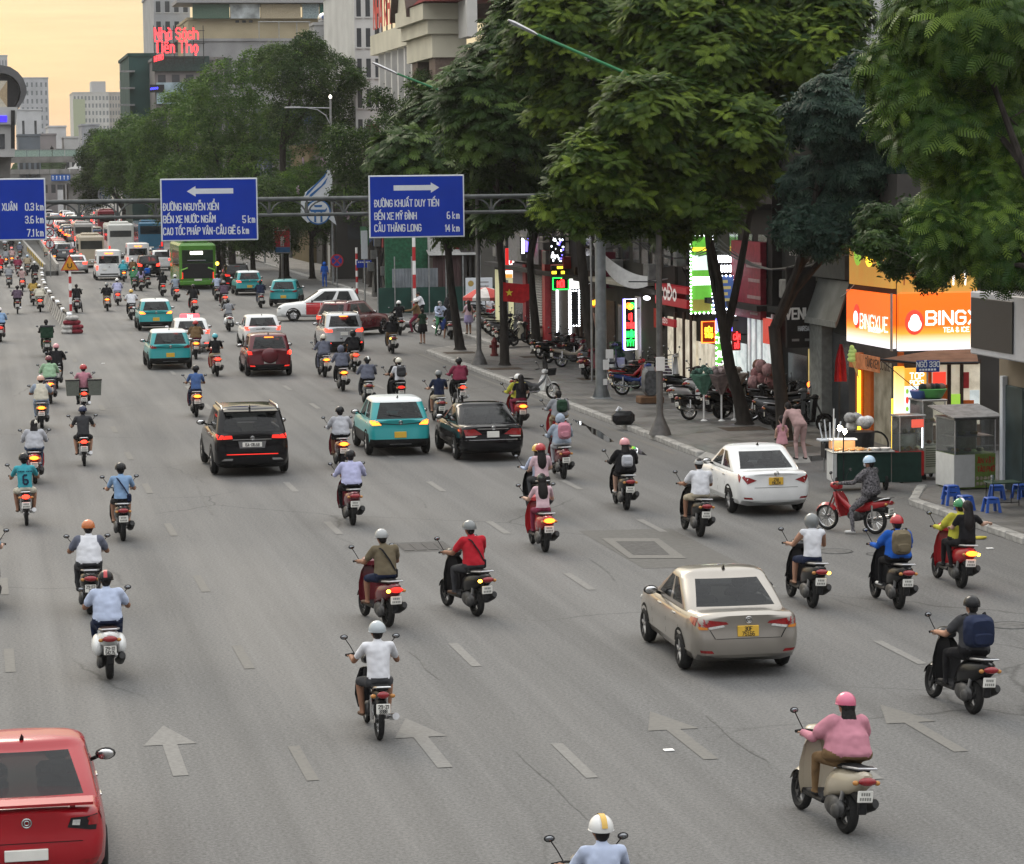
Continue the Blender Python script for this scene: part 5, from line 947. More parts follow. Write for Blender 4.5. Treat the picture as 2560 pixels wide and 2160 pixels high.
for px,nm in (((1010,745),'bushy dark tree behind the right arrow sign'),((870,700),'bushy dark tree between the lamp and the cable poles'),((600,690),'dark tree beside the stopped black car')):
 x,y=gp(*px);tree(nm,(x,y+14,KZ),[lobe(px[0]-20,560,62,y+14),lobe(px[0]+45,530,70,y+14),lobe(px[0],490,66,y+14),lobe(px[0]+20,610,40,y+14)],'far',520,M_LEAF_DULL,.8,.2,fork_z=3.0)
 # = GANTRY AND ROAD SIGNS
GY=90.2
M_SIGN=mat('sign_blue',(.002,.032,.34),.6,noise=.07,spec=.25,scale=1.2);M_GANTRY=mat('gantry_steel',(.10,.107,.107),.5,.4,noise=.25,scale=3)
gt=thing('sign_gantry','grey steel sign gantry with arched bracing spanning the whole avenue','gantry',(20.5,GY,0))
def gl(p):return Vector(p)-Vector((20.5,GY,0))
zt,zb_=pt(300,503,GY).z,pt(300,543,GY).z;X0=-4.0
for z,r in ((zt,.075),(zb_,.06)):b=MB();b.tube([(X0-20.5,0,z),(0,0,z)],r,10);b.build('rail',M_GANTRY,gt,True)
nb=20;bw=(20.5-X0)/nb
for i in range(nb):
 xa=X0-20.5+i*bw
 b=MB();b.tube([(xa,0,zb_),(xa,0,zt)],.04,6);b.build('post',M_GANTRY,gt,True)
 b=MB();b.tube([(xa+bw*(.5-.47*math.cos(PI*k/10)),0,zb_+(zt-zb_-.05)*math.sin(PI*k/10)) for k in range(11)],.03,6);b.build('arch',M_GANTRY,gt,True)
b=MB();b.tube([(0,0,0),(0,0,.3),(0,0,zt+.3)],[.21,.20,.165],14);b.bbox((-.32,-.32,0),(.32,.32,.17),.02)
for a in range(4):d=Vector((math.cos(a*PI/2),math.sin(a*PI/2),0));b.add([d*.19,d*.36,d*.19+Vector((0,0,.55))],[(0,1,2)])
b.build('mast',mat('mast_steel',(.22,.235,.24),.5,.5,noise=.2,scale=3),gt,True,30)
for px,py,w,h in ((1524,885,.26,.3),(1515,912,.2,.34),(1513,955,.14,.2)):
 p=pt(px,py,GY-.23)-Vector((20.5,GY,0));b=MB();b.bbox((p.x-w/2,-.235,p.z-h/2),(p.x+w/2,-.215,p.z+h/2),.004);b.build('paper_notice',M_WHITE,gt)
def sign(x0,y0,x1,y1,label,lines,arrow=None):
 Ys=GY-.16;a=pt(x0,y0,Ys);c=pt(x1,y1,Ys);t=thing('road_sign',label,'road sign',(a.x,Ys,c.z),0,'blue signs on the gantry');w,h=c.x-a.x,a.z-c.z
 b=MB();b.bbox((0,0,0),(w,.06,h),.015);b.build('border',M_SW,t)
 b=MB();b.quad((.045,-.003,.045),(w-.045,-.003,.045),(w-.045,-.003,h-.045),(.045,-.003,h-.045));b.build('panel',M_SIGN,t)
 for sx in (.25,.75):b=MB();b.box((w*sx-.04,.06,-.02),(w*sx+.04,.12,h+.02));b.build('bracket',M_GANTRY,t)
 for (s,px,py,al,cw) in lines:
  p=pt(px,py,Ys)-Vector((a.x,Ys,c.z));b=MB();lettering(b,s, lambda u,v,d:(p.x+u,-.0035-d,p.z+v),.215,cw,.86,1.7,0,al);b.build('sign_lettering',M_SW,t)
 if arrow:
  x0_,x1_,yy=arrow;q0=pt(x0_,yy,Ys)-Vector((a.x,Ys,c.z));q1=pt(x1_,yy,Ys)-Vector((a.x,Ys,c.z));s=1 if q1.x>q0.x else -1;b=MB();hl=.28*s
  b.quad((q0.x,-.005,q0.z-.085),(q1.x-hl,-.005,q0.z-.085),(q1.x-hl,-.005,q0.z+.085),(q0.x,-.005,q0.z+.085));b.add([(q1.x-hl,-.0055,q0.z-.17),(q1.x,-.0055,q0.z),(q1.x-hl,-.0055,q0.z+.17)],[(0,1,2)]);b.build('arrow',M_SW,t)
sign(400,447,646,600,'blue road sign with an arrow pointing left, middle of the gantry',[('ĐƯỜNG NGUYỄN XIỂN',409,526,0,.585),('BẾN XE NƯỚC NGẦM',409,557,0,.585),('5 km',637,556,1,.6),('CAO TỐC PHÁP VÂN-CẦU GIẼ 6 km',409,587,0,.545)],(583,467,477))
sign(921,439,1162,592,'blue road sign with an arrow pointing right, nearest the gantry mast',[('ĐƯỜNG KHUẤT DUY TIẾN',937,517,0,.60),('BẾN XE MỸ ĐÌNH',937,549,0,.60),('6 km',1148,546,1,.62),('CẦU THĂNG LONG',937,579,0,.60),('14 km',1148,578,1,.62)],(984,1098,470))
sign(-150,448,117,600,'blue road sign with faded distances, cut off by the left picture edge',[('XUÂN',6,526,0,.6),('0.3 km',108,525,1,.6),('3.6 km',108,557,1,.6),('7.1 km',108,590,1,.6)])
# - lamps
M_LAMPG=mat('lamp_green',(.05,.22,.10),.5,noise=.15);M_POLE=mat('lamp_pole',(.13,.125,.12),.6,.3,noise=.2)
def lamp(px,label,arm0,arm1,head,flare=True):
 x,y=gp(*px,KZ);t=thing('street_lamp',label,'street lamp',(x,y,KZ),0,'street lamps');o=Vector((x,y,KZ));a0=pt(*arm0,y)-o;a1=pt(*arm1,y)-o;h1=pt(*head,y)-o
 b=MB();b.tube([(0,0,0),(0,0,.12),(0,0,.5),(0,0,.62),(0,0,a0.z)],[.34,.30,.13,.10,.07],12);b.build('pole',M_POLE,t,True,40)
 b=MB();b.tube([(0,0,a0.z-.05),a0.lerp(a1,.3)+Vector((0,0,.12)),a1],[.05,.045,.04],8);b.build('arm',M_LAMPG,t,True)
 b=MB();d=h1-a1;b.tube([a1-d*.05,a1+d*.1,a1+d*.8,h1],[.05,.10,.12,.06],8,0,True,.5);b.build('lamp_head',M_ALU,t,True);return t
t=lamp((1650,1087),'grey street lamp with flared base beside the old kerbside motorbike, green arm above',(1650,235),(1340,85),(1270,50))
b=MB();b.bbox((-.13,-.12,1.85),(.13,-.08,2.25),.01);b.build('paper_notice',M_WHITE,t);b=MB();b.tube([(0,-.02,4.4),(-.9,-.02,4.42)],.02,6);b.build('bracket',M_DARK,t)
lamp((1198,911),'grey street lamp with flared base at the pavement corner, green arm above',(1198,275),(990,183),(930,156))
x,y=gp(834,712);t=thing('street_lamp','tall pale street lamp with one long arm behind the white emblem','street lamp',(x,y,0),0,'street lamps');top=pt(831,242,y)
b=MB();b.tube([(0,0,0),(0,0,top.z*.5),(0,0,top.z)],[.13,.10,.07],10);b.build('pole',M_STEEL,t,True);a=pt(712,266,y);az=pt(831,270,y).z
b=MB();b.tube([(0,0,az),(a.x-x+.9,0,az+.05)],.045,6);b.build('arm',M_STEEL,t,True);b=MB();b.tube([(0,0,az-1.2),(-.35,0,az-.5),(-.9,0,az-.12),(-1.6,0,az)],.04,6);b.build('brace',M_STEEL,t,True);b=MB();b.bbox((a.x-x,-.15,az),(a.x-x+1.1,.15,az+.1),.03);b.build('lamp_head',M_ALU,t);b=MB();b.ell((0,0,top.z),(.1,.1,.14),8,6);b.build('finial',LIT_W,t,True)
for (ax,bx,yy,by,Yf,nm) in ((595,655,292,350,240,'thin street lamp arm showing among the crowns left of the tall lamp'),(232,283,374,470,330,'small far street lamp before the farthest tree')):
 a=pt(ax,yy,Yf);c=pt(bx,yy,Yf);t=thing('street_lamp',nm,'street lamp',(c.x,Yf,0),0,'street lamps');b=MB();b.tube([(0,0,0),(0,0,c.z+.3)],.08,8);b.build('pole',M_STEEL,t,True);b=MB();b.tube([(0,0,c.z),(a.x-c.x,0,c.z)],.06,6);b.build('arm',M_STEEL,t,True)
 # - emblem on the far lamp
EB=mat('emblem_blue',(.03,.13,.34),.5)
def emblem(cx,cy,w,Yw,label,grp='white and blue emblems'):
 o=pt(cx,cy,Yw);k=w*Yw/FPX;t=thing('street_emblem',label,'emblem',(o.x,Yw,o.z),0,grp)
 def P(u,v,d):return (u*k,d,v*k)
 b=MB();b.prism([(-.38,.28),(-.36,.55),(-.05,.8),(.2,1.02),(.32,1.28),(.42,.95),(.4,.6),(.22,.35)],P,-.06,.04);b.build('flame',M_SW,t)
 for pts in ([(-.36,.45),(-.3,.58),(.0,.85),(.2,1.05),(.32,1.28),(.22,1.0),(-.02,.77),(-.28,.5)],[(-.30,.36),(-.22,.5),(.1,.75),(.3,1.0),(.22,.8),(.05,.65),(-.22,.4)]):
  b=MB();b.prism(pts,P,-.075,-.061);b.build('wave',EB,t)
 b=MB();b.prism([(-.5,-.1),(-.48,.35),(-.36,.5),(-.38,.1),(-.2,-.25),(-.3,-.3)],P,-.05,.04);b.build('left_leaf',M_SW,t)
 b=MB();b.prism([(.3,-.2),(.42,-.05),(.4,.1),(.52,-.38)],P,-.05,.04);b.build('right_leaf',M_SW,t)
 n=24;b=MB();b.prism([(.36*math.cos(2*PI*i/n),.36*math.sin(2*PI*i/n)) for i in range(n)],P,-.09,-.08);b.build('disc',EB,t);b=MB();b.prism([(.32*math.cos(2*PI*i/n),.32*math.sin(2*PI*i/n)) for i in range(n)],P,-.105,-.091);b.build('disc_face',M_SW,t)
 for pts in ([(-.25,.12),(-.2,.07),(.2,.07),(.25,.12),(.25,.06),(.2,.0),(-.2,.0),(-.25,.06)],[(-.12,.2),(-.1,.14),(.1,.14),(.12,.2)],[(-.12,0),(-.06,0),(-.06,-.3),(-.12,-.28)],[(.06,0),(.12,0),(.12,-.28),(.06,-.3)]):
  b=MB();b.prism(pts,P,-.12,-.106);b.build('pavilion',EB,t)
 b=MB();b.tube([(.42*k,.08,-.5*k),(.42*k,.08,.9*k)],.03,6);b.build('bracket',M_STEEL,t)
emblem(795,530,88,192.4,'white and blue flame emblem with a pavilion, hung on the tall pale lamp');emblem(262,490,34,330,'small far white emblem over the traffic jam')
# - median: tyre stack, barrier, ramp, signs
RW=[M_RED,M_WHITE]
t=thing('tyre_stack','stack of red and white painted tyres at the end of the median','tyre stack',(*gp(180,834),0));k=0
for i,(x,y,z,c) in enumerate(((-.22,0,0,1),(.22,0,0,0),(-.15,.1,.22,1),(.25,.05,.22,0),(-.1,.1,.44,0),(.12,.15,.44,0),(.03,.1,.66,1))):
 b=MB();b.torus((x,y,z+.11),(0,0,1),.23,.11,18,8);b.build('tyre',mat('tyre_red',(.17,.02,.03),.8,noise=.3) if c==0 else mat('tyre_white',(.38,.37,.35),.8,noise=.3),t,True)
t=thing('median_barrier','low wavy concrete barrier with dark and white topping along the median','barrier',(4.7,139.5,0));M_CB=mat('barrier_concrete',(.30,.29,.27),.85,noise=.3,scale=4,bump=.3)
for i in range(34):
 y0=i*2.42;xo=.55*(y0/82)-.55*math.sin(y0/82*PI)*.9;hh=.62+.1*math.sin(i*1.1)*.5
 b=MB();b.loft([[(x+xo+dx_,yy,z) for x,z in ((-.3,0),(.3,0),(.22,.2),(.1,hh),(-.1,hh),(-.22,.2))] for yy,dx_ in ((y0,0),(y0+2.3,.01))]);b.build('barrier_block',M_CB,t)
 b=MB();b.bbox((xo-.11,y0+.1,hh),(xo+.11,y0+2.2,hh+.16),.03);b.build('barrier_cap',(M_BLACK,M_SW,M_BLACK)[i%3],t)
t=thing('ramp_parapet','grey ramp between two parapets with a black and yellow edge, left of the jam','parapet',(5.6,222,0))
b=MB();b.add([(-.1,0,.35),(.9,0,.35),(2.2,190,.9),(-.6,190,.9)],[(0,1,2,3)]);b.add([(-.1,0,0),(.9,0,0),(.9,0,.35),(-.1,0,.35)],[(0,1,2,3)]);b.build('ramp_deck',mat('ramp_asphalt',(.10,.10,.095),.9),t)
for x0,x1 in ((-.15,-.75),(.85,2.2)):
 b=MB();b.loft([[(x+dx_,yy,z) for dx_,z in ((-.12,0),(.12,0),(.1,h_),(-.1,h_))] for x,yy,h_ in ((x0,0,.9),(x1,190,1.3))]);b.build('parapet_wall',M_CB,t)
for i in range(18):
 y0=.5+i*3.2;b=MB();b.box((-.30-y0*.003,y0,.55),(-.275-y0*.003,y0+3.1,.95));b.build('edge_plate',(mat('hazard_yellow',(.5,.36,.05),.6),M_BLACK)[i%2],t)
def pole_sign(px,label,h,r=.04,striped=False,z=0.,name='sign_post'):
 x,y=gp(*px,z);t=thing(name,label,'sign post',(x,y,z));n=8
 if striped:
  for i in range(n):b=MB();b.tube([(0,0,h*i/n),(0,0,h*(i+1)/n)],r,8);b.build('pole_band',RW[i%2],t,True)
 else:b=MB();b.tube([(0,0,0),(0,0,h)],r,8);b.build('pole',M_STEEL,t,True)
 return t,x,y
def round_sign(t,z,r,face,mk,kind):
 n=22;f= lambda u,v,d:(u,-.06+d,z+v)
 b=MB();b.prism([(r*math.cos(2*PI*i/n),r*math.sin(2*PI*i/n)) for i in range(n)],f,0,.02);b.build('sign_rim',M_RED,t)
 b=MB();b.prism([(r*.78*math.cos(2*PI*i/n),r*.78*math.sin(2*PI*i/n)) for i in range(n)],f,-.008,-.001);b.build('sign_face',face,t)
 b=MB()
 for a in mk:c,s=math.cos(a),math.sin(a);b.prism([(c*r*.78-s*r*.09,s*r*.78+c*r*.09),(-c*r*.78-s*r*.09,-s*r*.78+c*r*.09),(-c*r*.78+s*r*.09,-s*r*.78-c*r*.09),(c*r*.78+s*r*.09,s*r*.78-c*r*.09)],f,-.02-.003*(a>1),-.009)
 b.build('sign_bar',M_RED if kind else M_BLACK,t)
t,x,y=pole_sign((127,692),'post with three round red-rimmed signs beside the jam',4.7);
for z,mk in ((4.35,[1.2]),(3.45,[.8,2.3]),(2.55,[1.3,1.9])):round_sign(t,z,.36,M_SW,mk,False)
t,x,y=pole_sign((178,812),'red and white striped post carrying an orange U-turn warning triangle',2.9,.07,True);b=MB();f= lambda u,v,d:(u,-.1+d,2.85+v)
b.prism([(-.48,0),(.48,0),(0,.86)],f,0,.03);b.build('sign_rim',M_RED,t);b=MB();b.prism([(-.40,.045),(.40,.045),(0,.75)],f,-.01,-.001);b.build('sign_face',mat('sign_orange',(.62,.28,.03),.5),t);b=MB();b.tube([(-.10,-.115,3.22),(-.10,-.115,3.06),(0,-.115,2.98),(.10,-.115,3.06),(.10,-.115,3.24)],.028,6);b.build('turn_symbol',M_BLACK,t)
t,x,y=pole_sign((843,722),'round red and blue no stopping sign at the side street',2.1);round_sign(t,1.9,.45,mat('sign_blue_round',(.03,.06,.30),.5),[.785,2.356],True)
t,x,y=pole_sign((893,735),'red and white striped post left of the cable poles',3.0,.08,True);t,x,y=pole_sign((1037,790),'tall red and white striped post before the grey hoarding',6.0,.09,True)
t,x,y=pole_sign((912,745),'pair of posts carrying a small dark blue street name plate',2.5);b=MB();b.bbox((-.5,-.05,1.9),(.45,-.02,2.35),.01);b.build('name_plate',M_SIGN,t);b=MB()
for k in range(6):b.quad((-.4+k*.13,-.055,2.2),(-.31+k*.13,-.055,2.2),(-.31+k*.13,-.055,2.28),(-.4+k*.13,-.055,2.28))
b.build('plate_lettering',M_SW,t)
t,x,y=pole_sign((707,706),'red and blue advertising poster on a single post under the trees',4.2,.09,name='poster_stand');b=MB();b.bbox((-.62,-.1,2.1),(.62,.1,4.2),.04);b.build('frame',M_ALU,t)
b=MB();b.quad((-.55,-.105,2.55),(.55,-.105,2.55),(.55,-.105,4.12),(-.55,-.105,4.12));b.build('poster',mat('poster_red',(.36,.02,.03),.5,noise=.25,scale=3),t);b=MB();b.quad((-.55,-.105,2.17),(.55,-.105,2.17),(.55,-.105,2.54),(-.55,-.105,2.54));b.build('poster_foot',mat('poster_blue',(.04,.14,.30),.5,noise=.3,scale=4),t)
b=MB()
for u0,w_,v in ((-.3,.6,3.85),(-.38,.7,3.68)):b.quad((u0,-.108,v),(u0+w_,-.108,v+.03),(u0+w_,-.108,v+.13),(u0,-.108,v+.1))
b.ell((0,-.11,3.15),(.16,.004,.2),10,6);b.quad((-.12,-.108,2.6),(-.02,-.108,2.6),(-.03,-.108,3.0),(-.13,-.108,3.0));b.quad((.02,-.108,2.6),(.12,-.108,2.6),(.13,-.108,3.0),(.03,-.108,3.0));b.build('poster_print',mat('poster_cream',(.55,.5,.45),.6),t)
for px,tx,nm in (((938,742),962,'leaning concrete cable pole'),((972,756),985,'second cable pole hung with black cables and grey boxes')):
 x,y=gp(*px,KZ);q=pt(tx,560,y);t=thing('utility_pole',nm+' at the side street corner','utility pole',(x,y,KZ),0,'cable poles');b=MB();e=Vector((q.x-x,0,9));b.tube([(0,0,0),e*.5,e],[.24,.2,.15],10);b.build('pole',mat('pole_concrete',(.13,.125,.115),.9,noise=.3,scale=6),t,True)
 for k in range(3):b=MB();b.bbox((-.5+k*.22,-.42,1.6+k*.75),(-.1+k*.22,-.22,2.15+k*.75),.02);b.build('junction_box',mat('box_grey',(.14,.145,.14),.7),t)
 for k in range(6):b=MB();r_=random.Random(k+px[0]);u=r_.uniform(-.3,.45);b.tube([(u*.5,-.3,.3),(u+r_.uniform(-.2,.2),-.36,1.6),(u*1.4,-.38,3.1),(u*.6+.3,-.34,4.4),(e.x*.6,-.3,6.2)],.035,5);b.build('cable',M_BLACK,t,True)
o=pt(911,612,166);t=thing('banner','tall narrow pale banner between the lamp and the cable poles','banner',(o.x,166,0));b=MB();b.bbox((-.2,0,o.z-.85),(.2,.04,o.z+.85),.01);b.build('cloth',M_SW,t);b=MB();b.tube([(0,.06,0),(0,.06,o.z+.8)],.04,6);b.build('pole',M_STEEL,t)
# cables crossing
for (a,c,Yc,nm) in (((2045,742),(2135,712),77,'white cable sagging from the hair salon to the orange shop'),):
 p0,p1=pt(*a,Yc+3),pt(*c,Yc-3);b=MB();b.tube([p0.lerp(p1,k/8)-Vector((0,0,.25*math.sin(PI*k/8))) for k in range(9)],.012,5);tag(b.build('cable',M_SW,None,True),nm,'cable')
 # - pavement furniture
x,y=gp(1236,890,KZ);t=thing('fire_hydrant','dark red fire hydrant on the pavement between two trees','fire hydrant',(x,y,KZ));HY=mat('hydrant_red',(.12,.02,.02),.6,noise=.3)
b=MB();b.tube([(0,0,0),(0,0,.08),(0,0,.1),(0,0,.5),(0,0,.6),(0,0,.68),(0,0,.78)],[.17,.17,.12,.12,.14,.09,.03],12);b.build('barrel',HY,t,True,30)
for sx in (-1,1):b=MB();b.tube([(sx*.1,0,.4),(sx*.2,0,.4)],.06,8);b.build('outlet',HY,t)
x,y=gp(1558,1062,KZ);t=thing('rubbish_bag','black stuffed bag lying on the pavement right of the gantry mast','bag',(x,y,KZ));b=MB();b.bbox((-.34,-.2,0),(.34,.2,.42),.12);b.build('sack',mat('bin_bag',(.012,.012,.014),.3,noise=.4,scale=9,bump=1.),t,True);b=MB();b.tube([(-.2,0,.4),(-.12,.02,.52),(-.05,0,.46)],.05,6);b.build('tied_end',M_SW,t,True)
x,y=gp(1625,1008,KZ);t=thing('wrapped_bundle','tall bundle wrapped in grey plastic beside the lamp post','bundle',(x,y,KZ));b=MB();b.loft([sring(-.25,.24,.26,1.1,10,3),sring(0,.3,.24,1.22,10,3),sring(.25,.22,.26,1.05,10,3)]);b.build('wrapping',mat('wrap_grey',(.10,.105,.11),.3,noise=.5,scale=8,bump=.8),t,True);b=MB();b.bbox((-.4,-.32,0),(.4,.32,.24),.03);b.build('crate',mat('crate_wood',(.16,.09,.05),.8),t)
x,y=gp(1668,1000,KZ);t=thing('drying_rack','white wire rack leaning behind the lamp post','rack',(x,y,KZ))
for i in range(12):b=MB();b.tube([(-.18+.02*i*.3,.02*i,.25+i*.1),(.18+.02*i*.3,.02*i,.22+i*.1)],.012,4);b.build('wire',M_WHITE,t)
for sx in (-.18,.18):b=MB();b.tube([(sx,0,.15),(sx+.07,.24,1.45)],.018,5);b.build('side_rail',M_WHITE,t)
for px,c1,c2,nm in (((1760,1052),(.05,.10,.08),(.10,.22,.16),'green leafy bouquet on a stand, farthest left'),((1804,1052),(.30,.24,.24),(.22,.17,.16),'pale pink wrapped bouquet on a stand in the middle'),((1836,1050),(.20,.17,.15),(.34,.31,.28),'grey dried flower bouquet on a stand nearest the forked tree')):
 x,y=gp(*px,KZ);t=thing('bouquet',nm,'bouquet',(x,y,KZ),0,'bouquets on stands');b=MB();b.tube([(0,0,0),(0,0,.06),(0,0,.9)],[.12,.03,.03],8);b.build('stand',M_WHITE,t,True);b=MB();b.loft([[(w*math.cos(2*PI*i/12)*(1+.1*(i%2)),w*.7*math.sin(2*PI*i/12),z+.08*(i%2)) for i in range(12)] for z,w in ((.8,.06),(1.0,.2),(1.35,.42))]);b.build('wrapping',mat('wrap'+nm[:6],c2,.6,noise=.3,scale=7),t)
 r_=random.Random(px[0])
 for i in range(14):b=MB();a,rr=r_.uniform(0,6.28),r_.uniform(0,.36);b.ell((rr*math.cos(a),rr*.7*math.sin(a),1.42+r_.uniform(0,.22)),(.1,.1,.09),7,5);b.build('bloom',mat('bloom'+nm[:6]+str(i%3),tuple(min(1,c*(1+.5*(i%3))) for c in c1),.8,noise=.3),t,True)
x,y=gp(1215,815,KZ);t=thing('umbrella','red and white striped vendor umbrella beyond the corner tree','umbrella',(x,y,KZ));hz=pt(1200,718,y).z-KZ;b=MB();b.tube([(0,0,0),(0,0,hz+.1)],.03,8);b.build('pole',M_STEEL,t)
for i in range(8):
 a0,a1=2*PI*i/8,2*PI*(i+1)/8;rr=1.15;b=MB();pts=[]
 for k,(q,dz) in enumerate(((0.02,0),(.5,-.12),(1.,-.48))):pts.append([(rr*q*math.cos(a),rr*q*math.sin(a),hz+dz) for a in (a0,(a0+a1)/2,a1)])
 pts.append([(p[0],p[1],p[2]-.16) for p in pts[-1]]);b.loft(pts,0,False,False);b.build('panel',(mat('umbrella_red',(.46,.07,.06),.8),mat('umbrella_white',(.58,.55,.52),.8))[i%2],t,True)
def fg(x,y,Yw,label,hang=False):
 o=pt(x,y,Yw);t=thing('flag',label,'flag',(o.x,Yw,o.z),0,'red flags');FR=mat('flag_red',(.44,.015,.02),.8,noise=.2)
 return t,FR
t,FR=fg(1280,738,106.5,'red flag with a yellow star on the straight tree');b=MB();b.loft([[(u,.04*math.sin(u*7+v),v*(.62-.0*u)-u*.12+.1+(.1 if u>.55 else 0)*(1-v)) for v in (-.6,-.2,.2,.6)] for u in (-.35,-.1,.15,.45,.68)],0,False,False);b.build('cloth',FR,t,True)
b=MB();b.add([((.16 if i%2==0 else .065)*math.sin(i*PI/5)-.12,-.06,(.16 if i%2==0 else .065)*math.cos(i*PI/5)+.1) for i in range(10)],[tuple(range(9,-1,-1))]);b.build('star',mat('star_yellow',(.72,.56,.05),.6),t);b=MB();b.tube([(-.37,.04,-.9),(-.37,.04,.6)],.015,5);b.build('staff',M_DARK,t)
t,FR=fg(2102,905,74.5,'red flag hanging limp beside the ice cream cone');b=MB();b.loft([[(w*(k/3-1),.07*math.sin(k*2.2),z) for k in range(7)] for z,w in ((.5,.03),(.3,.10),(0,.16),(-.55,.19))],0,False,False);b.build('cloth',FR,t,True);b=MB();b.tube([(-.02,.1,-1.9),(0,.1,.6)],.02,5);b.build('staff',M_DARK,t)
# = CARS
PAINT=mat('car_paint',(.5,.5,.5));TAIL=mat('tail_glass',(.25,.008,.01),.15,coat=.8,noise=.2,scale=30);PLATE=mat('plate_white',(.72,.71,.66),.5,noise=.05)
ROOFP=mat('roof_paint',(.5,.5,.5));STOPL=mat('stop_glass',(.22,.008,.01),.2,noise=.1);CLEAR=mat('clear_lens',(.5,.5,.48),.15,noise=.2,scale=30);INDI=mat('indicator_glass',(.55,.2,.03),.2,noise=.1)
PLATEY=mat('plate_yellow',(.68,.42,.06),.5,noise=.05);INK=mat('plate_ink',(.03,.03,.03),.6);ARCH=mat('wheel_arch',(.008,.008,.008),.9)
TRIM=mat('rear_trim',(.02,.02,.022),.35,noise=.1)
def interp(tab,x):
 xs=[a for a,b in tab];ys=[b for a,b in tab];return float(np.interp(x,xs,ys))
def smooth_interp(tab,x):
 xs=[a for a,_ in tab];ys=[b for _,b in tab]
 if x<=xs[0]:return ys[0]
 for i in range(len(xs)-1):
  if x<=xs[i+1]:
   t=(x-xs[i])/(xs[i+1]-xs[i]);return ys[i]+(ys[i+1]-ys[i])*t*t*(3-2*t)
 return ys[-1]
SEATF=mat('seat_fabric',(.04,.038,.036),.9,noise=.3)
class Car:pass
def car_model(key,wb,ro,fo,hw,h,hb,deck,hood,v0,v1,wr=.31,rprof=None,clad=0.,lights=(),side_lights=(),plate=(0,.72,.33,.13),plate_m=None,stop=True,rails=False,spoiler=False,roofp=None,wiper=True,logo=True,bump_lights=True,belt=None,extra=None,zb=.22,shark=True,glass_margin=(.1,.92),gtop=.79,far=False,chrome=None):
 """returns a parts list: body, bumper, greenhouse, windows, wheels, lights, plate, mirrors, handles"""
 P=[];yF=wb+fo;yR=-ro
 rprof=rprof or [(.2,.16),(.35,.03),(.5,0),(.62,.02),(.8,.05),(1.0,.03),(1.3,.1)]
 top=[(yR,deck-.04),(yR+.12,deck),(v0[0],hb+.01),(v0[0]+.3,hb),(v0[1]-.5,hb-.01),(v0[1],hood+.03),(wb+fo*.55,hood-.06),(yF-.12,hood-.2),(yF,hood-.34)]
 ys=[yR,yR+.03,yR+.09,yR+.18,yR+.3,yR+.45,yR+.65]+list(np.linspace(yR+.9,yF-.9,9))+[yF-.6,yF-.4,yF-.25,yF-.12,yF-.04,yF]
 def halfw(y):
  a=np.interp(y,[yR,yR+.03,yR+.09,yR+.2,yR+.5,yR+1.2,yF-1.1,yF-.5,yF-.2,yF-.06,yF],[.80,.86,.915,.955,.985,1,1,.975,.91,.8,.68]);return a*hw
 sec=[(0,0,0),(.7,0,0),(.92,0,.05),(.98,0,.16),(1.,.5,0),(.992,1,-.24),(.965,1,-.12),(.925,1,-.045),(.85,1,-.008),(.45,1,.012),(0,1,.016)]
 rings=[]
 for y in ys:
  w_=halfw(y);zt=smooth_interp(top,y);zbt=zb+(.10 if y<yR+.3 else .04 if y>yF-.4 else 0);half=[]
  for (fx,fz,dz) in sec:
   z=zbt+(zt-zbt)*fz+dz;wt=max(0.,1-(y-yR)/.55);wt=wt*wt*(3-2*wt)
   half.append((fx*w_,y+interp(rprof,z)*wt,z))
  ring=half+[(-x,y_,z) for (x,y_,z) in half[-2:0:-1]]
  rings.append(ring)
 def squeeze(r,k):return [(p[0]*k,p[1],p[2]) for p in r]
 allr=[squeeze(rings[0],0.),squeeze(rings[0],.5)]+rings+[squeeze(rings[-1],.5),squeeze(rings[-1],0.)]
 full=MB();full.loft(allr,0,False)
 bv=BVHTree.FromPolygons(full.v,full.f)
 body,clad_b=MB(),MB()
 for f in full.f:
  z=sum(full.v[i][2] for i in f)/4;tgt=clad_b if (z<clad or z<zb+.13) else body
  tgt.f.append(f)
 body.v=clad_b.v=full.v
 def clean(mb,n):
  used=sorted({i for f in mb.f for i in f});mp={a:i for i,a in enumerate(used)};q=MB()
  q.v=[mb.v[a] for a in used];q.f=[tuple(mp[i] for i in f) for f in mb.f];q.m=[0]*len(q.f);return q
 P.append(('body',clean(body,0).mesh(key+'_body',PAINT,True,50),None))
 P.append(('bumper',clean(clad_b,0).mesh(key+'_bumper',M_BLACK if clad else PAINT,True,50),None))
 # greenhouse
 nr,nc,ns=8,4,12
 def ring(v):
  e=v**1.15;yr=v0[0]+(v1[0]-v0[0])*e;yf=v0[1]+(v1[1]-v0[1])*(v**.95);w_=(hw*.905)+(hw*gtop-hw*.905)*v**1.1
  z=hb-.02+(h-.085-hb+.02)*v;rc=.14+.06*v;pts=[]
  bow=.07
  for i in range(nr+1):
   t=-1+2*i/nr;pts.append(((w_-rc)*t,yr-bow*(1-t*t)*.6,z))
  for i in range(1,nc):
   a=PI/2*i/nc;pts.append((w_-rc+rc*math.sin(a),yr+rc-rc*math.cos(a),z))
  for i in range(ns+1):
   t=i/ns;pts.append((w_+.012*math.sin(PI*t),yr+rc+(yf-yr-2*rc)*t,z))
  for i in range(1,nc):
   a=PI/2*i/nc;pts.append((w_-rc+rc*math.cos(a),yf-rc+rc*math.sin(a),z))
  for i in range(nr+1):
   t=1-2*i/nr;pts.append(((w_-rc)*t,yf+bow*1.3*(1-t*t),z))
  for i in range(1,nc):
   a=PI/2*i/nc;pts.append((-(w_-rc)-rc*math.sin(a),yf-rc+rc*math.cos(a),z))
  for i in range(ns+1):
   t=1-i/ns;pts.append((-w_-.012*math.sin(PI*t),yr+rc+(yf-yr-2*rc)*t,z))
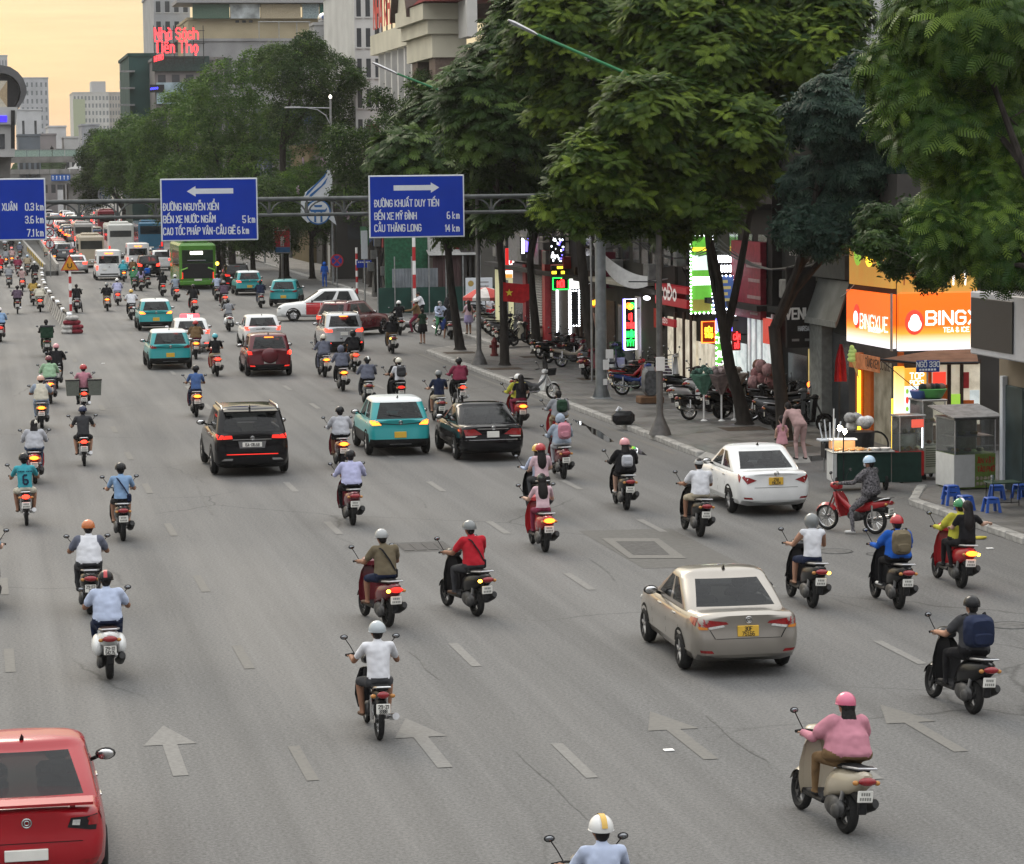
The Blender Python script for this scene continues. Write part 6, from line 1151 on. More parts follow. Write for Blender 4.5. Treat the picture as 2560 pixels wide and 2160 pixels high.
  for i in range(1,nc):
   a=PI/2*i/nc;pts.append((-(w_-rc)-rc*math.cos(a),yr+rc-rc*math.sin(a),z))
  return pts
 g0,g1=glass_margin;vs=[0,g0,(g0*2+g1)/3,(g0+g1*2)/3,g1,1.0]
 G=[ring(v) for v in vs];n=len(G[0])
 cxm=(v1[0]+v1[1])/2
 for k,dz in ((.93,.035),(.8,.06),(.5,.08),(.15,.085)):
  G.append([(p[0]*k,cxm+(p[1]-cxm)*k,h-.085+dz) for p in G[5]])
 gf=MB();gf.loft(G,0,False);gf.f.append(tuple((len(G)-1)*n+j for j in range(n)));gf.m.append(0)
 iR=range(0,nr);iS1=range(nr+nc,nr+nc+ns);b2=nr+nc+ns+nc;iF=range(b2,b2+nr);iS2=range(b2+nr+nc,b2+nr+nc+ns)
 win={'rear_window':[],'windscreen':[],'side_window':[],'side_window2':[]};keep=[]
 s1=list(iS1);s2=list(iS2);bp=5
 for i,f in enumerate(gf.f):
  if i>=(len(G)-1)*n:keep.append(f);continue
  lv,j=divmod(i,n)
  if 1<=lv<=3:
   if j in iR:win['rear_window'].append(f);continue
   if j in iF:win['windscreen'].append(f);continue
   if j in iS1 and s1.index(j) not in (0,bp,ns-1):win['side_window'].append(f);continue
   if j in iS2 and s2.index(j) not in (0,ns-1-bp,ns-1):win['side_window2'].append(f);continue
  keep.append(f)
 cab,roof=MB(),MB();cab.v=roof.v=gf.v
 for f in keep:
  z=min(gf.v[i][2] for i in f);(roof if z>h-.16 else cab).f.append(f)
 P.append(('cabin',clean(cab,0).mesh(key+'_cabin',PAINT,True,60),None))
 P.append(('roof',clean(roof,0).mesh(key+'_roof',ROOFP if roofp else PAINT,True,60),None));i_roof=len(P)-1
 for k,fs in win.items():
  w_=MB();w_.v=gf.v;w_.f=fs;P.append((k.rstrip('2'),clean(w_,0).mesh(key+'_'+k,M_GLASS,True),None))
 gb=BVHTree.FromPolygons(gf.v,gf.f)
 # wheels
 for sx in (-1,1):
  for y in (0,wb):
   wx=sx*(hw-.085);t=MB();t.torus((wx,y,wr),(1,0,0),wr-.085,.085,22,8,0,1.2);P.append(('wheel',t.mesh(key+'_tyre',M_RUB,True),None));iw=len(P)-1
   r=MB();r.disc((wx+sx*.03,y,wr),(1,0,0),wr-.12,.04,20)
   for a in range(5):
    an=a*2*PI/5;d=Vector((0,math.sin(an),math.cos(an)));c0=Vector((wx+sx*.06,y,wr))
    r.tube([c0+d*.03,c0+d*(wr-.11)],[.035,.028],5)
   P.append(('rim',r.mesh(key+'_rim',M_ALU),iw))
 def cast(o,d,tree=bv):
  if abs(o[0])<.012:o=(.012,o[1],o[2])
  hit=tree.ray_cast(Vector(o),Vector(d).normalized());return hit[0],hit[1]
 def rear_patch(mb,q,off=.006,nx=5,nz=3,tree=bv,mi=0):
  """quad of (x, z) points seen from behind, laid on the surface"""
  V=[]
  for j in range(nz+1):
   for i in range(nx+1):
    s,t=i/nx,j/nz
    x=(q[0][0]*(1-s)+q[1][0]*s)*(1-t)+(q[3][0]*(1-s)+q[2][0]*s)*t;z=(q[0][1]*(1-s)+q[1][1]*s)*(1-t)+(q[3][1]*(1-s)+q[2][1]*s)*t
    p,nn=cast((x,yR-3,z),(0,1,0),tree)
    if p is None:p=Vector((x,yR+.15,z));nn=Vector((0,-1,0))
    if nn.y>0:nn=-nn
    V.append(p+nn*off)
  mb.add(V,[(j*(nx+1)+i,j*(nx+1)+i+1,(j+1)*(nx+1)+i+1,(j+1)*(nx+1)+i) for j in range(nz) for i in range(nx)],mi)
 def side_patch(mb,q,sx,off=.005,n_=4,tree=bv):
  V=[]
  for j in range(3):
   for i in range(n_+1):
    s,t=i/n_,j/2
    y=(q[0][0]*(1-s)+q[1][0]*s)*(1-t)+(q[3][0]*(1-s)+q[2][0]*s)*t;z=(q[0][1]*(1-s)+q[1][1]*s)*(1-t)+(q[3][1]*(1-s)+q[2][1]*s)*t
    p,nn=cast((sx*3,y,z),(-sx,0,0),tree)
    if p is None:p=Vector((sx*hw*.95,y,z));nn=Vector((sx,0,0))
    if nn.x*sx<0:nn=-nn
    V.append(p+nn*off)
  mb.add(V,[(j*(n_+1)+i,j*(n_+1)+i+1,(j+1)*(n_+1)+i+1,(j+1)*(n_+1)+i) for j in range(2) for i in range(n_)])
 if not far:
  for sx in (-1,1):
   for y in (0,wb):
    ar=MB();V=[];na=14
    for k in range(na+1):
     a=-.1+(PI+.2)*k/na
     for rr in (0,.5,1.):
      yy,zz=y+math.cos(a)*(wr+.065)*rr,max(wr+math.sin(a)*(wr+.065)*rr,zb+.03);p,nn=cast((sx*3,yy,zz),(-sx,0,0))
      V.append((p.x if p else sx*hw*.97,yy,zz) if p is None else (p.x+sx*.004,yy,zz))
    ar.add(V,[(k*3+j,k*3+j+1,k*3+j+4,k*3+j+3) for k in range(na) for j in range(2)]);P.append(('wheel_arch',ar.mesh(key+'_arch',ARCH),None))
 for li_,(nm,m,quads,sq) in enumerate(lights):
  for sx in (1,-1):
   l=MB()
   for q in quads:rear_patch(l,[(x*sx,z) for x,z in q],.008+.005*li_)
   for q in sq:side_patch(l,q,sx,.008)
   P.append((nm,l.mesh(key+nm,m,True),None))
 for (nm,m,quads) in (extra or ()):
  for q in quads:
   l=MB();rear_patch(l,q,.007,8,3);P.append((nm,l.mesh(key+nm,m,True),None))
 px,pz,pw,ph=plate;c,nn=cast((px,yR-3,pz),(0,1,0));c=c or Vector((0,yR,pz))
 pl=MB();pl.bbox((px-pw/2,c.y-.028,pz-ph/2),(px+pw/2,c.y+.02,pz+ph/2),.006);P.append(('licence_plate',pl.mesh(key+'_plate',plate_m or PLATE),None))
 Pm=Car();Pm.plate=(px,c.y-.029,pz,pw,ph);Pm.i_plate=len(P)-1;Pm.bv=bv
 if logo:
  lz=pz+(.17 if pz>.6 else .34);c2,n2=cast((0,yR-3,lz),(0,1,0))
  if c2:
   n2=-n2 if n2.y>0 else n2;e=MB();e.torus(c2+n2*.012,n2,.05,.009,16,5);e.torus(c2+n2*.012,n2+Vector((.0,.0,.02)),.026,.008,12,5);P.append(('emblem',e.mesh(key+'_emblem',M_CHROME,True),None))
 if chrome:
  l=MB();rear_patch(l,chrome,.012,10,1);P.append(('chrome_strip',l.mesh(key+'_strip',M_CHROME,True),None))
 if far:Pm.parts=P;return Pm
 for sx in (-1,1): # seats seen through the glass
  for y in (v0[0]+.55,(v0[0]+v0[1])/2+.1):
   b=MB();b.bbox((sx*hw*.45-.24,y,.55),(sx*hw*.45+.24,y+.16,hb+.12),.06);b.bbox((sx*hw*.45-.13,y+.02,hb+.13),(sx*hw*.45+.13,y+.13,hb+.30),.05);P.append(('seat',b.mesh(key+'_seat',SEATF,True,40),None))
 b=MB();b.box((-hw*.8,v0[0]+.05,hb-.06),(hw*.8,v0[0]+.5,hb-.03));P.append(('parcel_shelf',b.mesh(key+'_shelf',SEATF),None))
 for sx in (-1,1): # mirrors, handles, shut lines
  mm=MB();my=v0[1]-.52;mm.ell((sx*(hw+.09),my,hb+.06),(.12,.06,.075),10,6);mm.tube([(sx*(hw-.08),my+.03,hb-.01),(sx*(hw+.02),my,hb+.04)],.025,6)
  P.append(('mirror',mm.mesh(key+'_mirror',M_BLACK,True),None));im=len(P)-1
  mg=MB();mg.ell((sx*(hw+.09),my-.045,hb+.06),(.1,.02,.06),10,6);P.append(('mirror_glass',mg.mesh(key+'_mglass',M_CHROME,True),im))
  for y in (v0[0]+(.35 if ro<.9 or deck<1 else .55),(v0[0]+v0[1])/2+.02,v0[1]-.18):
   dl=MB();side_patch(dl,[(y-.006,zb+.22),(y+.006,zb+.22),(y+.006,hb-.06),(y-.006,hb-.06)],sx,.004,1)
   P.append(('shut_line',dl.mesh(key+'_shut',ARCH),None))
  for y in (v0[0]+.72,v0[0]+1.75):
   c3,_=cast((sx*3,y,hb-.13),(-sx,0,0))
   if c3:hd=MB();hd.bbox((c3.x-.018,y-.09,hb-.145),(c3.x+.018,y+.09,hb-.115),.008);P.append(('door_handle',hd.mesh(key+'_handle',M_CHROME),None))
 if stop:
  c4,n4=cast((0,yR-3,h-.14),(0,1,0),gb)
  s_=MB();y4=(c4.y if c4 else v1[0])-.02;s_.bbox((-.17,y4-.02,h-.155),(.17,y4+.05,h-.125),.008);P.append(('stop_lamp',s_.mesh(key+'_stop',STOPL),None))
 if wiper and ro<1.0:
  c5,n5=cast((0,yR-3,hb+.1),(0,1,0),gb)
  if c5 and deck>hb-.08:w5=MB();w5.tube([(.05,c5.y-.02,hb+.06),(-.32,c5.y+.0,hb+.13)],[.014,.008],5);P.append(('wiper',w5.mesh(key+'_wiper',M_BLACK),None))
 if spoiler is True:
  s6=MB();s6.loft([[(sx_*hw*.7,v1[0]+dy,h-.10+dz) for (dy,dz) in ((.15,.045),(-.22,.0),(-.22,-.03),(.1,-.03))] for sx_ in (-1,-.3,.3,1)],0,True);P.append(('roof_spoiler',s6.mesh(key+'_spoiler',ROOFP if roofp else PAINT,False),None))
 if rails:
  for sx in (-1,1):
   rl=MB();w6=hw*gtop-.07;rl.tube([(sx*w6,v1[0]+.05,h-.06),(sx*w6,v1[0]+.18,h+.005),(sx*w6*.99,v1[1]-.25,h+.005),(sx*w6*.98,v1[1]-.05,h-.06)],.022,6);P.append(('roof_rail',rl.mesh(key+'_rail',M_CHROME,True),None))
 if shark:
  a=MB();a.loft([[(-.03,v1[0]+.2,h-.01),(.03,v1[0]+.2,h-.01),(.0,v1[0]+.18,h-.0)],[(-.025,v1[0]+.06,h-.02),(.025,v1[0]+.06,h-.02),(0,v1[0]+.03,h+.06)]],0,True);P.append(('antenna',a.mesh(key+'_ant',M_BLACK),None))
 if fo and not far:
  for sx in (-1,1):hl=MB();hl.ell((sx*hw*.72,yF-.16,hood-.26),(.16,.12,.07),10,6);P.append(('headlight',hl.mesh(key+'_head',CLEAR,True),None))
 if bump_lights:
  for sx in (-1,1):
   l=MB();rear_patch(l,[(sx*hw*.62,.40),(sx*hw*.84,.41),(sx*hw*.86,.455),(sx*hw*.66,.445)],.007,4,2);P.append(('reflector',l.mesh(key+'_refl',TAIL,True),None))
 Pm.parts=P;return Pm
def plate_text(cm,lines,root,made,big=True):
 px,y,z,w,h=cm.plate;t=MB();hh=h*(.36 if len(lines)==2 else .6)
 for i,s in enumerate(lines):
  zz=z-hh/2+(h*.235*(1 if i==0 else -1) if len(lines)==2 else 0)
  n=max(1,len(s));cw=min(.75,(w*.86)/(n*5.4*hh/6))
  lettering(t,s, lambda u,v,d:(px+u,y-d,zz+v),hh,cw,1.0,1.6,0,.5)
 o=t.build('plate_text',INK,made[cm.i_plate]);return o
RL='tail_light'
def car_g80(*a,**k):return car_model(*a,gtop=.80,**k)
CARM={}
def getcar(k):
 if k in CARM:return CARM[k]
 if k=='sedan':c=car_model(k,2.55,1.0,.82,.86,1.475,.96,.995,.92,(-.26,2.12),(.52,1.28),.30,glass_margin=(.13,.9),lights=((RL,TAIL,[[(.30,.84),(.74,.775),(.77,.93),(.34,.875)]],[[(-.55,.87),(-.82,.80),(-.84,.93),(-.55,.92)]]),('reverse_light',CLEAR,[[(.36,.80),(.60,.765),(.62,.80),(.38,.83)]],[]),('indicator',INDI,[[(.62,.765),(.74,.76),(.76,.81),(.64,.80)]],[])),plate=(0,.73,.33,.165),plate_m=PLATEY,extra=(('boot_line',ARCH,[[(-.5,.615),(.5,.615),(.5,.623),(-.5,.623)],[(-.66,.86),(-.52,.62),(-.505,.62),(-.65,.86)],[(.505,.62),(.52,.62),(.66,.86),(.65,.86)]]),('bumper_lip',PAINT,[[(-.7,.345),(.7,.345),(.7,.36),(-.7,.36)]])),stop=False)
 elif k=='sedan_old':c=car_model(k,2.55,1.0,.80,.85,1.475,.97,1.0,.92,(-.26,2.1),(.50,1.25),.30,glass_margin=(.13,.9),lights=((RL,TAIL,[[(.44,.82),(.66,.74),(.75,.88),(.72,.93)]],[[(-.62,.92),(-.80,.76),(-.82,.90),(-.62,.95)]]),),plate=(0,.80,.33,.165),plate_m=PLATEY,extra=(('boot_line',ARCH,[[(-.5,.655),(.5,.655),(.5,.663),(-.5,.663)],[(-.5,.93),(.5,.93),(.5,.936),(-.5,.936)]]),),stop=False)
 elif k=='saloon':c=car_model(k,2.75,1.08,.95,.90,1.48,.97,.985,.93,(-.34,2.25),(.52,1.35),.32,lights=((RL,TAIL,[[(.42,.74),(.74,.71),(.78,.88),(.56,.90)],[(.30,.75),(.42,.74),(.56,.90),(.50,.90)]],[[(-.6,.88),(-.86,.74),(-.88,.88),(-.6,.93)]]),('reverse_light',CLEAR,[[(.50,.68),(.74,.68),(.74,.71),(.42,.715)]],[])),plate=(0,.75,.33,.165),chrome=[(-.42,.885),(.42,.885),(.42,.915),(-.42,.915)],extra=(('bumper_strip',M_CHROME,[[(-.74,.60),(.74,.60),(.74,.612),(-.74,.612)]]),),bump_lights=False,stop=False,shark=False)
 elif k=='red_saloon':c=car_model(k,2.64,1.02,.85,.88,1.465,.97,.99,.92,(-.32,2.15),(.52,1.3),.32,lights=((('light_housing',M_BLACK,[[(.44,.79),(.74,.75),(.76,.91),(.48,.895)]],[])),(RL,TAIL,[[(.66,.81),(.755,.80),(.765,.90),(.675,.90)]],[[(-.62,.9),(-.82,.82),(-.84,.92),(-.62,.93)]]),('reverse_light',CLEAR,[[(.49,.815),(.57,.81),(.58,.875),(.50,.875)]],[])),plate=(0,.52,.46,.12),extra=(('boot_line',ARCH,[[(-.6,.64),(.6,.64),(.6,.648),(-.6,.648)]]),),stop=False)
 elif k=='crossover':c=car_model(k,2.55,.72,.75,.875,1.60,1.02,1.03,.98,(-.62,2.0),(-.28,1.2),.33,[(.2,.14),(.35,.02),(.5,0),(.68,.03),(.85,.06),(1.0,.02),(1.3,.1)],.52,lights=((RL,TAIL,[[(.52,.87),(.76,.86),(.80,.98),(.62,.975)]],[[(-.40,.95),(-.62,.88),(-.63,.99),(-.40,.99)]]),),plate=(0,.60,.33,.165),plate_m=PLATEY,extra=(('trim_bar',TRIM,[[(-.6,.905),(0,.865),(0,.885),(-.6,.935)],[(0,.865),(.6,.905),(.6,.935),(0,.885)]]),('lower_trim',M_ALU,[[(-.3,.335),(.3,.335),(.3,.35),(-.3,.35)]])),roofp=True,stop=False,bump_lights=False,glass_margin=(.06,.9),spoiler=False,gtop=.78)
 elif k=='suv_big':c=car_g80(k,2.98,1.02,.95,.985,1.78,1.14,1.15,1.06,(-.92,2.45),(-.55,1.55),.37,[(.2,.16),(.35,.03),(.5,0),(.68,.03),(.9,.05),(1.1,.02),(1.4,.1)],0.,lights=((RL,TAIL,[[(.50,1.0),(.88,.98),(.88,1.085),(.52,1.085)]],[[(-.6,1.09),(-.95,1.0),(-.96,1.09),(-.6,1.11)]]),),plate=(0,.84,.50,.12),chrome=[(-.5,.965),(.5,.965),(.5,.985),(-.5,.985)],extra=(('plate_recess',mat('grey_trim',(.12,.12,.12),.4),[[(-.32,.75),(.32,.75),(.36,.93),(-.36,.93)]]),('reflector_strip',TAIL,[[(-.66,.585),(.66,.585),(.66,.605),(-.66,.605)]]),('exhaust_trim',M_CHROME,[[(-.8,.44),(-.52,.44),(-.50,.49),(-.72,.49)],[(.52,.44),(.8,.44),(.72,.49),(.50,.49)]])),rails=True,stop=False,bump_lights=False,spoiler=True,roofp=True)
 elif k=='suv_mid':c=car_g80(k,2.67,.90,.85,.91,1.70,1.08,1.09,1.02,(-.80,2.15),(-.48,1.35),.36,[(.2,.16),(.35,.03),(.5,0),(.7,.03),(.9,.05),(1.08,.02),(1.4,.1)],.45,lights=((RL,TAIL,[[(.50,.90),(.80,.88),(.83,1.04),(.54,1.0)]],[[(-.5,1.02),(-.8,.9),(-.82,1.04),(-.5,1.06)]]),),plate=(0,.82,.33,.15),rails=True,spoiler=False,extra=(('chrome_bar',M_CHROME,[[(-.32,.955),(.32,.955),(.32,.985),(-.32,.985)]]),))
 elif k=='suv_small':c=car_g80(k,2.52,.72,.75,.88,1.65,1.05,1.06,1.0,(-.64,1.95),(-.34,1.2),.34,[(.2,.14),(.35,.02),(.5,0),(.7,.02),(.9,.04),(1.05,.02),(1.4,.1)],.50,lights=((RL,TAIL,[[(.66,.86),(.80,.85),(.83,1.0),(.68,.98)]],[[(-.4,.98),(-.62,.87),(-.64,.99),(-.4,1.0)]]),),plate=(0,.57,.44,.12),logo=False,extra=(('lower_trim',M_ALU,[[(-.45,.30),(.45,.30),(.45,.325),(-.45,.325)]]),),roofp=True)
 elif k=='hatch':c=car_g80(k,2.50,.66,.78,.85,1.50,.98,.99,.94,(-.56,2.0),(-.22,1.2),.30,lights=((RL,TAIL,[[(.60,.84),(.78,.83),(.79,1.0),(.68,.98)]],[[(-.3,.98),(-.56,.86),(-.58,.99),(-.3,1.0)]]),),plate=(0,.74,.33,.15),extra=(('hatch_handle',M_BLACK,[[(-.3,.87),(.3,.87),(.3,.888),(-.3,.888)]]),),stop=False)
 elif k=='mpv':c=car_g80(k,2.78,.82,.88,.90,1.70,1.02,1.03,.98,(-.72,2.3),(-.42,1.35),.33,lights=((RL,TAIL,[[(.62,.98),(.82,.96),(.84,1.1),(.66,1.08)]],[[(-.3,1.02),(-.72,.95),(-.74,1.08),(-.3,1.06)]]),),plate=(0,.75,.33,.15))
 elif k=='van':c=car_model(k,3.1,1.05,.85,1.0,2.30,1.25,1.26,1.12,(-1.0,2.75),(-.92,1.95),.34,[(.2,.1),(.4,0),(.6,.03),(1.2,.03),(2.2,.06)],.0,lights=((RL,TAIL,[[(.84,.78),(.94,.78),(.94,1.12),(.84,1.12)]],[[(-.8,1.1),(-1.0,.8),(-1.0,1.1),(-.8,1.12)]]),),plate=(-.35,.84,.33,.16),gtop=.9,glass_margin=(.04,.62),stop=False,shark=False,extra=(('rear_step',M_BLACK,[[(-.85,.42),(.85,.42),(.85,.52),(-.85,.52)]]),('bumper_guard',M_WHITE,[[(-.8,.36),(.8,.36),(.8,.40),(-.8,.40)]])),bump_lights=False)
 elif k=='far_sedan':c=car_model(k,2.6,1.0,.82,.87,1.47,.96,.995,.92,(-.26,2.12),(.52,1.28),.30,glass_margin=(.13,.9),lights=((RL,TAIL,[[(.44,.74),(.78,.74),(.82,.95),(.46,.94)]],[]),),plate=(0,.73,.33,.165),stop=False,far=True,logo=False)
 elif k=='far_suv':c=car_g80(k,2.6,.8,.82,.90,1.68,1.06,1.07,.98,(-.72,2.05),(-.40,1.28),.34,lights=((RL,TAIL,[[(.54,.84),(.82,.84),(.84,1.08),(.56,1.06)]],[]),),plate=(0,.8,.33,.165),stop=False,far=True,logo=False)
 CARM[k]=c;return c
def P_(name,*c,**k):return paint(name,c,**k)
PAINTS=dict(champagne=P_('champagne',.31,.285,.25,metal=.7,rough=.3,coat=.8),white=P_('white',.74,.75,.74),black=P_('black',.006,.006,.007,rough=.12,coat=.25),teal=P_('teal',.02,.29,.30,rough=.3),red=P_('red',.30,.006,.012),maroon=P_('maroon',.10,.006,.012),silver=P_('silver',.48,.49,.50,metal=.5),grey=P_('grey',.16,.17,.18,metal=.4),beige=P_('beige',.40,.34,.26),blue=P_('blue',.03,.08,.2),green=P_('green',.16,.42,.05),bwhite=P_('brightroof',.70,.74,.74))
def car(kind,px,colour,label,rz=0.,lit=None,stop=False,roofc=None,plate=None,ptext=None,cat='car',name='car',group='cars driving up the avenue',ind=None,z=0.,glassm=None):
 cm=getcar(kind);x,y=gp(*px) if isinstance(px[0],(int,float)) and px[1]>200 else px
 t=thing(name,label,cat,(x,y,z),R(rz),group);pm=PAINTS[colour]
 ov={'car_paint':pm,'roof_paint':PAINTS[roofc] if roofc else pm}
 if lit:ov['tail_glass']={'r':LIT_R,'o':LIT_O,'d':LIT_DIM}[lit]
 if stop:ov['stop_glass']=LIT_O
 if ind:ov['indicator_glass']=LIT_Y
 if plate=='y':ov['plate_white']=PLATEY
 if plate=='w':ov['plate_yellow']=PLATE
 made=place(cm.parts,t,ov)
 if ptext:plate_text(cm,ptext,t,made)
 t['_']=0;del t['_']
 return t,made,cm
PLATE.name='plate_white'
car('sedan',(1832,1668),'champagne','champagne beige sedan with yellow number plate, nearest car in the right lanes',-1.5,ptext=['30F','751.66'])
car('sedan_old',(1911,1279),'white','white sedan with yellow number plate pulling up at the kerb beside the food stalls',-.5,ptext=['29A','196.04'])
car('suv_big',(623,1183),'black','large black sport utility car with lit red tail lights and white roof panel',0,lit='d',roofc='black',ptext=['15A-016.68'])
car('crossover',(993,1135),'teal','teal taxi with pale roof just left of the black sedan',-.5,lit='o',roofc='bwhite')
car('saloon',(1216,1146),'black','glossy black sedan with white number plate beside the teal taxi',0)
t,made,cm=car('red_saloon',(.36,30.4),'red','bright red sedan with boot spoiler, cut off by the picture edge',0,lit=None)
sp=MB();sp.loft([[(x,-1.0+ab,1.03+zz) for ab,zz in ((0,0),(.2,.03),(.2,.055),(0,.03))] for x in (-.72,-.3,.3,.72)],0,True)
for x in (-.5,.5):sp.box((x-.03,-.9,.96),(x+.03,-.82,1.05))
sp.build('boot_spoiler',PAINTS['red'],t)
car('crossover',(424,922),'teal','teal taxi with white roof right behind the white taxi with a roof sign',0,roofc='bwhite')
car('crossover',(389,826),'teal','teal taxi with white roof beside the rider in the yellow helmet',0,lit='o',roofc='bwhite')
t,made,cm=car('hatch',(478,880),'white','white taxi with a red lit roof sign and red bumper stripe',0,lit='r',stop=True)
b=MB();b.bbox((-.42,.35,1.47),(.42,.6,1.66),.04);rs=b.build('roof_sign',glow('taxi_sign',(1.,.12,.15),1.6),t)
b=MB();lettering(b,'TAXI', lambda u,v,d:(u,.349-d,1.52+v),.09,.9,1.0,1.6,0,.5);b.build('sign_lettering',LIT_W,rs)
car('hatch',(655,870),'white','white hatchback just behind the dark red sport utility car',0,lit='r')
t,made,cm=car('suv_small',(671,939),'maroon','dark red compact sport utility car with spare wheel on its tailgate',-.5,lit='d',stop=True,roofc='maroon')
b=MB();b.ell((0,-.76,.82),(.33,.13,.30),20,10);b.build('spare_wheel_cover',PAINTS['maroon'],t,True)
b=MB();rear=LIT_R;b.ell((.78,-.6,.93),(.07,.08,.09),10,6);b.build('brake_light',LIT_R,t,True)
car('suv_mid',(856,878),'silver','silver sport utility car with bright brake lights in the right lanes',-1,lit='r',stop=True)
car('suv_mid',(850,842),'maroon','dark maroon car turning right behind the silver sport utility car',-38,lit='r',roofc='maroon')
t,made,cm=car('mpv',(866,800),'white','white people carrier with red doors crossing the avenue to the left',82,roofc='white')
for nm,y0,y1 in (('front_door_panel',1.35,2.1),('rear_door_panel',.4,1.33)):
 b=MB();V=[]
 for j in range(4):
  for i in range(6):
   y=y0+(y1-y0)*i/5;z=.36+.62*j/3;p=cm.bv.ray_cast(Vector((-3,y,z)),Vector((1,0,0)))[0];V.append((p.x-.025,y,z) if p else (-.9,y,z))
 b.add(V,[(j*6+i,j*6+i+1,(j+1)*6+i+1,(j+1)*6+i) for j in range(3) for i in range(5)]);b.build(nm,M_RED,t)
car('crossover',(712,766),'teal','teal taxi turning into the side street behind the white people carrier',-12,roofc='teal')
car('crossover',(622,738),'teal','teal taxi with glowing red tail lights right of the green coach',0,lit='r',stop=True,roofc='bwhite')
car('suv_mid',(592,722),'black','dark car half hidden between the green coach and a teal taxi',0,lit='d')
car('far_sedan',(193,683),'silver','silver saloon with red brake lights behind the orange warning triangle',0,lit='r')
car('van',(272,700),'white','white passenger van with paired brake lights over its rear window',0,lit='r',cat='van',name='passenger_van')
car('van',(345,676),'white','white passenger van standing before the grey coach',0,lit='r',cat='van',name='passenger_van')
car('far_suv',(160,652),'grey','pale grey car beside the round road signs',0,lit='r')
car('far_suv',(404,676),'white','white car with red brake lights left of the green coach',0,lit='r')
car('far_suv',(372,692),'black','black pickup shaped car with one red brake light among the motorbikes',0,lit='r')
for (v,lab) in ():
 pass
 # brake lights over the van windows
for o in [q for q in C.objects if q.name.startswith('passenger_van')]:
 for x in (-.16,.16):b=MB();b.bbox((x-.13,-1.01,1.98),(x+.13,-.95,2.06),.02);b.build('stop_lamp',LIT_O,o)
 # - buses
def bus(px,label,L_,w,h,colour,lower=None,win=(.52,.9),winw=.78,lights='r',name='bus',board=None,doors=False,extra=None,rz=0):
 x,y=gp(*px);t=thing(name,label,'bus',(x,y,0),R(rz),'buses in the avenue traffic');hw=w/2;pm=paint('bus_'+label.split()[0]+str(int(h*10)),colour)
 b=MB();b.bbox((-hw,-1.6,.32),(hw,L_-1.6,h),.16);b.build('body',pm,t,False)
 b=MB();b.bbox((-hw+.02,-1.66,.3),(hw-.02,-1.3,.62),.06);b.build('bumper',lower or pm,t)
 z0,z1=h*win[0],h*win[1];ww=hw*winw
 b=MB();b.bbox((-ww,-1.625,z0),(ww,-1.58,z1),.02);b.build('rear_window',M_GLASS,t)
 n=int((L_-2)/1.5)
 for sx in (-1,1):
  for i in range(n):
   y0=-1.2+i*1.5;b=MB();b.bbox((sx*hw-.012,y0,h*.5),(sx*hw+.012,y0+1.42,h*.84),.01);b.build('side_window',M_GLASS,t)
  for y0 in (.2,L_-4.2):
   b=MB();b.torus((sx*(hw-.16),y0,.48),(1,0,0),.36,.13,18,8);wq=b.build('wheel',M_RUB,t,True);b=MB();b.disc((sx*(hw-.06),y0,.48),(1,0,0),.28,.05,14);b.build('rim',M_ALU,wq)
  lm={'r':LIT_R,'d':LIT_DIM,'n':TAIL}[lights]
  b=MB();b.bbox((sx*hw*.86-.09,-1.64,.75),(sx*hw*.86+.09,-1.57,1.2),.03);b.build('tail_light',lm,t)
  b=MB();b.bbox((sx*(hw+.12)-.06,L_-1.9,h*.62),(sx*(hw+.12)+.06,L_-1.7,h*.8),.03);b.tube([(sx*hw,L_-1.7,h*.82),(sx*(hw+.12),L_-1.75,h*.8)],.02,5);b.build('mirror',M_BLACK,t)
 b=MB();b.bbox((-.26,-1.69,.62),(.26,-1.65,.74),.006);b.build('licence_plate',PLATE,t)
 b=MB();b.bbox((-hw*.7,.5,h-.01),(hw*.7,3.2,h+.18),.08);b.build('air_conditioner',pm,t)
 return t,hw,h
t,hw,h=bus((491,722),'green electric city bus with black rear panel and a white lit route number',9,2.5,3.15,(.065,.21,.02),win=(.58,.86),winw=.84,lights='d',name='city_bus')
b=MB();b.bbox((-hw*.84,-1.632,.78),(hw*.84,-1.58,h*.575),.02);b.build('rear_panel',M_BLACK,t)
b=MB();b.bbox((-.5,-1.64,h*.76),(.35,-1.6,h*.83),.02);b.build('route_display',LIT_W,t)
b=MB();b.bbox((-.7,-1.64,h*.63),(.55,-1.62,h*.642),.004);b.build('panel_strip',M_ALU,t)
b=MB()
for sx in (-1,1):b=MB();b.tube([(sx*hw*.9,-1.62,.8),(sx*hw*.9,-1.66,1.35),(sx*hw*.55,-1.66,1.5)],.06,6);b.build('corner_trim',paint('busgreen',(.2,.5,.06)),t,True)
b=MB();b.ell((hw+.1,-1.4,1.75),(.11,.08,.12),8,6);b.build('indicator',LIT_Y,t,True)
bus((301,645),'white coach with a dark rear window in the middle of the jam',9,2.5,3.3,(.62,.62,.58),win=(.62,.80),winw=.8,lights='d',name='coach')
bus((228,668),'beige minibus with a spare wheel cover on its rear door',7,2.15,2.75,(.42,.36,.27),win=(.58,.84),winw=.86,lights='r',name='minibus')
bus((376,634),'blue city bus beside the white coach',10,2.5,3.2,(.03,.12,.2),win=(.62,.88),winw=.84,lights='d',name='city_bus')
bus((268,590),'red coach ahead of the white coach',10,2.5,3.4,(.28,.015,.03),win=(.55,.85),winw=.8,lights='r',name='coach')
bus((208,618),'grey minibus far down the jam behind the beige minibus',7,2.1,2.7,(.45,.43,.40),win=(.58,.84),winw=.84,lights='r',name='minibus')
bus((208,528),'pale green city bus under the far bridge',10,2.5,3.1,(.4,.5,.12),win=(.5,.8),winw=.84,lights='n',name='city_bus')
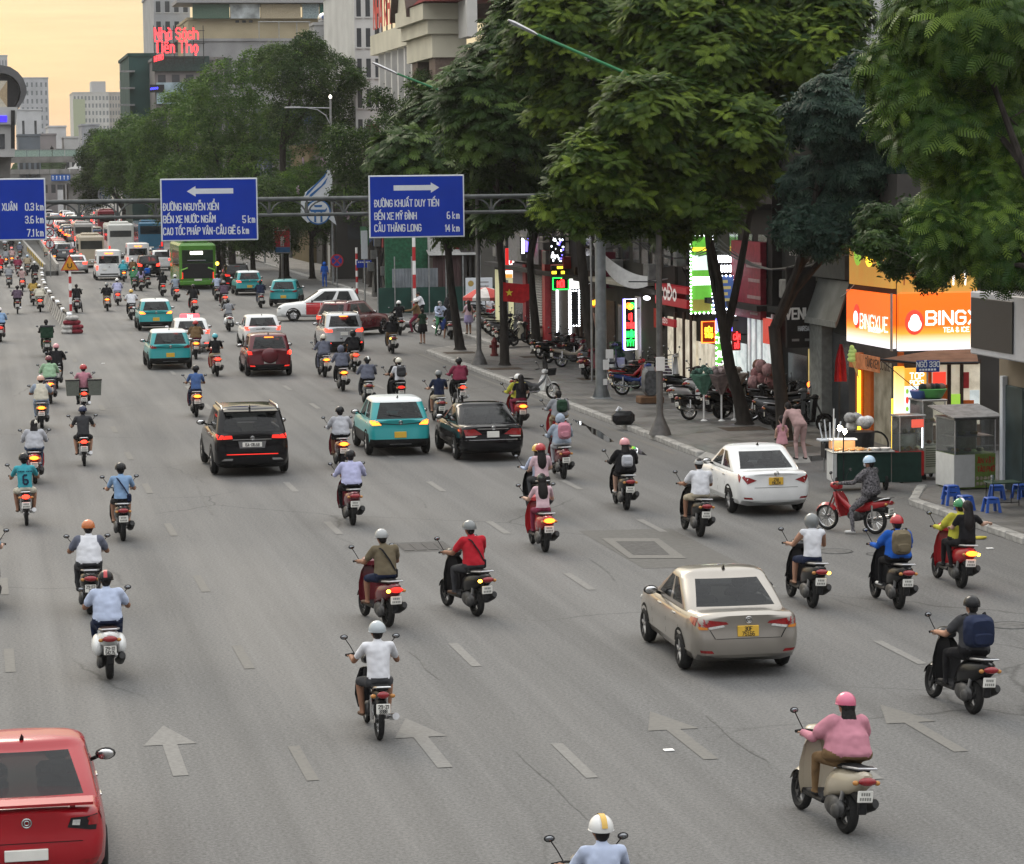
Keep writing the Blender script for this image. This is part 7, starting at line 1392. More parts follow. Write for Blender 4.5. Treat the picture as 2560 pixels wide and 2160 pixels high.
# - the jam between the coaches and the bridge
LIT_FAR=glow('tail_far',(1.,.022,.012),10.0)
FARC=['white','silver','white','grey','white','black','beige','silver','maroon','white','red','blue']
SHAPE={'far_sedan':'sedan','far_suv':'tall car'}
lanes=[7.6,10.6,13.6,16.8,20]
k=0
for li,lx in enumerate(lanes):
 Yc=(262,300,318,330,345)[li]
 while Yc<560:
  kind='far_suv' if rnd.random()<.5 else 'far_sedan';col=FARC[rnd.randrange(len(FARC))]
  if not (abs(lx-10.6)<3 and 268<Yc<330):
   cm=getcar(kind);xx=lx+(Yc-250)*.012+rnd.uniform(-.3,.3)
   t=thing('car',f'{col} {SHAPE[kind]} with lit brake lights in the distant traffic jam','car',(xx,Yc,0),0,f'{col} {SHAPE[kind]}s in the distant traffic jam')
   place(cm.parts,t,{'car_paint':PAINTS[col],'roof_paint':PAINTS[col],'tail_glass':LIT_FAR if rnd.random()<.8 else LIT_O});k+=1
  Yc+=rnd.uniform(6.3,8.5)*(1+(Yc-250)/500)
  # = MOTORBIKES
BP=mat('bike_paint',(.3,.3,.3));BP2=mat('bike_paint_two',(.3,.3,.3));SEATM=mat('seat_vinyl',(.014,.014,.015),.5,noise=.2,scale=30,spec=.15);BTAIL=mat('bike_tail',(.25,.01,.015),.2,noise=.2,scale=30,coat=.6)
BSIG=mat('bike_signal',(.45,.2,.05),.25,noise=.1);BPLATE=mat('bike_plate',(.70,.69,.64),.5,noise=.06);ENG=mat('engine_alloy',(.07,.07,.07),.5,.5,noise=.3,scale=12);EXH=mat('exhaust_black',(.03,.03,.03),.4,.5,noise=.3,scale=8)
BIKES={}
M_MIRR=mat('mirror_glass',(.22,.23,.24),.12,1.,noise=.3,scale=20)
def bike_model(k):
 if k in BIKES:return BIKES[k]
 P=[]
 def put(nm,mb,m,par=None,sm=True,ang=45):P.append((nm,mb.mesh(k+'_'+nm,m,sm,ang),par));return len(P)-1
 und=k=='underbone';ves=k=='vespa'
 wb=1.22 if und else 1.28;wr=.285 if und else .255 if not ves else .235;tr=.036 if und else .05
 for y,nm in ((0,'rear_wheel'),(wb,'front_wheel')):
  b=MB();b.torus((0,y,wr),(1,0,0),wr-tr,tr*(1.15 if y==0 else 1),24,8);i=put(nm,b,M_RUB)
  b=MB();b.torus((0,y,wr),(1,0,0),wr-tr*2,.016,20,5);b.disc((0,y,wr),(1,0,0),.055,.13,12)
  for a in range(12 if und else 5):
   an=2*PI*a/(12 if und else 5);b.tube([(0,y,wr),(0,y+math.sin(an)*(wr-tr*2),wr+math.cos(an)*(wr-tr*2))],.007 if und else .02,4)
  put('rim',b,M_CHROME if und else ENG,i)
 tz=.0
 if und:
  b=MB();b.loft([sring(-.36,.05,.66,.74),sring(-.22,.085,.58,.74),sring(0,.10,.52,.72),sring(.22,.09,.46,.66),sring(.42,.06,.40,.58),sring(.62,.05,.42,.56),sring(.84,.045,.56,.72),sring(.98,.04,.74,.86)]);put('body_shell',b,BP)
  b=MB();b.loft([[(sx*x,y,z) for sx,x,y,z in ((-1,w,y0-.02,z),(-1,w*.55,y0+.09,z),(1,w*.55,y0+.09,z),(1,w,y0-.02,z),(1,w*.5,y0+.065,z),(-1,w*.5,y0+.065,z))] for (z,w,y0) in ((.32,.19,.76),(.5,.23,.80),(.68,.21,.86),(.84,.14,.93))]);put('leg_shield',b,BP2,None,True,30)
  b=MB();b.loft([sring(.88,.09,.90,1.02),sring(.98,.12,.88,1.06),sring(1.08,.09,.92,1.04)]);put('headlight_cowl',b,BP2)
  b=MB();b.loft([sring(-.34,.08,.735,.79,10),sring(-.1,.125,.73,.79,10),sring(.15,.13,.715,.775,10),sring(.40,.10,.70,.745,10),sring(.46,.06,.70,.72,10)]);put('seat',b,SEATM)
  b=MB();b.ell((0,.48,.36),(.12,.22,.12),12,8);b.ell((.1,.42,.36),(.06,.13,.11),10,6);b.ell((-.1,.42,.36),(.06,.13,.11),10,6);put('engine',b,ENG)
  b=MB();b.tube([(.13,.55,.30),(.15,.25,.28),(.16,-.05,.32),(.17,-.42,.40)],[.022,.03,.045,.05],10);put('exhaust',b,M_CHROME)
  b=MB();b.loft([sring(-.30,.065,.46,.60),sring(-.12,.07,.50,.62),sring(.05,.065,.48,.60)]);put('rear_fender',b,M_BLACK)
  b=MB();b.tube([(.09,-.02,.70),(.11,-.3,.78),(.09,-.42,.80),(-.09,-.42,.80),(-.11,-.3,.78),(-.09,-.02,.70)],.014,6);put('grab_rail',b,M_CHROME)
  for sx in (-1,1):b=MB();b.tube([(sx*.1,0,wr),(sx*.1,.02,.62)],.026,8);put('shock_absorber',b,M_CHROME)
  pz,py,tlz=.50,-.40,.69
 else:
  f=1.12 if ves else 1.0
  b=MB();b.loft([sring(-.47,.05,.70,.77),sring(-.40,.11*f,.60,.80),sring(-.22,.155*f,.50,.79),sring(0,.175*f,.44,.77),sring(.2,.17*f,.38,.74),sring(.36,.13,.32,.66),sring(.46,.10,.28,.5)]);put('body_shell',b,BP)
  b=MB();b.bbox((-.17,.34,.27),(.17,.98,.34),.03);put('floorboard',b,M_BLACK if not ves else BP)
  b=MB();b.loft([[(sx*x,y,z) for sx,x,y,z in ((-1,w,y0-.03,z),(-1,w*.6,y0+.10,z),(1,w*.6,y0+.10,z),(1,w,y0-.03,z),(1,w*.55,y0+.06,z),(-1,w*.55,y0+.06,z))] for (z,w,y0) in ((.28,.19,.92),(.45,.23,.93),(.65,.225,.95),(.85,.17,.98),(.95,.10,1.0))]);put('leg_shield',b,BP,None,True,30)
  b=MB();b.loft([sring(.86,.10,.95,1.03),sring(.95,.15,.93,1.08),sring(1.05,.13,.93,1.09),sring(1.13,.07,.96,1.04)]);put('headlight_cowl',b,BP)
  b=MB();b.loft([sring(-.36,.09,.78,.83,10),sring(-.2,.14,.77,.84,10),sring(.05,.15,.75,.83,10),sring(.25,.14,.73,.79,10),sring(.42,.10,.70,.75,10)]);put('seat',b,SEATM if not ves else mat('seat_brown',(.05,.03,.025),.5))
  b=MB();b.ell((-.12,.08,.30),(.07,.26,.13),12,8);b.ell((0,.3,.34),(.12,.2,.12),10,6);b.ell((-.15,-.02,.27),(.05,.12,.10),10,6);put('engine',b,ENG)
  b=MB();b.tube([(.12,.30,.24),(.15,.12,.26),(.17,-.05,.30),(.18,-.30,.40),(.185,-.36,.42)],[.03,.05,.062,.064,.045],10,0,True,1.2);put('exhaust',b,EXH)
  b=MB();b.loft([sring(-.38,.06,.40,.50,8),sring(-.22,.075,.46,.60,8),sring(.0,.08,.50,.62,8)]);b.bbox((-.055,-.42,.30),(.055,-.37,.48),.012);put('rear_fender',b,M_BLACK)
  b=MB();b.tube([(.13,-.08,.80),(.15,-.3,.83),(.11,-.46,.845),(-.11,-.46,.845),(-.15,-.3,.83),(-.13,-.08,.80)],.016,6);put('grab_rail',b,M_ALU)
  b=MB();b.tube([(-.1,0,wr),(-.11,-.1,.55)],.03,8);put('shock_absorber',b,M_ALU)
  pz,py,tlz=.52,-.45,.70
 if ves:
  for sx in (-1,1):b=MB();b.ell((sx*.17,-.05,.55),(.10,.30,.17),14,8);put('side_cowl',b,BP)
 b=MB();b.ell((0,py-.035 if not und else -.40,tlz),(.085 if und else .115,.04,.05),14,8);put('tail_light',b,BTAIL)
 for sx in (-1,1):
  b=MB();b.ell((sx*(.13 if und else .135),(py-.005 if not und else -.36),tlz-.02),(.04,.035,.03),10,6);put('indicator',b,BSIG)
 b=MB();b.bbox((-.097,py-.012,pz-.07),(.097,py+.008,pz+.07),.01);i=put('licence_plate',b,BPLATE,None,False)
 b=MB()
 for (z,w) in ((.028,.06),(-.028,.075)):
  for q in range(4 if z>0 else 5):
   n_=4 if z>0 else 5;x=-w+2*w*(q+.5)/n_;b.quad((x-.011,py-.0135,pz+z-.018),(x+.011,py-.0135,pz+z-.018),(x+.011,py-.0135,pz+z+.018),(x-.011,py-.0135,pz+z+.018))
 put('plate_text',b,mat('plate_faded_ink',(.22,.22,.2),.7),i,False)
 P[-1]=('plate_text',P[-1][1],i)
 hz=1.04;hy=.88
 b=MB();b.tube([(-.34,hy-.06,hz),(-.2,hy,hz+.01),(0,hy+.04,hz-.01),(.2,hy,hz+.01),(.34,hy-.06,hz)],.013,6);i=put('handlebar',b,M_BLACK)
 for sx in (-1,1):
  b=MB();b.tube([(sx*.23,hy-.015,hz+.008),(sx*.35,hy-.064,hz)],.019,8);put('grip',b,M_RUB,i)
  b=MB();b.tube([(sx*.22,hy+.01,hz+.01),(sx*.28,hy+.03,hz+.12),(sx*.35,hy-.0,hz+.22)],.007,5);m_=put('mirror',b,M_BLACK)
  b=MB();b.ell((sx*.365,hy-.01,hz+.245),(.056,.02,.038),12,6);put('mirror_shell',b,M_BLACK,m_)
  b=MB();b.ell((sx*.365,hy-.02,hz+.245),(.044,.014,.028),12,6);put('mirror_glass',b,M_MIRR,m_)
  b=MB();b.tube([(sx*.07,wb,wr),(sx*.065,wb-.10,.55),(sx*.05,wb-.22,.82)],.022,6);put('fork',b,M_CHROME if und else M_BLACK)
 b=MB();R0=wr+.03
 b.loft([[(x*.07,wb+math.cos(a)*(R0-abs(x)*.05),wr+math.sin(a)*(R0-abs(x)*.05)) for x in (-1,-.5,0,.5,1)] for a in np.linspace(.35,2.5,9)],0,False,False);put('front_fender',b,BP2 if und else BP)
 b=MB();b.ell((0,1.13 if not und else 1.07,.99 if not und else .97),(.085,.04,.055),12,8);put('headlight',b,CLEAR)
 b=MB();b.tube([(-.06,.3,.24),(-.16,.22,.03),(-.17,.12,.02)],.011,5);put('side_stand',b,M_BLACK)
 BIKES[k]=P;return P
def bike_parts(k,stand):
 return [p for p in bike_model(k) if stand or p[0]!='side_stand']
BCOL=dict(black=P_('bk_black',.009,.009,.010,coat=.15),white=P_('bk_white',.72,.73,.72),red=P_('bk_red',.36,.015,.02),maroon=P_('bk_maroon',.13,.012,.02),grey=P_('bk_grey',.11,.115,.12),silver=P_('bk_silver',.4,.41,.42,metal=.4),beige=P_('bk_beige',.42,.37,.28),blue=P_('bk_blue',.02,.05,.22),orange=P_('bk_orange',.42,.13,.02),green=P_('bk_green',.03,.10,.05),cream=P_('bk_cream',.5,.46,.36),brown=P_('bk_brown',.11,.07,.045))
def bike(kind,x,y,rz,colour,label,lit='',col2=None,lean=0.,z=0.,group='motorbikes on the avenue',plate=None,steer=0):
 t=thing({'vespa':'scooter','scooter':'scooter','underbone':'motorbike'}[kind],label,'motorbike',(x,y,z),R(rz),group);t.rotation_euler=(0,R(lean),R(rz))
 ov={'bike_paint':BCOL[colour],'bike_paint_two':BCOL[col2 or colour]}
 if 'r' in lit:ov['bike_tail']=LIT_R
 if 'o' in lit:ov['bike_tail']=LIT_O
 if 'd' in lit:ov['bike_tail']=LIT_DIM
 made=place(bike_parts(kind,'parked' in group),t,ov)
 if 'y' in lit:
  j=[i for i,p in enumerate(bike_model(kind)) if p[0]=='indicator'][0 if 'Y' not in lit else 1]
  made[j].material_slots[0].link='OBJECT';made[j].material_slots[0].material=LIT_Y;made[j].scale=(1,1,1)
 if plate:
  j=[i for i,p in enumerate(bike_model(kind)) if p[0]=='licence_plate'][0];py=-.40 if kind=='underbone' else -.45;pz=.50 if kind=='underbone' else .52
  bpy.data.objects.remove(made[j+1]);b=MB()
  for i,s in enumerate(plate):lettering(b,s, lambda u,v,d:(u,py-.0125-d,pz+(.008 if i==0 else -.055)+v),.046,.75 if i==0 else .62,1.1,1.6,0,.5)
  b.build('plate_text',INK,made[j])
 return t
 # = PEOPLE
B_SKIN,B_TOP,B_SLV,B_FORE,B_HAND,B_HIP,B_SHIN,B_SHOE,B_HEAD,B_NECK=range(10)
PH=[mat('body_%d'%i,(.4,.4,.4)) for i in range(10)]
def capsule(mb,a,b,r0,r1,n=10):
 a=Vector(a);b=Vector(b);d=(b-a);L_=d.length;d.normalize()
 pts=[a-d*r0*.95,a-d*r0*.6,a,a.lerp(b,.5),b,b+d*r1*.6,b+d*r1*.95]
 mb.tube(pts,[r0*.25,r0*.78,r0,(r0+r1)/2*1.02,r1,r1*.78,r1*.25],n)
def remesh(mb,vox,it=3):
 me=bpy.data.meshes.new('tmp');me.from_pydata(mb.v,[],mb.f);o=bpy.data.objects.new('tmp',me);C.objects.link(o)
 m=o.modifiers.new('r','REMESH');m.mode='VOXEL';m.voxel_size=vox;m.use_smooth_shade=True
 s=o.modifiers.new('s','SMOOTH');s.factor=.5;s.iterations=it
 out=bpy.data.meshes.new_from_object(o.evaluated_get(bpy.context.evaluated_depsgraph_get()));bpy.data.objects.remove(o);return out
BODIES={}
def hand(mb,wrist,fwd,up,side,curl=1.0,s=1.0):
 """palm, four unequal curled fingers and a thumb leaving the side of the palm"""
 w=Vector(wrist);f=Vector(fwd).normalized();u=Vector(up).normalized();r=f.cross(u).normalized();u=r.cross(f)
 pc=w+f*.045*s
 M=Matrix((r,f,u)).transposed()
 mb.ell(pc,(.040*s,.052*s,.016*s),8,6,0,M)
 for i,(o,L_) in enumerate(((-.030,.062),(-.010,.072),(.011,.068),(.030,.052))):
  a=w+f*.085*s+r*o*s;c1=a+(f*math.cos(.5*curl)-u*math.sin(.5*curl))*L_*.45*s
  c2=c1+(f*math.cos(1.5*curl)-u*math.sin(1.5*curl))*L_*.35*s;c3=c2+(f*math.cos(2.3*curl)-u*math.sin(2.3*curl))*L_*.3*s
  mb.tube([a-f*.015,a,c1,c2,c3],[.009*s,.0095*s,.009*s,.008*s,.005*s],6)
 t0=w+f*.03*s-r*side*.030*s;t1=t0+(f*.6-r*side*.8).normalized()*.035*s;t2=t1+(f*.8-r*side*.2-u*.6*curl).normalized()*.03*s
 mb.tube([t0-f*.01,t0,t1,t2],[.012*s,.012*s,.010*s,.006*s],6)
def body(key,hip,neck,head,sh_w,elbows,hands,knees,ankles,toes,girth=1.,hipw=.09,hand_dir=None,skirt=None,shirt_hem=True,vox=.019,loose=0.,hand_curl=1.):
 """one continuous figure; joints in metres"""
 if key in BODIES:return BODIES[key]
 mb=MB();hip=Vector(hip);neck=Vector(neck);head=Vector(head);segs=[]
 def seg(a,b,r0,r1,cl):capsule(mb,a,b,r0,r1);segs.append((Vector(a),Vector(b),(r0+r1)/2,cl))
 ax=(neck-hip).normalized();sd=Vector((1,0,0));fw=sd.cross(ax)*-1
 M=Matrix((sd,ax.cross(sd),ax)).transposed();g_=girth
 rings=[]
 for t,w,d in ((-.14,.10,.09),(-.05,.165+loose*.04,.125+loose*.04),(.08,.165+loose*.05,.13+loose*.05),(.3,.155+loose*.04,.12+loose*.04),(.55,.165+loose*.03,.125+loose*.03),(.78,.175,.12),(.92,.14,.10),(1.02,.07,.07)):
  c=hip.lerp(neck,t);rings.append([tuple(c+M@Vector((w*g_*math.cos(2*PI*i/14),d*g_*math.sin(2*PI*i/14),0))) for i in range(14)])
 mb.loft(rings);segs.append((hip+ax*.08,neck-ax*.06,.15,B_TOP));segs.append((hip-ax*.08,hip,.14,B_HIP))
 seg(neck-ax*.02,head-Vector((0,0,.07)),.058,.052,B_NECK)
 mb.ell(head,(.078,.098,.112),14,10);mb.ell(head+Vector((0,.055,-.06)),(.052,.05,.055),10,8);mb.ell(head+Vector((0,.10,-.015)),(.016,.022,.026),8,6)
 for sx in (-1,1):mb.ell(head+Vector((sx*.082,-.005,-.005)),(.014,.024,.032),8,6)
 segs.append((head-Vector((0,0,.05)),head+Vector((0,0,.03)),.1,B_HEAD))
 sh=[neck-ax*.05+sd*(sx*sh_w) for sx in (-1,1)]
 hb=MB()
 for i,sx in enumerate((-1,1)):
  e=Vector(elbows[i]);h=Vector(hands[i]);seg(neck-ax*.06,sh[i],.062*g_,.064*g_,B_TOP)
  m1=sh[i].lerp(e,.62);seg(sh[i],m1,.060*g_+loose*.012,.055*g_+loose*.016,B_SLV);seg(m1,e,.048*g_+loose*.01,.043,B_FORE if 0 else B_SLV+0)
  segs[-1]=(segs[-1][0],segs[-1][1],segs[-1][2],B_FORE);d=(h-e).normalized();wr_=h-d*.075
  seg(e,wr_,.043+loose*.008,.030+loose*.006,B_FORE);segs.append((wr_,h,.03,B_HAND))
  hd=Vector(hand_dir[i]) if hand_dir else d
  hand(hb,wr_-d*.015,hd,Vector((0,0,1)) if abs(hd.z)<.8 else Vector((0,1,0)),-sx if abs(hd.z)<.8 else sx,hand_curl)
  k=Vector(knees[i]);a=Vector(ankles[i]);h0=hip+sd*(sx*hipw)-ax*.03
  seg(h0,h0.lerp(k,.7),.092*g_,.075*g_,B_HIP);seg(h0.lerp(k,.7),k,.074*g_,.060,B_HIP);seg(k,k.lerp(a,.4),.056,.055,B_SHIN);seg(k.lerp(a,.4),a,.054,.038,B_SHIN);tt=Vector(toes[i]);seg(a-Vector((0,0,.035)),tt,.042,.034,B_SHOE);mb.ell(a-Vector((0,.03,.04)),(.036,.045,.035),8,6)
 if skirt:mb.loft([[tuple(hip+Vector((w*math.cos(2*PI*i/14),d*math.sin(2*PI*i/14)+dy,z))) for i in range(14)] for (z,w,d,dy) in skirt])
 me=remesh(mb,vox)
 co=np.empty(len(me.vertices)*3,np.float32);me.vertices.foreach_get('co',co);co=co.reshape(-1,3)
 V=co.tolist();F=[tuple(p.vertices) for p in me.polygons];ctr=np.array([np.mean(co[list(f)],0) for f in F])
 best=np.full(len(F),1e9);cl=np.zeros(len(F),int)
 for (a,b,r_,c) in segs:
  a_=np.array(a);ab=np.array(b)-a_;t=np.clip(((ctr-a_)@ab)/(ab@ab+1e-9),0,1);dd=np.linalg.norm(ctr-a_-t[:,None]*ab,axis=1)-r_
  m_=dd<best;best[m_]=dd[m_];cl[m_]=c
 if skirt:
  zt=hip.z;cl[(ctr[:,2]<zt)&(ctr[:,2]>hip.z+skirt[-1][0]-.01)&((cl==B_HIP)|(cl==B_SHIN))]=B_HIP
 n0=len(V);V+=[tuple(p) for p in hb.v];F+=[tuple(i+n0 for i in f) for f in hb.f];cl=list(cl)+[B_HAND]*len(hb.f)
 out=bpy.data.meshes.new(key);out.from_pydata(V,[],F)
 for m_ in PH:out.materials.append(m_)
 out.polygons.foreach_set('material_index',[int(c) for c in cl]);out.polygons.foreach_set('use_smooth',[True]*len(F));out.update()
 bpy.data.meshes.remove(me);BODIES[key]=(out,head,neck,hip,ax);return BODIES[key]
def S(x,y,z):return [(-x,y,z),(x,y,z)]
GRIP=[(1,.25,0),(-1,.25,0)]
def pose(k):
 hd=[(.35,.9,-.1),(-.35,.9,-.1)]
 if k=='rider':return body(k,(0,.10,.87),(0,.17,1.37),(0,.24,1.505),.175,S(.285,.36,1.07),S(.295,.80,1.055),S(.17,.56,.79),S(.16,.58,.40),S(.17,.76,.36),hand_dir=hd)
 if k=='rider_big':return body(k,(0,.08,.87),(0,.17,1.37),(0,.25,1.505),.185,S(.33,.34,1.08),S(.30,.80,1.055),S(.20,.54,.79),S(.18,.55,.40),S(.19,.73,.36),1.14,hand_dir=hd,loose=1.)
 if k=='rider_slim':return body(k,(0,.14,.87),(0,.20,1.33),(0,.26,1.46),.155,S(.25,.40,1.04),S(.29,.80,1.05),S(.13,.56,.80),S(.13,.60,.40),S(.13,.78,.36),.88,hand_dir=hd)
 if k=='rider_jacket':return body(k,(0,.12,.87),(0,.19,1.35),(0,.26,1.485),.175,S(.30,.38,1.06),S(.30,.79,1.055),S(.16,.56,.79),S(.15,.58,.40),S(.16,.76,.36),1.06,hand_dir=hd,loose=1.6)
 if k=='rider_cape':return body(k,(0,.10,.87),(0,.18,1.33),(0,.25,1.465),.18,S(.33,.36,1.05),S(.30,.78,1.05),S(.20,.52,.80),S(.17,.55,.40),S(.17,.73,.36),1.10,hand_dir=hd,loose=2.4)
 if k=='rider_under':return body(k,(0,.04,.82),(0,.12,1.33),(0,.19,1.465),.175,S(.30,.34,1.04),S(.295,.79,1.05),S(.21,.46,.74),S(.18,.36,.34),S(.20,.53,.28),hand_dir=hd)
 if k=='rider_look':return body(k,(0,.10,.87),(0,.15,1.38),(-.03,.22,1.515),.18,S(.29,.36,1.08),S(.295,.80,1.055),S(.20,.54,.78),S(.20,.50,.40),[(-.24,.66,.36),(.20,.68,.36)],1.04,hand_dir=hd,loose=.8)
 if k=='pillion':return body(k,(0,-.20,.90),(0,-.16,1.38),(0,-.12,1.51),.155,S(.24,-.06,1.10),S(.17,.16,1.0),S(.22,.18,.82),S(.19,.06,.44),S(.20,.22,.40),.88,hand_dir=S(.2,1,0),loose=.5)
 if k=='pillion_arm':return body(k,(0,-.20,.90),(0,-.16,1.38),(0,-.12,1.51),.155,[(-.24,-.04,1.12),(.32,-.1,1.2)],[(-.16,.12,1.12),(.52,.06,1.22)],S(.22,.18,.82),S(.19,.06,.44),S(.20,.22,.40),.88,hand_dir=[(-.2,1,0),(.8,.5,0)],loose=.5)
 if k=='rider_feet':return body(k,(0,.10,.87),(0,.12,1.38),(0,.15,1.515),.18,S(.30,.34,1.10),S(.295,.78,1.055),S(.27,.42,.52),S(.33,.34,.10),S(.36,.50,.05),1.08,hand_dir=hd,loose=1.2)
 if k=='standing':return body(k,(0,0,.92),(0,.0,1.42),(0,.03,1.56),.175,S(.235,-.02,1.14),S(.25,.06,.90),S(.10,.03,.50),S(.11,-.01,.09),S(.12,.15,.05),hand_dir=S(.05,.2,-1),hand_curl=.5)
 if k=='walking':return body(k,(0,0,.92),(0,.02,1.42),(0,.05,1.555),.165,[(-.23,-.10,1.15),(.23,.08,1.14)],[(-.22,.12,.98),(.22,.30,1.0)],[(-.09,.14,.50),(.09,.02,.50)],[(-.10,.05,.09),(.10,-.16,.11)],[(-.11,.21,.05),(.11,-.01,.05)],.92,hand_dir=[(0,1,-.2),(0,1,-.2)],hand_curl=.6)
 if k=='dress':return body(k,(0,0,.90),(0,.0,1.36),(0,.02,1.49),.15,S(.21,.0,1.12),[(-.22,.18,.98),(.2,.22,1.05)],S(.08,.02,.48),S(.08,-.01,.09),S(.10,.13,.05),.86,hand_dir=[(0,1,0),(0,1,0)],skirt=[(.2,.15,.12,0),(0,.20,.16,0),(-.2,.23,.18,0),(-.34,.24,.19,0)],hand_curl=.6)
 if k=='bending':return body(k,(0,-.02,.90),(-.12,.22,1.30),(-.2,.32,1.38),.165,[(-.32,.28,1.05),(.1,.30,1.05)],[(-.36,.30,.80),(.02,.36,.82)],S(.10,.05,.48),[(-.10,-.02,.09),(.12,-.10,.09)],[(-.11,.14,.05),(.13,.06,.05)],.98,hand_dir=[(0,.2,-1),(0,.2,-1)],loose=.8,hand_curl=.6)
 if k=='child':return body(k,(0,0,.52),(0,.0,.82),(0,.02,.94),.10,S(.15,.0,.68),S(.16,.03,.52),S(.06,.02,.28),S(.06,-.01,.07),S(.07,.09,.04),.60,.06,hand_dir=S(.05,.2,-1),skirt=[(.1,.10,.08,0),(-.1,.15,.12,0),(-.22,.17,.14,0)],vox=.015,hand_curl=.5)
 if k=='lean':return body(k,(0,0,.92),(0,.12,1.38),(0,.20,1.50),.175,S(.24,.26,1.15),S(.16,.48,1.12),S(.10,.05,.50),S(.11,-.04,.09),S(.12,.12,.05),1.08,hand_dir=S(-.2,1,.1),loose=.8,hand_curl=.7)
 if k=='sitting':return body(k,(0,0,.50),(0,.08,.98),(0,.13,1.11),.17,S(.26,.16,.74),S(.16,.42,.66),S(.15,.42,.52),S(.15,.38,.09),S(.16,.54,.05),hand_dir=S(-.2,1,0),loose=.6)
 raise KeyError(k)
CL={n:cloth(n,c) for n,c in dict(white=(.62,.63,.66),cream=(.52,.49,.40),black=(.012,.012,.014),darkgrey=(.045,.046,.05),grey=(.26,.27,.29),lightgrey=(.40,.41,.44),blue=(.07,.13,.30),lightblue=(.22,.34,.52),paleblue=(.42,.48,.62),navy=(.015,.022,.05),royal=(.015,.09,.40),teal=(.05,.30,.36),red=(.42,.018,.03),maroon=(.20,.03,.06),pink=(.55,.28,.32),rose=(.46,.20,.25),palepink=(.60,.42,.46),lavender=(.42,.43,.62),olive=(.14,.115,.075),brown=(.16,.10,.05),tan=(.34,.28,.19),khaki=(.42,.37,.28),yellow=(.42,.40,.05),mustard=(.38,.25,.06),green=(.06,.20,.10),mint=(.30,.46,.30),jeans=(.06,.085,.14),slate=(.12,.13,.17),purple=(.10,.07,.10),dkgreen=(.02,.05,.03),dusty=(.42,.28,.27),bluegrey=(.28,.33,.40),lilac=(.38,.32,.52)).items()}
FLORAL=mat('cloth_floral',(.012,.012,.016),.9,noise=.1,scale=26,col2=(.20,.19,.20))
HM={n:P_('hm_'+n,*c) for n,c in dict(black=(.010,.010,.011),white=(.66,.66,.64),silver=(.36,.40,.42),red=(.38,.02,.025),maroon=(.16,.02,.03),pink=(.62,.28,.30),peach=(.60,.36,.28),orange=(.46,.13,.03),navy=(.012,.02,.06),yellow=(.58,.36,.06),teal=(.08,.40,.46),dkgreen=(.05,.065,.05),green=(.02,.20,.07),grey=(.30,.31,.31),gunmetal=(.16,.17,.17),lightblue=(.42,.58,.72),hotpink=(.58,.13,.22),cream=(.58,.55,.46)).items()}
def hat_mesh(kind):
 k='hat_'+kind
 if k in BODIES:return BODIES[k]
 b=MB()
 if kind in ('helmet','peak'):
  b.ell((0,-.008,.025),(.120,.142,.128),18,8,0,None,0,.55);b.ell((0,-.008,.025),(.112,.133,.118),18,8,0,None,0,.55);b.torus((0,-.008,.006),(0,0,1),.119,.008,20,5)
  if kind=='peak':b.loft([[(-.09,.10,.03),(.09,.10,.03),(.085,.10,.04),(-.085,.10,.04)],[(-.075,.20,.005),(.075,.20,.005),(.07,.20,.013),(-.07,.20,.013)]])
 elif kind=='full':
  b.ell((0,.0,.0),(.132,.155,.15),18,10,0,None,0,.80)
 elif kind=='cap':
  b.ell((0,-.01,.025),(.098,.118,.105),16,7,0,None,0,.52);b.loft([[(-.075,.09,.03),(.075,.09,.03),(.07,.09,.042),(-.07,.09,.042)],[(-.06,.19,.01),(.06,.19,.01),(.055,.19,.02),(-.055,.19,.02)]])
 elif kind=='hair':
  b.ell((0,-.018,.022),(.092,.108,.112),16,8,0,None,0,.62);b.ell((0,-.07,-.03),(.07,.05,.07),12,8)
 elif kind=='long':
  b.loft([sring(-.05,.09,-.05,.10,12),sring(-.10,.085,-.10,.07,12),sring(-.13,.05,-.08,.02,12)]);b.loft([[(w*math.cos(2*PI*i/12),-.075+dy+d*math.sin(2*PI*i/12),z) for i in range(12)] for (z,w,d,dy) in ((.04,.07,.04,0),(-.05,.085,.05,-.01),(-.15,.10,.05,-.05),(-.27,.105,.045,-.085),(-.36,.08,.03,-.10),(-.41,.03,.015,-.105))])
 elif kind=='hood':b.ell((0,-.02,.01),(.125,.145,.15),16,9,0,None,0,.75)
 elif kind=='mask':b.ell((0,.075,-.05),(.06,.05,.055),12,8)
 elif kind=='stripe':
  V=[]
  for x in (-.028,.028):
   for a in np.linspace(-.5,2.9,16):V.append((x,-.01+math.cos(a+.0)*.1515,.02+math.sin(a)*.1385) if True else 0)
  n=16;b.add(V,[(i,i+1,n+i+1,n+i) for i in range(n-1)])
 BODIES[k]=b.mesh(k,[M_HAIR],True,40);return BODIES[k]
SK=[M_SKIN,mat('skin_tan',(.26,.135,.085),.6,noise=.12,scale=8),mat('skin_pale',(.50,.32,.24),.6,noise=.1,scale=8)]
SHOE=[M_BLACK,mat('shoe_white',(.6,.6,.58),.6),mat('sandal',(.10,.06,.04),.7)]
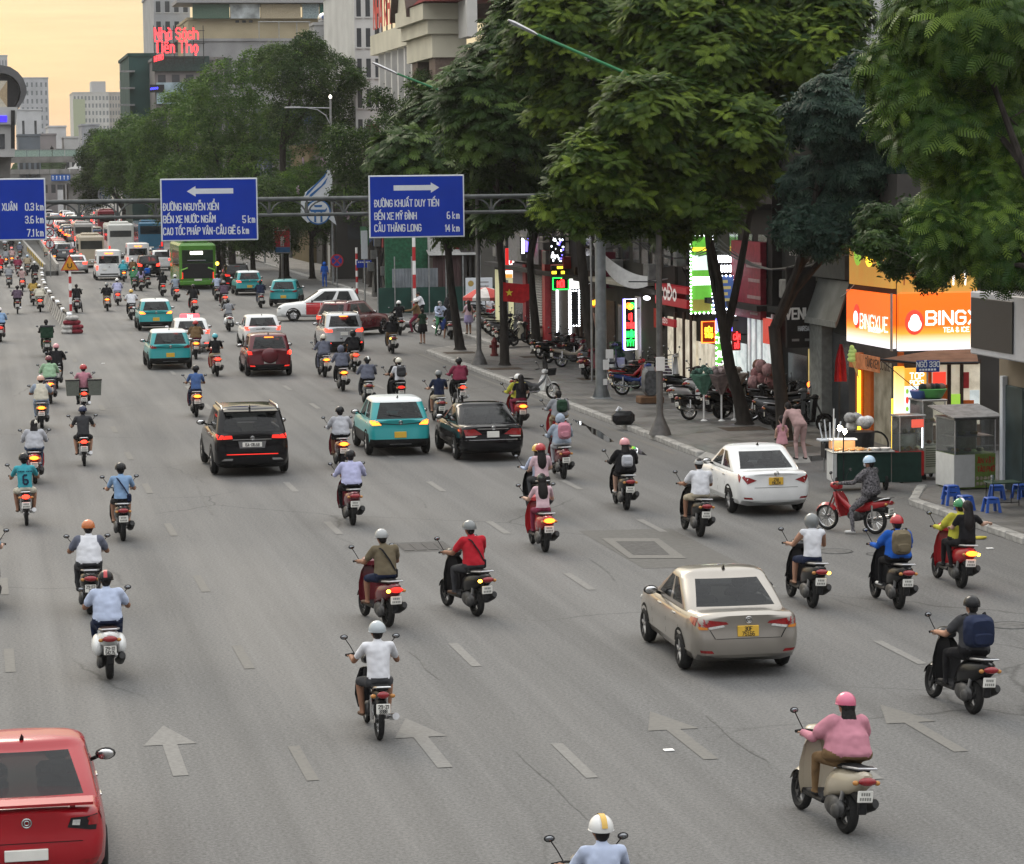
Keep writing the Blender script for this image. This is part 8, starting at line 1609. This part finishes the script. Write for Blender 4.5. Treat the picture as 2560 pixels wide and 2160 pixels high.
def person(pk,root_loc,rz,label,top,sleeve='s',bottom='black',legs='l',hat=('helmet','black'),hair='hair',shoes=0,skin=0,group='motorbike riders',stripe=None,mask=False,lean=0.,cat='person',shirt2=None,sc=1.0):
 me,head,neck,hip,ax=pose(pk);p=thing('person',label,cat,root_loc,R(rz),group);p.rotation_euler=(0,R(lean),R(rz))
 if sc!=1.0:p.scale=(sc,)*3
 b=link('body',me,p);sk=SK[skin];tp=CL[top] if top in CL else FLORAL;bt=CL[bottom] if bottom in CL else FLORAL;s2=CL[shirt2] if shirt2 else tp
 M_=[sk,tp,s2 if sleeve in 'sl' or shirt2 else sk,s2 if sleeve=='l' else sk,sk,bt,bt if legs=='l' else sk,SHOE[shoes],sk,sk]
 if sleeve=='n':M_[B_SLV]=sk
 for i,sl in enumerate(b.material_slots):sl.link='OBJECT';sl.material=M_[i]
 def on(nm,kind,m):
  o=link(nm,hat_mesh(kind),p);o.location=head;o.material_slots[0].link='OBJECT';o.material_slots[0].material=m;return o
 if hair:on('hair','hair',M_HAIR)
 if hair=='long':on('long_hair','long',M_HAIR)
 if hat:
  h=on({'cap':'cap','hood':'hood'}.get(hat[0],'helmet'),hat[0],HM[hat[1]] if hat[1] in HM else CL[hat[1]]);h.rotation_euler=(R(rnd.uniform(-6,4)),0,R(rnd.uniform(-14,14)))
  if stripe:s_=link('stripe',hat_mesh('stripe'),h);s_.material_slots[0].link='OBJECT';s_.material_slots[0].material=HM[stripe]
 if mask:on('face_mask','mask',CL['white'])
 return p
def at_bike(x,y,rz,dx,dy,z=0.):
 a=R(rz);return (x+dx*math.cos(a)-dy*math.sin(a),y+dx*math.sin(a)+dy*math.cos(a),z)
def backpack(x,y,rz,colour,label,z0=1.02,dy=-.13,w=.17,h=.40,d=.14,pocket=None,name='backpack'):
 t=thing(name,label,'backpack',at_bike(x,y,rz,0,dy),R(rz),'bags carried by riders')
 b=MB();b.loft([sring(-d,w*.8,z0+.03,z0+h*.86,14,4),sring(-d*.5,w,z0,z0+h*.97,14,4),sring(0,w,z0,z0+h,14,4)]);b.build('pack',CL[colour],t,True)
 b=MB();b.loft([sring(-d-.045,w*.6,z0+.07,z0+h*.45,12,4),sring(-d+.02,w*.72,z0+.05,z0+h*.5,12,4)]);b.build('front_pocket',CL[pocket or colour],t,True)
 for sx in (-1,1):b=MB();b.tube([(sx*w*.6,-.01,z0+h*.9),(sx*w*.65,.05,z0+h*1.02),(sx*w*.75,.13,z0+h*.95)],.02,6,0,True,.5);b.build('strap',CL['black'],t,True)
 return t
def sash(pk,px_,py_,rz,name='sling_bag'):pass
# = RIDERS ON THE AVENUE
def rider(px,desc,bk='scooter',bc='black',lit='',pk='rider',top='white',sl='s',bot='black',legs='l',hat=('helmet','black'),hair='hair',sh=0,sk=1,rz=0.,lean=0.,col2=None,plate=None,stripe=None,mask=False,pil=None,bag=None,shirt2=None,bdesc=None,sc=1.0):
 x,y=gp(*px);rz+=rnd.uniform(-2.5,2.5) if px[1]<1300 else 0;lean+=rnd.uniform(-1.2,1.2)
 if bk=='underbone' and pk=='rider':pk='rider_under'
 bike(bk,x,y,rz,bc,f"{bdesc or bc + ' ' + {'scooter': 'scooter', 'vespa': 'rounded scooter', 'underbone': 'motorbike'}[bk]} of {' '.join(desc.split()[:11])}",lit,col2,lean,0,plate=plate)
 person(pk,(x,y,0),rz,desc,top,sl,bot,legs,hat,hair,sh,sk,stripe=stripe,mask=mask,lean=lean,shirt2=shirt2,sc=sc)
 if pil:
  d2=dict(pil);ds=d2.pop('desc');pose_=d2.pop('pk','pillion');person(pose_,(x,y,0),rz,ds,d2.pop('top'),d2.pop('sl','s'),d2.pop('bot','black'),d2.pop('legs','l'),d2.pop('hat',None),d2.pop('hair','hair'),d2.pop('sh',0),d2.pop('sk',2),'motorbike riders',lean=lean,**d2)
 if bag:
  b2=dict(bag);backpack(x,y,rz,b2.pop('c'),b2.pop('desc'),**b2)
H='helmet'
# nearest first
rider((948,1849),'rider in white polo shirt and silver helmet, dark shorts, bare legs','underbone','black','','rider','white','s','darkgrey','s',(H,'silver'),sh=2,plate=['29-Z1','8388'])
rider((275,1697),'rider in pale blue shirt and black helmet with a red stripe','vespa','white','','rider_big','paleblue','s','navy','l',(H,'black'),stripe='red',plate=['29-X1','542.76'])
rider((225,1535),'rider in white vest over grey sleeves and orange helmet','scooter','black','','rider_big','white','s','darkgrey','l',(H,'orange'),plate=['29-E2','710'],shirt2='slate')
rider((970,1567),'rider in olive tee and pale grey peaked helmet looking left','scooter','maroon','dyr','rider_look','olive','s','navy','s',('peak','grey'),sh=2,sk=1,rz=10)
rider((1192,1540),'rider in bright red polo shirt and dark peaked helmet','scooter','black','y','rider_look','red','s','darkgrey','l',('peak','gunmetal'),sh=2,lean=1,rz=14)
rider((2113,2082),'rider wrapped in a loose rose pink sun jacket with pink cap','scooter','beige','','rider_cape','rose','l','brown','l',('peak','hotpink'),'long',lean=4,sk=0,rz=7)
rider((2431,1784),'rider in black with a black helmet and a large black backpack','scooter','black','','rider_big','darkgrey','s','black','l',(H,'black'),lean=3,rz=6,bag=dict(c='navy',desc='large bulky black backpack on the rider in black',w=.22,h=.46,d=.2,z0=.98),sk=0)
rider((1512,2482),'rider at the bottom edge in white shirt and white helmet with a yellow stripe','scooter','grey','','rider','paleblue','s','black','l',(H,'white'),stripe='yellow')
rider((2030,1519),'rider in white tank top and silver helmet with one blinking amber light','scooter','black','yY','rider','white','n','navy','s',('full','gunmetal'),sh=2,sk=0,lean=2)
rider((2246,1522),'rider in royal blue jacket and red helmet with an olive backpack','scooter','black','','rider_jacket','royal','l','black','l',(H,'red'),sh=1,lean=2,bag=dict(c='olive',desc='olive green backpack on the rider in royal blue',w=.17,h=.44,z0=.98))
rider((2402,1470),'rider in yellow jacket and green helmet with a white stripe','scooter','red','oyY','rider_jacket','yellow','l','black','l',(H,'green'),stripe='white',lean=2,pil=dict(pk='pillion_arm',desc='passenger in black tee with one arm held out sideways',top='black',bot='black',legs='l',hair='long'))
rider((2188,1335),'rider in dark floral sun suit with pale blue helmet and face mask','underbone','red','','rider_feet','floral','l','floral','l',(H,'lightblue'),sh=1,rz=38,mask=True,bdesc='red')
rider((1750,1342),'rider in white tee and grey cap beside the white sedan','scooter','black','','rider_look','white','s','khaki','s',('cap','grey'),sh=0,lean=2)
rider((1566,1275),'rider in black jacket and pink helmet carrying a white bag','scooter','black','','rider_jacket','black','l','black','s',(H,'pink'),'long',sh=1,sk=2,lean=1,bag=dict(c='lightgrey',desc='pale see-through bag on the back of the pink helmeted rider',w=.13,h=.28,d=.09,z0=1.0))
rider((1363,1380),'rider in palest pink blouse with dark green cap and long black hair','scooter','red','o','rider_slim','palepink','s','maroon','l',('cap','dkgreen'),'long',sk=2)
rider((1352,1290),'rider in pale blue shirt and yellow helmet with a passenger behind','scooter','black','','rider_slim','paleblue','l','black','l',(H,'yellow'),'long',sk=2,pil=dict(desc='passenger in pink tee and red helmet behind the yellow helmet',top='palepink',bot='darkgrey',hat=(H,'red'),hair='long'))
rider((1409,1197),'rider in grey hoodie carrying a pink backpack','scooter','maroon','','rider_jacket','bluegrey','l','lightgrey','l',('hood','bluegrey'),sh=0,bag=dict(c='rose',desc='bright pink backpack on the rider on the dark red scooter',pocket='rose',w=.16,h=.42))
rider((1403,1120),'rider in grey long sleeves and dark cap with a dark green backpack','scooter','red','','rider_jacket','grey','l','tan','l',None,sh=1,bag=dict(c='dkgreen',desc='dark green rounded backpack ahead of the pink backpack',w=.15,h=.36))
rider((1299,1070),'rider in lime yellow jacket and white helmet','scooter','red','o','rider_jacket','yellow','l','black','l',(H,'white'),pil=dict(desc='passenger in black with very long black hair behind the lime jacket',top='black',bot='maroon',hair='long'))
rider((882,1313),'rider in lavender long-sleeved shirt and black helmet, dark trousers','scooter','maroon','','rider_big','lavender','l','black','l',(H,'black'))
rider((855,1172),'rider in light grey hoodie, black helmet and dark shorts','scooter','maroon','o','rider_jacket','lightgrey','l','black','s',(H,'black'),sh=2,lean=1)
rider((1100,1060),'rider in navy blue polo and tan shorts','scooter','grey','','rider','navy','s','khaki','s',(H,'gunmetal'),sk=0,shirt2=None)
rider((1152,1018),'rider in maroon long-sleeved shirt and black helmet','underbone','black','r','rider_jacket','maroon','l','black','l',(H,'black'))
rider((998,1018),'rider in black, hidden behind a white shirted passenger','scooter','black','d','rider','black','s','black','l',(H,'black'),pil=dict(desc='passenger in white shirt and cream helmet wearing a grey backpack',top='white',bot='black',hat=(H,'cream')),bag=dict(c='darkgrey',desc='grey backpack with a reflective strip on the white shirted passenger',dy=-.42,w=.15,h=.36,z0=1.04))
rider((920,1014),'rider in slate blue jacket and black helmet with a white stripe','scooter','grey','','rider_jacket','slate','l','black','l',(H,'black'),stripe='white')
rider((858,978),'rider in dark slate jacket with black trousers and lit red lamp','scooter','black','o','rider_jacket','slate','l','black','l',('hood','slate'),sh=1)
rider((886,930),'rider in black hooded jacket on an orange scooter','scooter','orange','r','rider_jacket','black','l','black','l',('hood','black'))
rider((812,943),'rider in grey jacket and cream helmet beside the silver car','scooter','grey','o','rider_jacket','slate','l','slate','l',(H,'cream'))
rider((982,884),'rider in black jacket with one blinking yellow lamp','scooter','grey','y','rider_jacket','black','l','brown','l',('hood','black'))
rider((1000,838),'rider in black and white helmet behind the yellow lamp rider','scooter','black','','rider','black','l','black','l',(H,'white'))
rider((308,1352),'rider in sky blue tee with a dark sling strap and black cap','scooter','black','','rider','lightblue','s','black','s',(H,'black'),sh=2,sk=0)
rider((67,1314),'rider in turquoise football shirt with black helmet and pale shorts','underbone','grey','r','rider','teal','s','cream','s',(H,'black'),sh=2)
rider((88,1209),'rider in pale grey hoodie with long dark hair and cream cap','scooter','red','o','rider_jacket','lightgrey','l','jeans','l',('cap','cream'),'long')
rider((105,1073),'rider in cream shirt and peach helmet on a dark scooter','scooter','black','o','rider_big','cream','s','bluegrey','l',(H,'peach'),'hair',shirt2='bluegrey')
rider((127,1009),'rider in mint green hoodie and maroon helmet','scooter','maroon','o','rider_jacket','mint','l','slate','l',(H,'maroon'))
rider((142,972),'rider in black jacket and dusky pink helmet on a white scooter','scooter','white','','rider_big','black','l','black','l',(H,'pink'))
rider((118,892),'bareheaded delivery rider with a black box on the back','scooter','green','','rider_jacket','black','l','black','l',None)
rider((211,1165),'rider in charcoal tee and dark blue helmet, bare legs','underbone','black','r','rider','darkgrey','s','black','s',(H,'navy'),sh=2,sk=0)
rider((210,1034),'rider in pink shirt and red helmet carrying grey panniers','underbone','green','r','rider','rose','s','darkgrey','l',(H,'red'))
rider((491,1042),'rider in blue shirt and black helmet behind the teal taxi','scooter','maroon','o','rider','blue','s','navy','l',(H,'black'))
rider((543,941),'rider in black tee and turquoise cap on a bright red scooter','scooter','red','r','rider','black','s','tan','s',(H,'teal'),sh=2,sk=0)
rider((490,898),'rider in brown shirt and red helmet beside the white taxi','scooter','maroon','o','rider_jacket','brown','s','maroon','s',(H,'red'),sh=2,rz=-4)
rider((574,829),'rider in grey tee on a white scooter','vespa','white','','rider','grey','s','darkgrey','l',('cap','gunmetal'))
rider((-28,1520),'rider in pale blue dress at the left picture edge','scooter','black','','rider_slim','lightblue','s','lightblue','s',(H,'black'),sh=2,sk=2)
rider((2,855),'rider in pale blue jacket at the left edge on a red scooter','scooter','red','d','rider_jacket','lightblue','l','navy','l',(H,'white'))
# farther away on the left
rider((44,785),'rider in dark purple windbreaker near the tyre stack','underbone','black','','rider_jacket','purple','l','black','l',(H,'black'))
rider((101,780),'rider in a billowing cream cape and white helmet','scooter','black','r','rider_cape','cream','l','cream','l',(H,'cream'))
rider((84,764),'rider in mustard jacket with long hair','scooter','black','','rider_jacket','mustard','l','darkgrey','l',None,'long')
rider((57,728),'rider in taupe shirt and white helmet with glowing red lamp','scooter','red','r','rider','dusty','s','black','l',(H,'white'))
rider((23,720),'rider in grey hooded jacket on a dark grey scooter','scooter','grey','','rider_jacket','grey','l','slate','l',('hood','grey'))
rider((88,709),'rider in black jacket and white helmet close to the barrier','scooter','black','','rider_jacket','black','l','black','l',(H,'white'))
rider((69,688),'rider in beige jacket and pale blue helmet close to the barrier','scooter','black','','rider_jacket','tan','l','black','l',(H,'lightblue'))
rider((46,692),'rider in a dark red poncho','scooter','black','','rider_cape','maroon','l','maroon','l',(H,'maroon'))
rider((15,668),'rider in grey with an orange lamp on the far left','scooter','black','o','rider_jacket','grey','l','black','l',(H,'black'))
rider((29,636),'rider in black with a red lamp on the far left','scooter','black','r','rider_jacket','black','l','black','l',(H,'white'))
rider((30,665),'rider in dusty pink jacket far on the left','scooter','red','o','rider_jacket','dusty','l','black','l',(H,'pink'))
rider((2,690),'rider in red at the far left edge','scooter','red','r','rider_jacket','red','l','black','l',(H,'red'))
rider((12,628),'rider in white far up the left lanes','scooter','black','','rider_jacket','white','l','black','l',(H,'white'))
rider((50,648),'rider in slate far up the left lanes','scooter','black','','rider_jacket','slate','l','black','l',(H,'lightblue'))
rider((192,782),'rider in black stopped with both feet down beside the striped pole','vespa','grey','','rider_feet','black','l','black','l',None)
# middle distance
rider((269,778),'rider in black jacket and brown skirt, lamp lit orange','scooter','maroon','o','rider_jacket','black','l','tan','l',(H,'gunmetal'))
rider((295,764),'rider in lavender blue jacket and white helmet, lamp lit red','scooter','red','r','rider_jacket','lavender','l','lavender','l',(H,'white'))
rider((329,800),'rider in white shirt and yellow helmet beside a teal taxi','scooter','black','','rider_big','white','s','black','l',(H,'yellow'))
rider((310,705),'rider in turquoise rain jacket and hood','scooter','black','o','rider_cape','teal','l','teal','l',('hood','teal'))
rider((337,726),'rider in green rain jacket','scooter','black','','rider_cape','green','l','green','l',(H,'green'))
rider((354,728),'rider in lilac blouse beside the green rain jacket','scooter','black','','rider_slim','lilac','l','darkgrey','l',None,'long')
rider((369,721),'rider in dark clothes with a navy backpack among the vans','scooter','black','','rider_jacket','navy','l','black','l',(H,'black'),bag=dict(c='royal',desc='navy blue backpack on a rider among the vans',w=.2,h=.4))
rider((407,741),'rider all in black left of the green coach','scooter','black','d','rider_jacket','black','l','black','l',('hood','black'))
rider((441,753),'rider in blue grey shirt with a bag strap and white helmet','scooter','black','r','rider','bluegrey','s','slate','l',(H,'white'))
rider((485,784),'rider in black tee with a glowing red lamp below the coach','scooter','red','r','rider_big','black','s','black','l',(H,'black'))
rider((543,752),'rider in pale blue tee right of the green coach','scooter','black','','rider','paleblue','s','darkgrey','l',(H,'black'))
rider((562,772),'rider in dark purple with a red lamp right of the green coach','scooter','maroon','r','rider_jacket','purple','l','black','l',(H,'gunmetal'))
rider((653,770),'rider in dark navy before the turning teal taxi','scooter','grey','','rider_jacket','navy','l','slate','l',(H,'black'))
rider((333,700),'rider in brown with a white helmet between the vans','scooter','black','o','rider_jacket','brown','l','black','l',(H,'white'))
rider((296,690),'rider in light grey beside the white van','scooter','black','','rider_jacket','lightgrey','l','black','l',(H,'grey'))
rider((378,668),'rider in tan beside the white van far back','scooter','black','','rider_jacket','tan','l','black','l',(H,'white'))
rider((402,660),'rider in maroon beside the blue bus','scooter','black','','rider_jacket','maroon','l','black','l',(H,'maroon'))
rider((117,655),'rider in olive beside the round road signs','scooter','grey','','rider_jacket','khaki','l','black','l',(H,'yellow'))
rider((137,660),'rider in charcoal with an orange lamp beside the round road signs','scooter','grey','o','rider_jacket','darkgrey','l','black','l',(H,'black'))
rider((185,640),'rider in white shirt among the distant cars','scooter','black','','rider_jacket','white','l','black','l',(H,'black'))
# loads and bags
def strap(pk,px,label,c='black',rz=0,z=1.05):
 x,y=gp(*px);t=thing('sling_bag',label,'bag',(x,y,0),R(rz),'bags carried by riders');me,head,neck,hip,ax=pose(pk)
 b=MB();P=[hip.lerp(neck,.98)+Vector((-.11,.02,0)),hip.lerp(neck,.9)+Vector((-.08,-.145,0)),hip.lerp(neck,.55)+Vector((.04,-.16,0)),hip.lerp(neck,.2)+Vector((.14,-.13,0)),hip.lerp(neck,.08)+Vector((.17,.0,0))]
 b.tube([tuple(p) for p in P],.022,6,0,True,.4);b.build('strap',CL[c],t)
 q=hip.lerp(neck,.1)+Vector((.15,-.02,0));b=MB();b.bbox(tuple(q-Vector((.05,.09,.09))),tuple(q+Vector((.05,.09,.07))),.02);b.build('pouch',CL[c],t)
strap('rider_look',(970,1567),'dark shoulder bag of the rider in olive tee','black',10);strap('rider_look',(1192,1540),'thin dark shoulder bag of the rider in bright red','black',14);strap('rider',(308,1352),'navy sling bag across the sky blue tee','navy')
x,y=gp(118,892);t=thing('delivery_box','large dark green delivery box behind the bareheaded rider','box',(x,y-.40,.84));b=MB();b.bbox((-.27,-.22,0),(.27,.22,.52),.02);b.build('box',CL['dkgreen'],t);b=MB();b.bbox((-.28,-.23,.46),(.28,.23,.54),.02);b.build('lid',CL['darkgrey'],t)
x,y=gp(210,1034)
for sx,nm in ((-1,'left'),(1,'right')):
 t=thing('pannier_basket',f'grey woven pannier hanging on the {"kerb" if sx > 0 else "median"} side of the red helmeted rider','basket',(x+sx*.36,y-.18,.62),0,'pannier baskets')
 b=MB();b.loft([[(w*c_,d*s_,z) for c_,s_ in ((-1,-1),(1,-1),(1,1),(-1,1))] for z,w,d in ((0,.19,.22),(.5,.22,.25))]);b.build('basket',mat('woven_plastic',(.13,.14,.12),.7,noise=.35,scale=40),t);b=MB();b.loft([[(w*c_,d*s_,z) for c_,s_ in ((-1,-1),(1,-1),(1,1),(-1,1))] for z,w,d in ((.49,.23,.26),(.53,.23,.26))]);b.build('rim',M_DARK,t)
 # number and name on the turquoise shirt
x,y=gp(67,1314);me,head,neck,hip,ax=pose('rider_under')
t=thing('shirt_print','dark number six printed on the turquoise football shirt','shirt print',(x,y,0));b=MB()
def back_f(u,v,d):
 p=hip.lerp(neck,.0)+ax*v;return (p.x+u,p.y-.158-d+abs(u)*.28,p.z)
lettering(b,'6', lambda u,v,d:back_f(u,.12+v,d),.2,.75,1.1,1.6,0,.5);b.build('number',CL['navy'],t)
b=MB()
for i in range(9):
 if i!=4:u=-.14+i*.035;b.quad(back_f(u-.012,.385,.0),back_f(u+.012,.385,0),back_f(u+.012,.415,0),back_f(u-.012,.415,0))
b.build('name_print',CL['navy'],t)
# = PEOPLE AND MOTORBIKES NEAR THE SIDE STREET
def parked(kind,px,rz,colour,label,col2=None,z=None,grp='motorbikes parked on the pavement',lean=-7):
 x,y=gp(*px,KZ if z is None else z);return bike(kind,x,y,rz,colour,label,'',col2,lean,KZ if z is None else z,grp)
rider((1048,832),'rider in brown jacket, white helmet and face mask waiting side on','underbone','white','','rider_feet','brown','l','maroon','l',(H,'white'),rz=78,mask=True)
rider((1098,838),'rider in pale blue shirt, hat and face mask facing the camera','underbone','blue','','rider_feet','paleblue','l','green','l',('cap','gunmetal'),rz=193,mask=True)
rider((1128,848),'rider in black on a scooter beside the raised kerb','scooter','grey','','rider_feet','black','l','black','s',None,rz=-14)
def walker(px,pk,rz,label,top,sleeve,bottom,legs,hat=None,hair='hair',z=0.,**k):
 x,y=gp(*px,z);return person(pk,(x,y,z),rz,label,top,sleeve,bottom,legs,hat,hair,group='people on foot',**k)
walker((1057,860),'dress',20,'woman in dark green dress walking out between the motorbikes','dkgreen','s','black','s',skin=2)
walker((1055,808),'lean',95,'man in white tee standing by the green hoarding','white','s','black','l')
walker((1116,812),'lean',-70,'man in dark shirt standing behind the waiting riders','black','s','black','l')
walker((1172,836),'dress',10,'long haired girl in pink top behind the corner tree','palepink','s','lilac','s',None,'long',KZ)
walker((2000,1150),'bending',8,'woman in dusty pink pyjamas bending down to a child','dusty','l','dusty','l',None,'hair',KZ,skin=2)
walker((1955,1138),'child',0,'small child in a pink dress beside the bending woman','pink','n','pink','s',None,'hair',KZ,skin=2)
walker((812,718),'standing',0,'person in a long blue raincoat standing under the trees','royal','l','royal','l',('hood','royal'),'hair',KZ)
walker((1222,800),'sitting',200,'vendor sitting under the red and white umbrella','white','s','red','l',None,'hair',KZ)
walker((1655,985),'sitting',170,'person in dark purple sitting behind the wrapped bundle','purple','l','purple','l',None,'hair',KZ)
# parked rows
PK=[('scooter','black'),('underbone','black'),('scooter','grey'),('scooter','maroon'),('underbone','blue'),('scooter','silver'),('scooter','black')]
for i,(px,rz,kd,c,nm) in enumerate((((1196,800),-75,'scooter','black','black scooter at the far end of the long parked row'),((1205,812),-72,'underbone','grey','grey motorbike second in the long parked row'),((1213,825),-74,'scooter','black','black scooter third in the long parked row'),((1222,834),-72,'scooter','silver','silver scooter fourth in the long parked row'),((1234,842),-70,'underbone','black','black motorbike fifth in the long parked row'),((1246,850),-74,'scooter','grey','grey scooter sixth in the long parked row'),((1256,860),-72,'underbone','black','black motorbike nearest in the long parked row'))):
 parked(kd,px,rz,c,nm)
parked('vespa',(1347,862),110,'cream','cream scooter standing side on at the end of the long row')
for px,rz,kd,c,nm in (((1352,898),-62,'underbone','black','black motorbike farthest left before the LED framed shop'),((1372,908),-66,'scooter','black','black scooter with round exhaust before the LED framed shop'),((1404,918),-78,'underbone','beige','motorbike with beige and purple flank before the LED framed shop'),((1420,886),-70,'scooter','grey','grey scooter behind the beige flanked motorbike'),((1448,892),-72,'scooter','white','white and black scooter beside the leaning tree')):
 parked(kd,px,rz,c,nm,'maroon' if c=='beige' else None)
for px,rz,kd,c,nm in (((1468,948),-30,'scooter','maroon','dark red scooter hidden behind the leaning tree'),((1556,988),-82,'underbone','blue','dark blue motorbike behind the gantry mast'),((1545,975),-78,'underbone','red','red motorbike just behind the dark blue motorbike'),((1606,960),-60,'scooter','black','black scooter before the neon column shop')):
 parked(kd,px,rz,c,nm)
for px,rz,kd,c,nm in (((1706,1028),-58,'scooter','white','white scooter with black trim right of the lamp post'),((1724,1050),-75,'underbone','black','black motorbike with a carrier in front of the flower bunches'),((1745,1010),-62,'scooter','white','second white scooter behind the black carrier motorbike'),((1800,1046),-66,'scooter','black','black scooter behind the flower bunches'),((1925,1062),-100,'scooter','grey','dark scooter right of the forked tree'),((1905,1040),-95,'scooter','black','black scooter behind the forked tree'),((2020,1060),75,'underbone','black','motorbike parked in front of the hair salon door')):
 parked(kd,px,rz,c,nm)
cub=parked('underbone',(1308,1003),-68,'grey','old motorbike with white leg shield and black basket parked at the kerb','white',KZ)
b=MB();b.loft([[(w*c_,1.16+d*s_,z) for c_,s_ in ((-1,-1),(1,-1),(1,1),(-1,1))] for z,w,d in ((.80,.13,.12),(1.03,.17,.16))]);b.build('basket',M_BLACK,cub)
b=MB();b.loft([[(w*c_,.98+dy+d*s_,z) for c_,s_ in ((-1,-1),(1,-1),(1,1),(-1,1))] for z,w,d,dy in ((1.0,.12,.03,0),(1.18,.11,.03,.0),(1.32,.03,.02,-.05))]);b.build('windscreen',M_BLACK,cub)
_f=[q for q in C.objects if q.name=='footbridge'][0];q=pt(130,385,441.5);person('standing',(q.x,441.5,_f.location.z+.6),0,'dark figure standing on the footbridge','black','l','black','l',None,'hair',group='people on foot')
for px,rz,kd,c,nm in (((1590,972),-70,'scooter','black','black scooter wedged between the dark blue motorbike and the bundle'),((1480,930),-75,'scooter','grey','grey scooter right behind the leaning tree'),((1690,1000),-66,'scooter','black','black scooter behind the first white scooter'),((1775,1030),-70,'underbone','black','black motorbike between the bouquets'),((1830,1030),-64,'scooter','maroon','maroon scooter left of the forked tree'),((1880,1052),-98,'underbone','black','black motorbike directly right of the forked tree foot'),((1950,1080),-104,'scooter','black','black scooter by the bluish tree foot'),((1990,1046),70,'scooter','black','black scooter before the lit salon door'),((1640,962),-70,'scooter','silver','silver scooter beyond the lamp post'),((1388,900),-68,'underbone','maroon','maroon motorbike among the row before the LED framed shop'),((1434,905),-74,'underbone','black','black motorbike next to the leaning tree'),((1266,868),-70,'scooter','black','black scooter at the near end of the long parked row'),((1188,790),-76,'scooter','grey','grey scooter closest to the umbrella')):
 parked(kd,px,rz,c,nm)
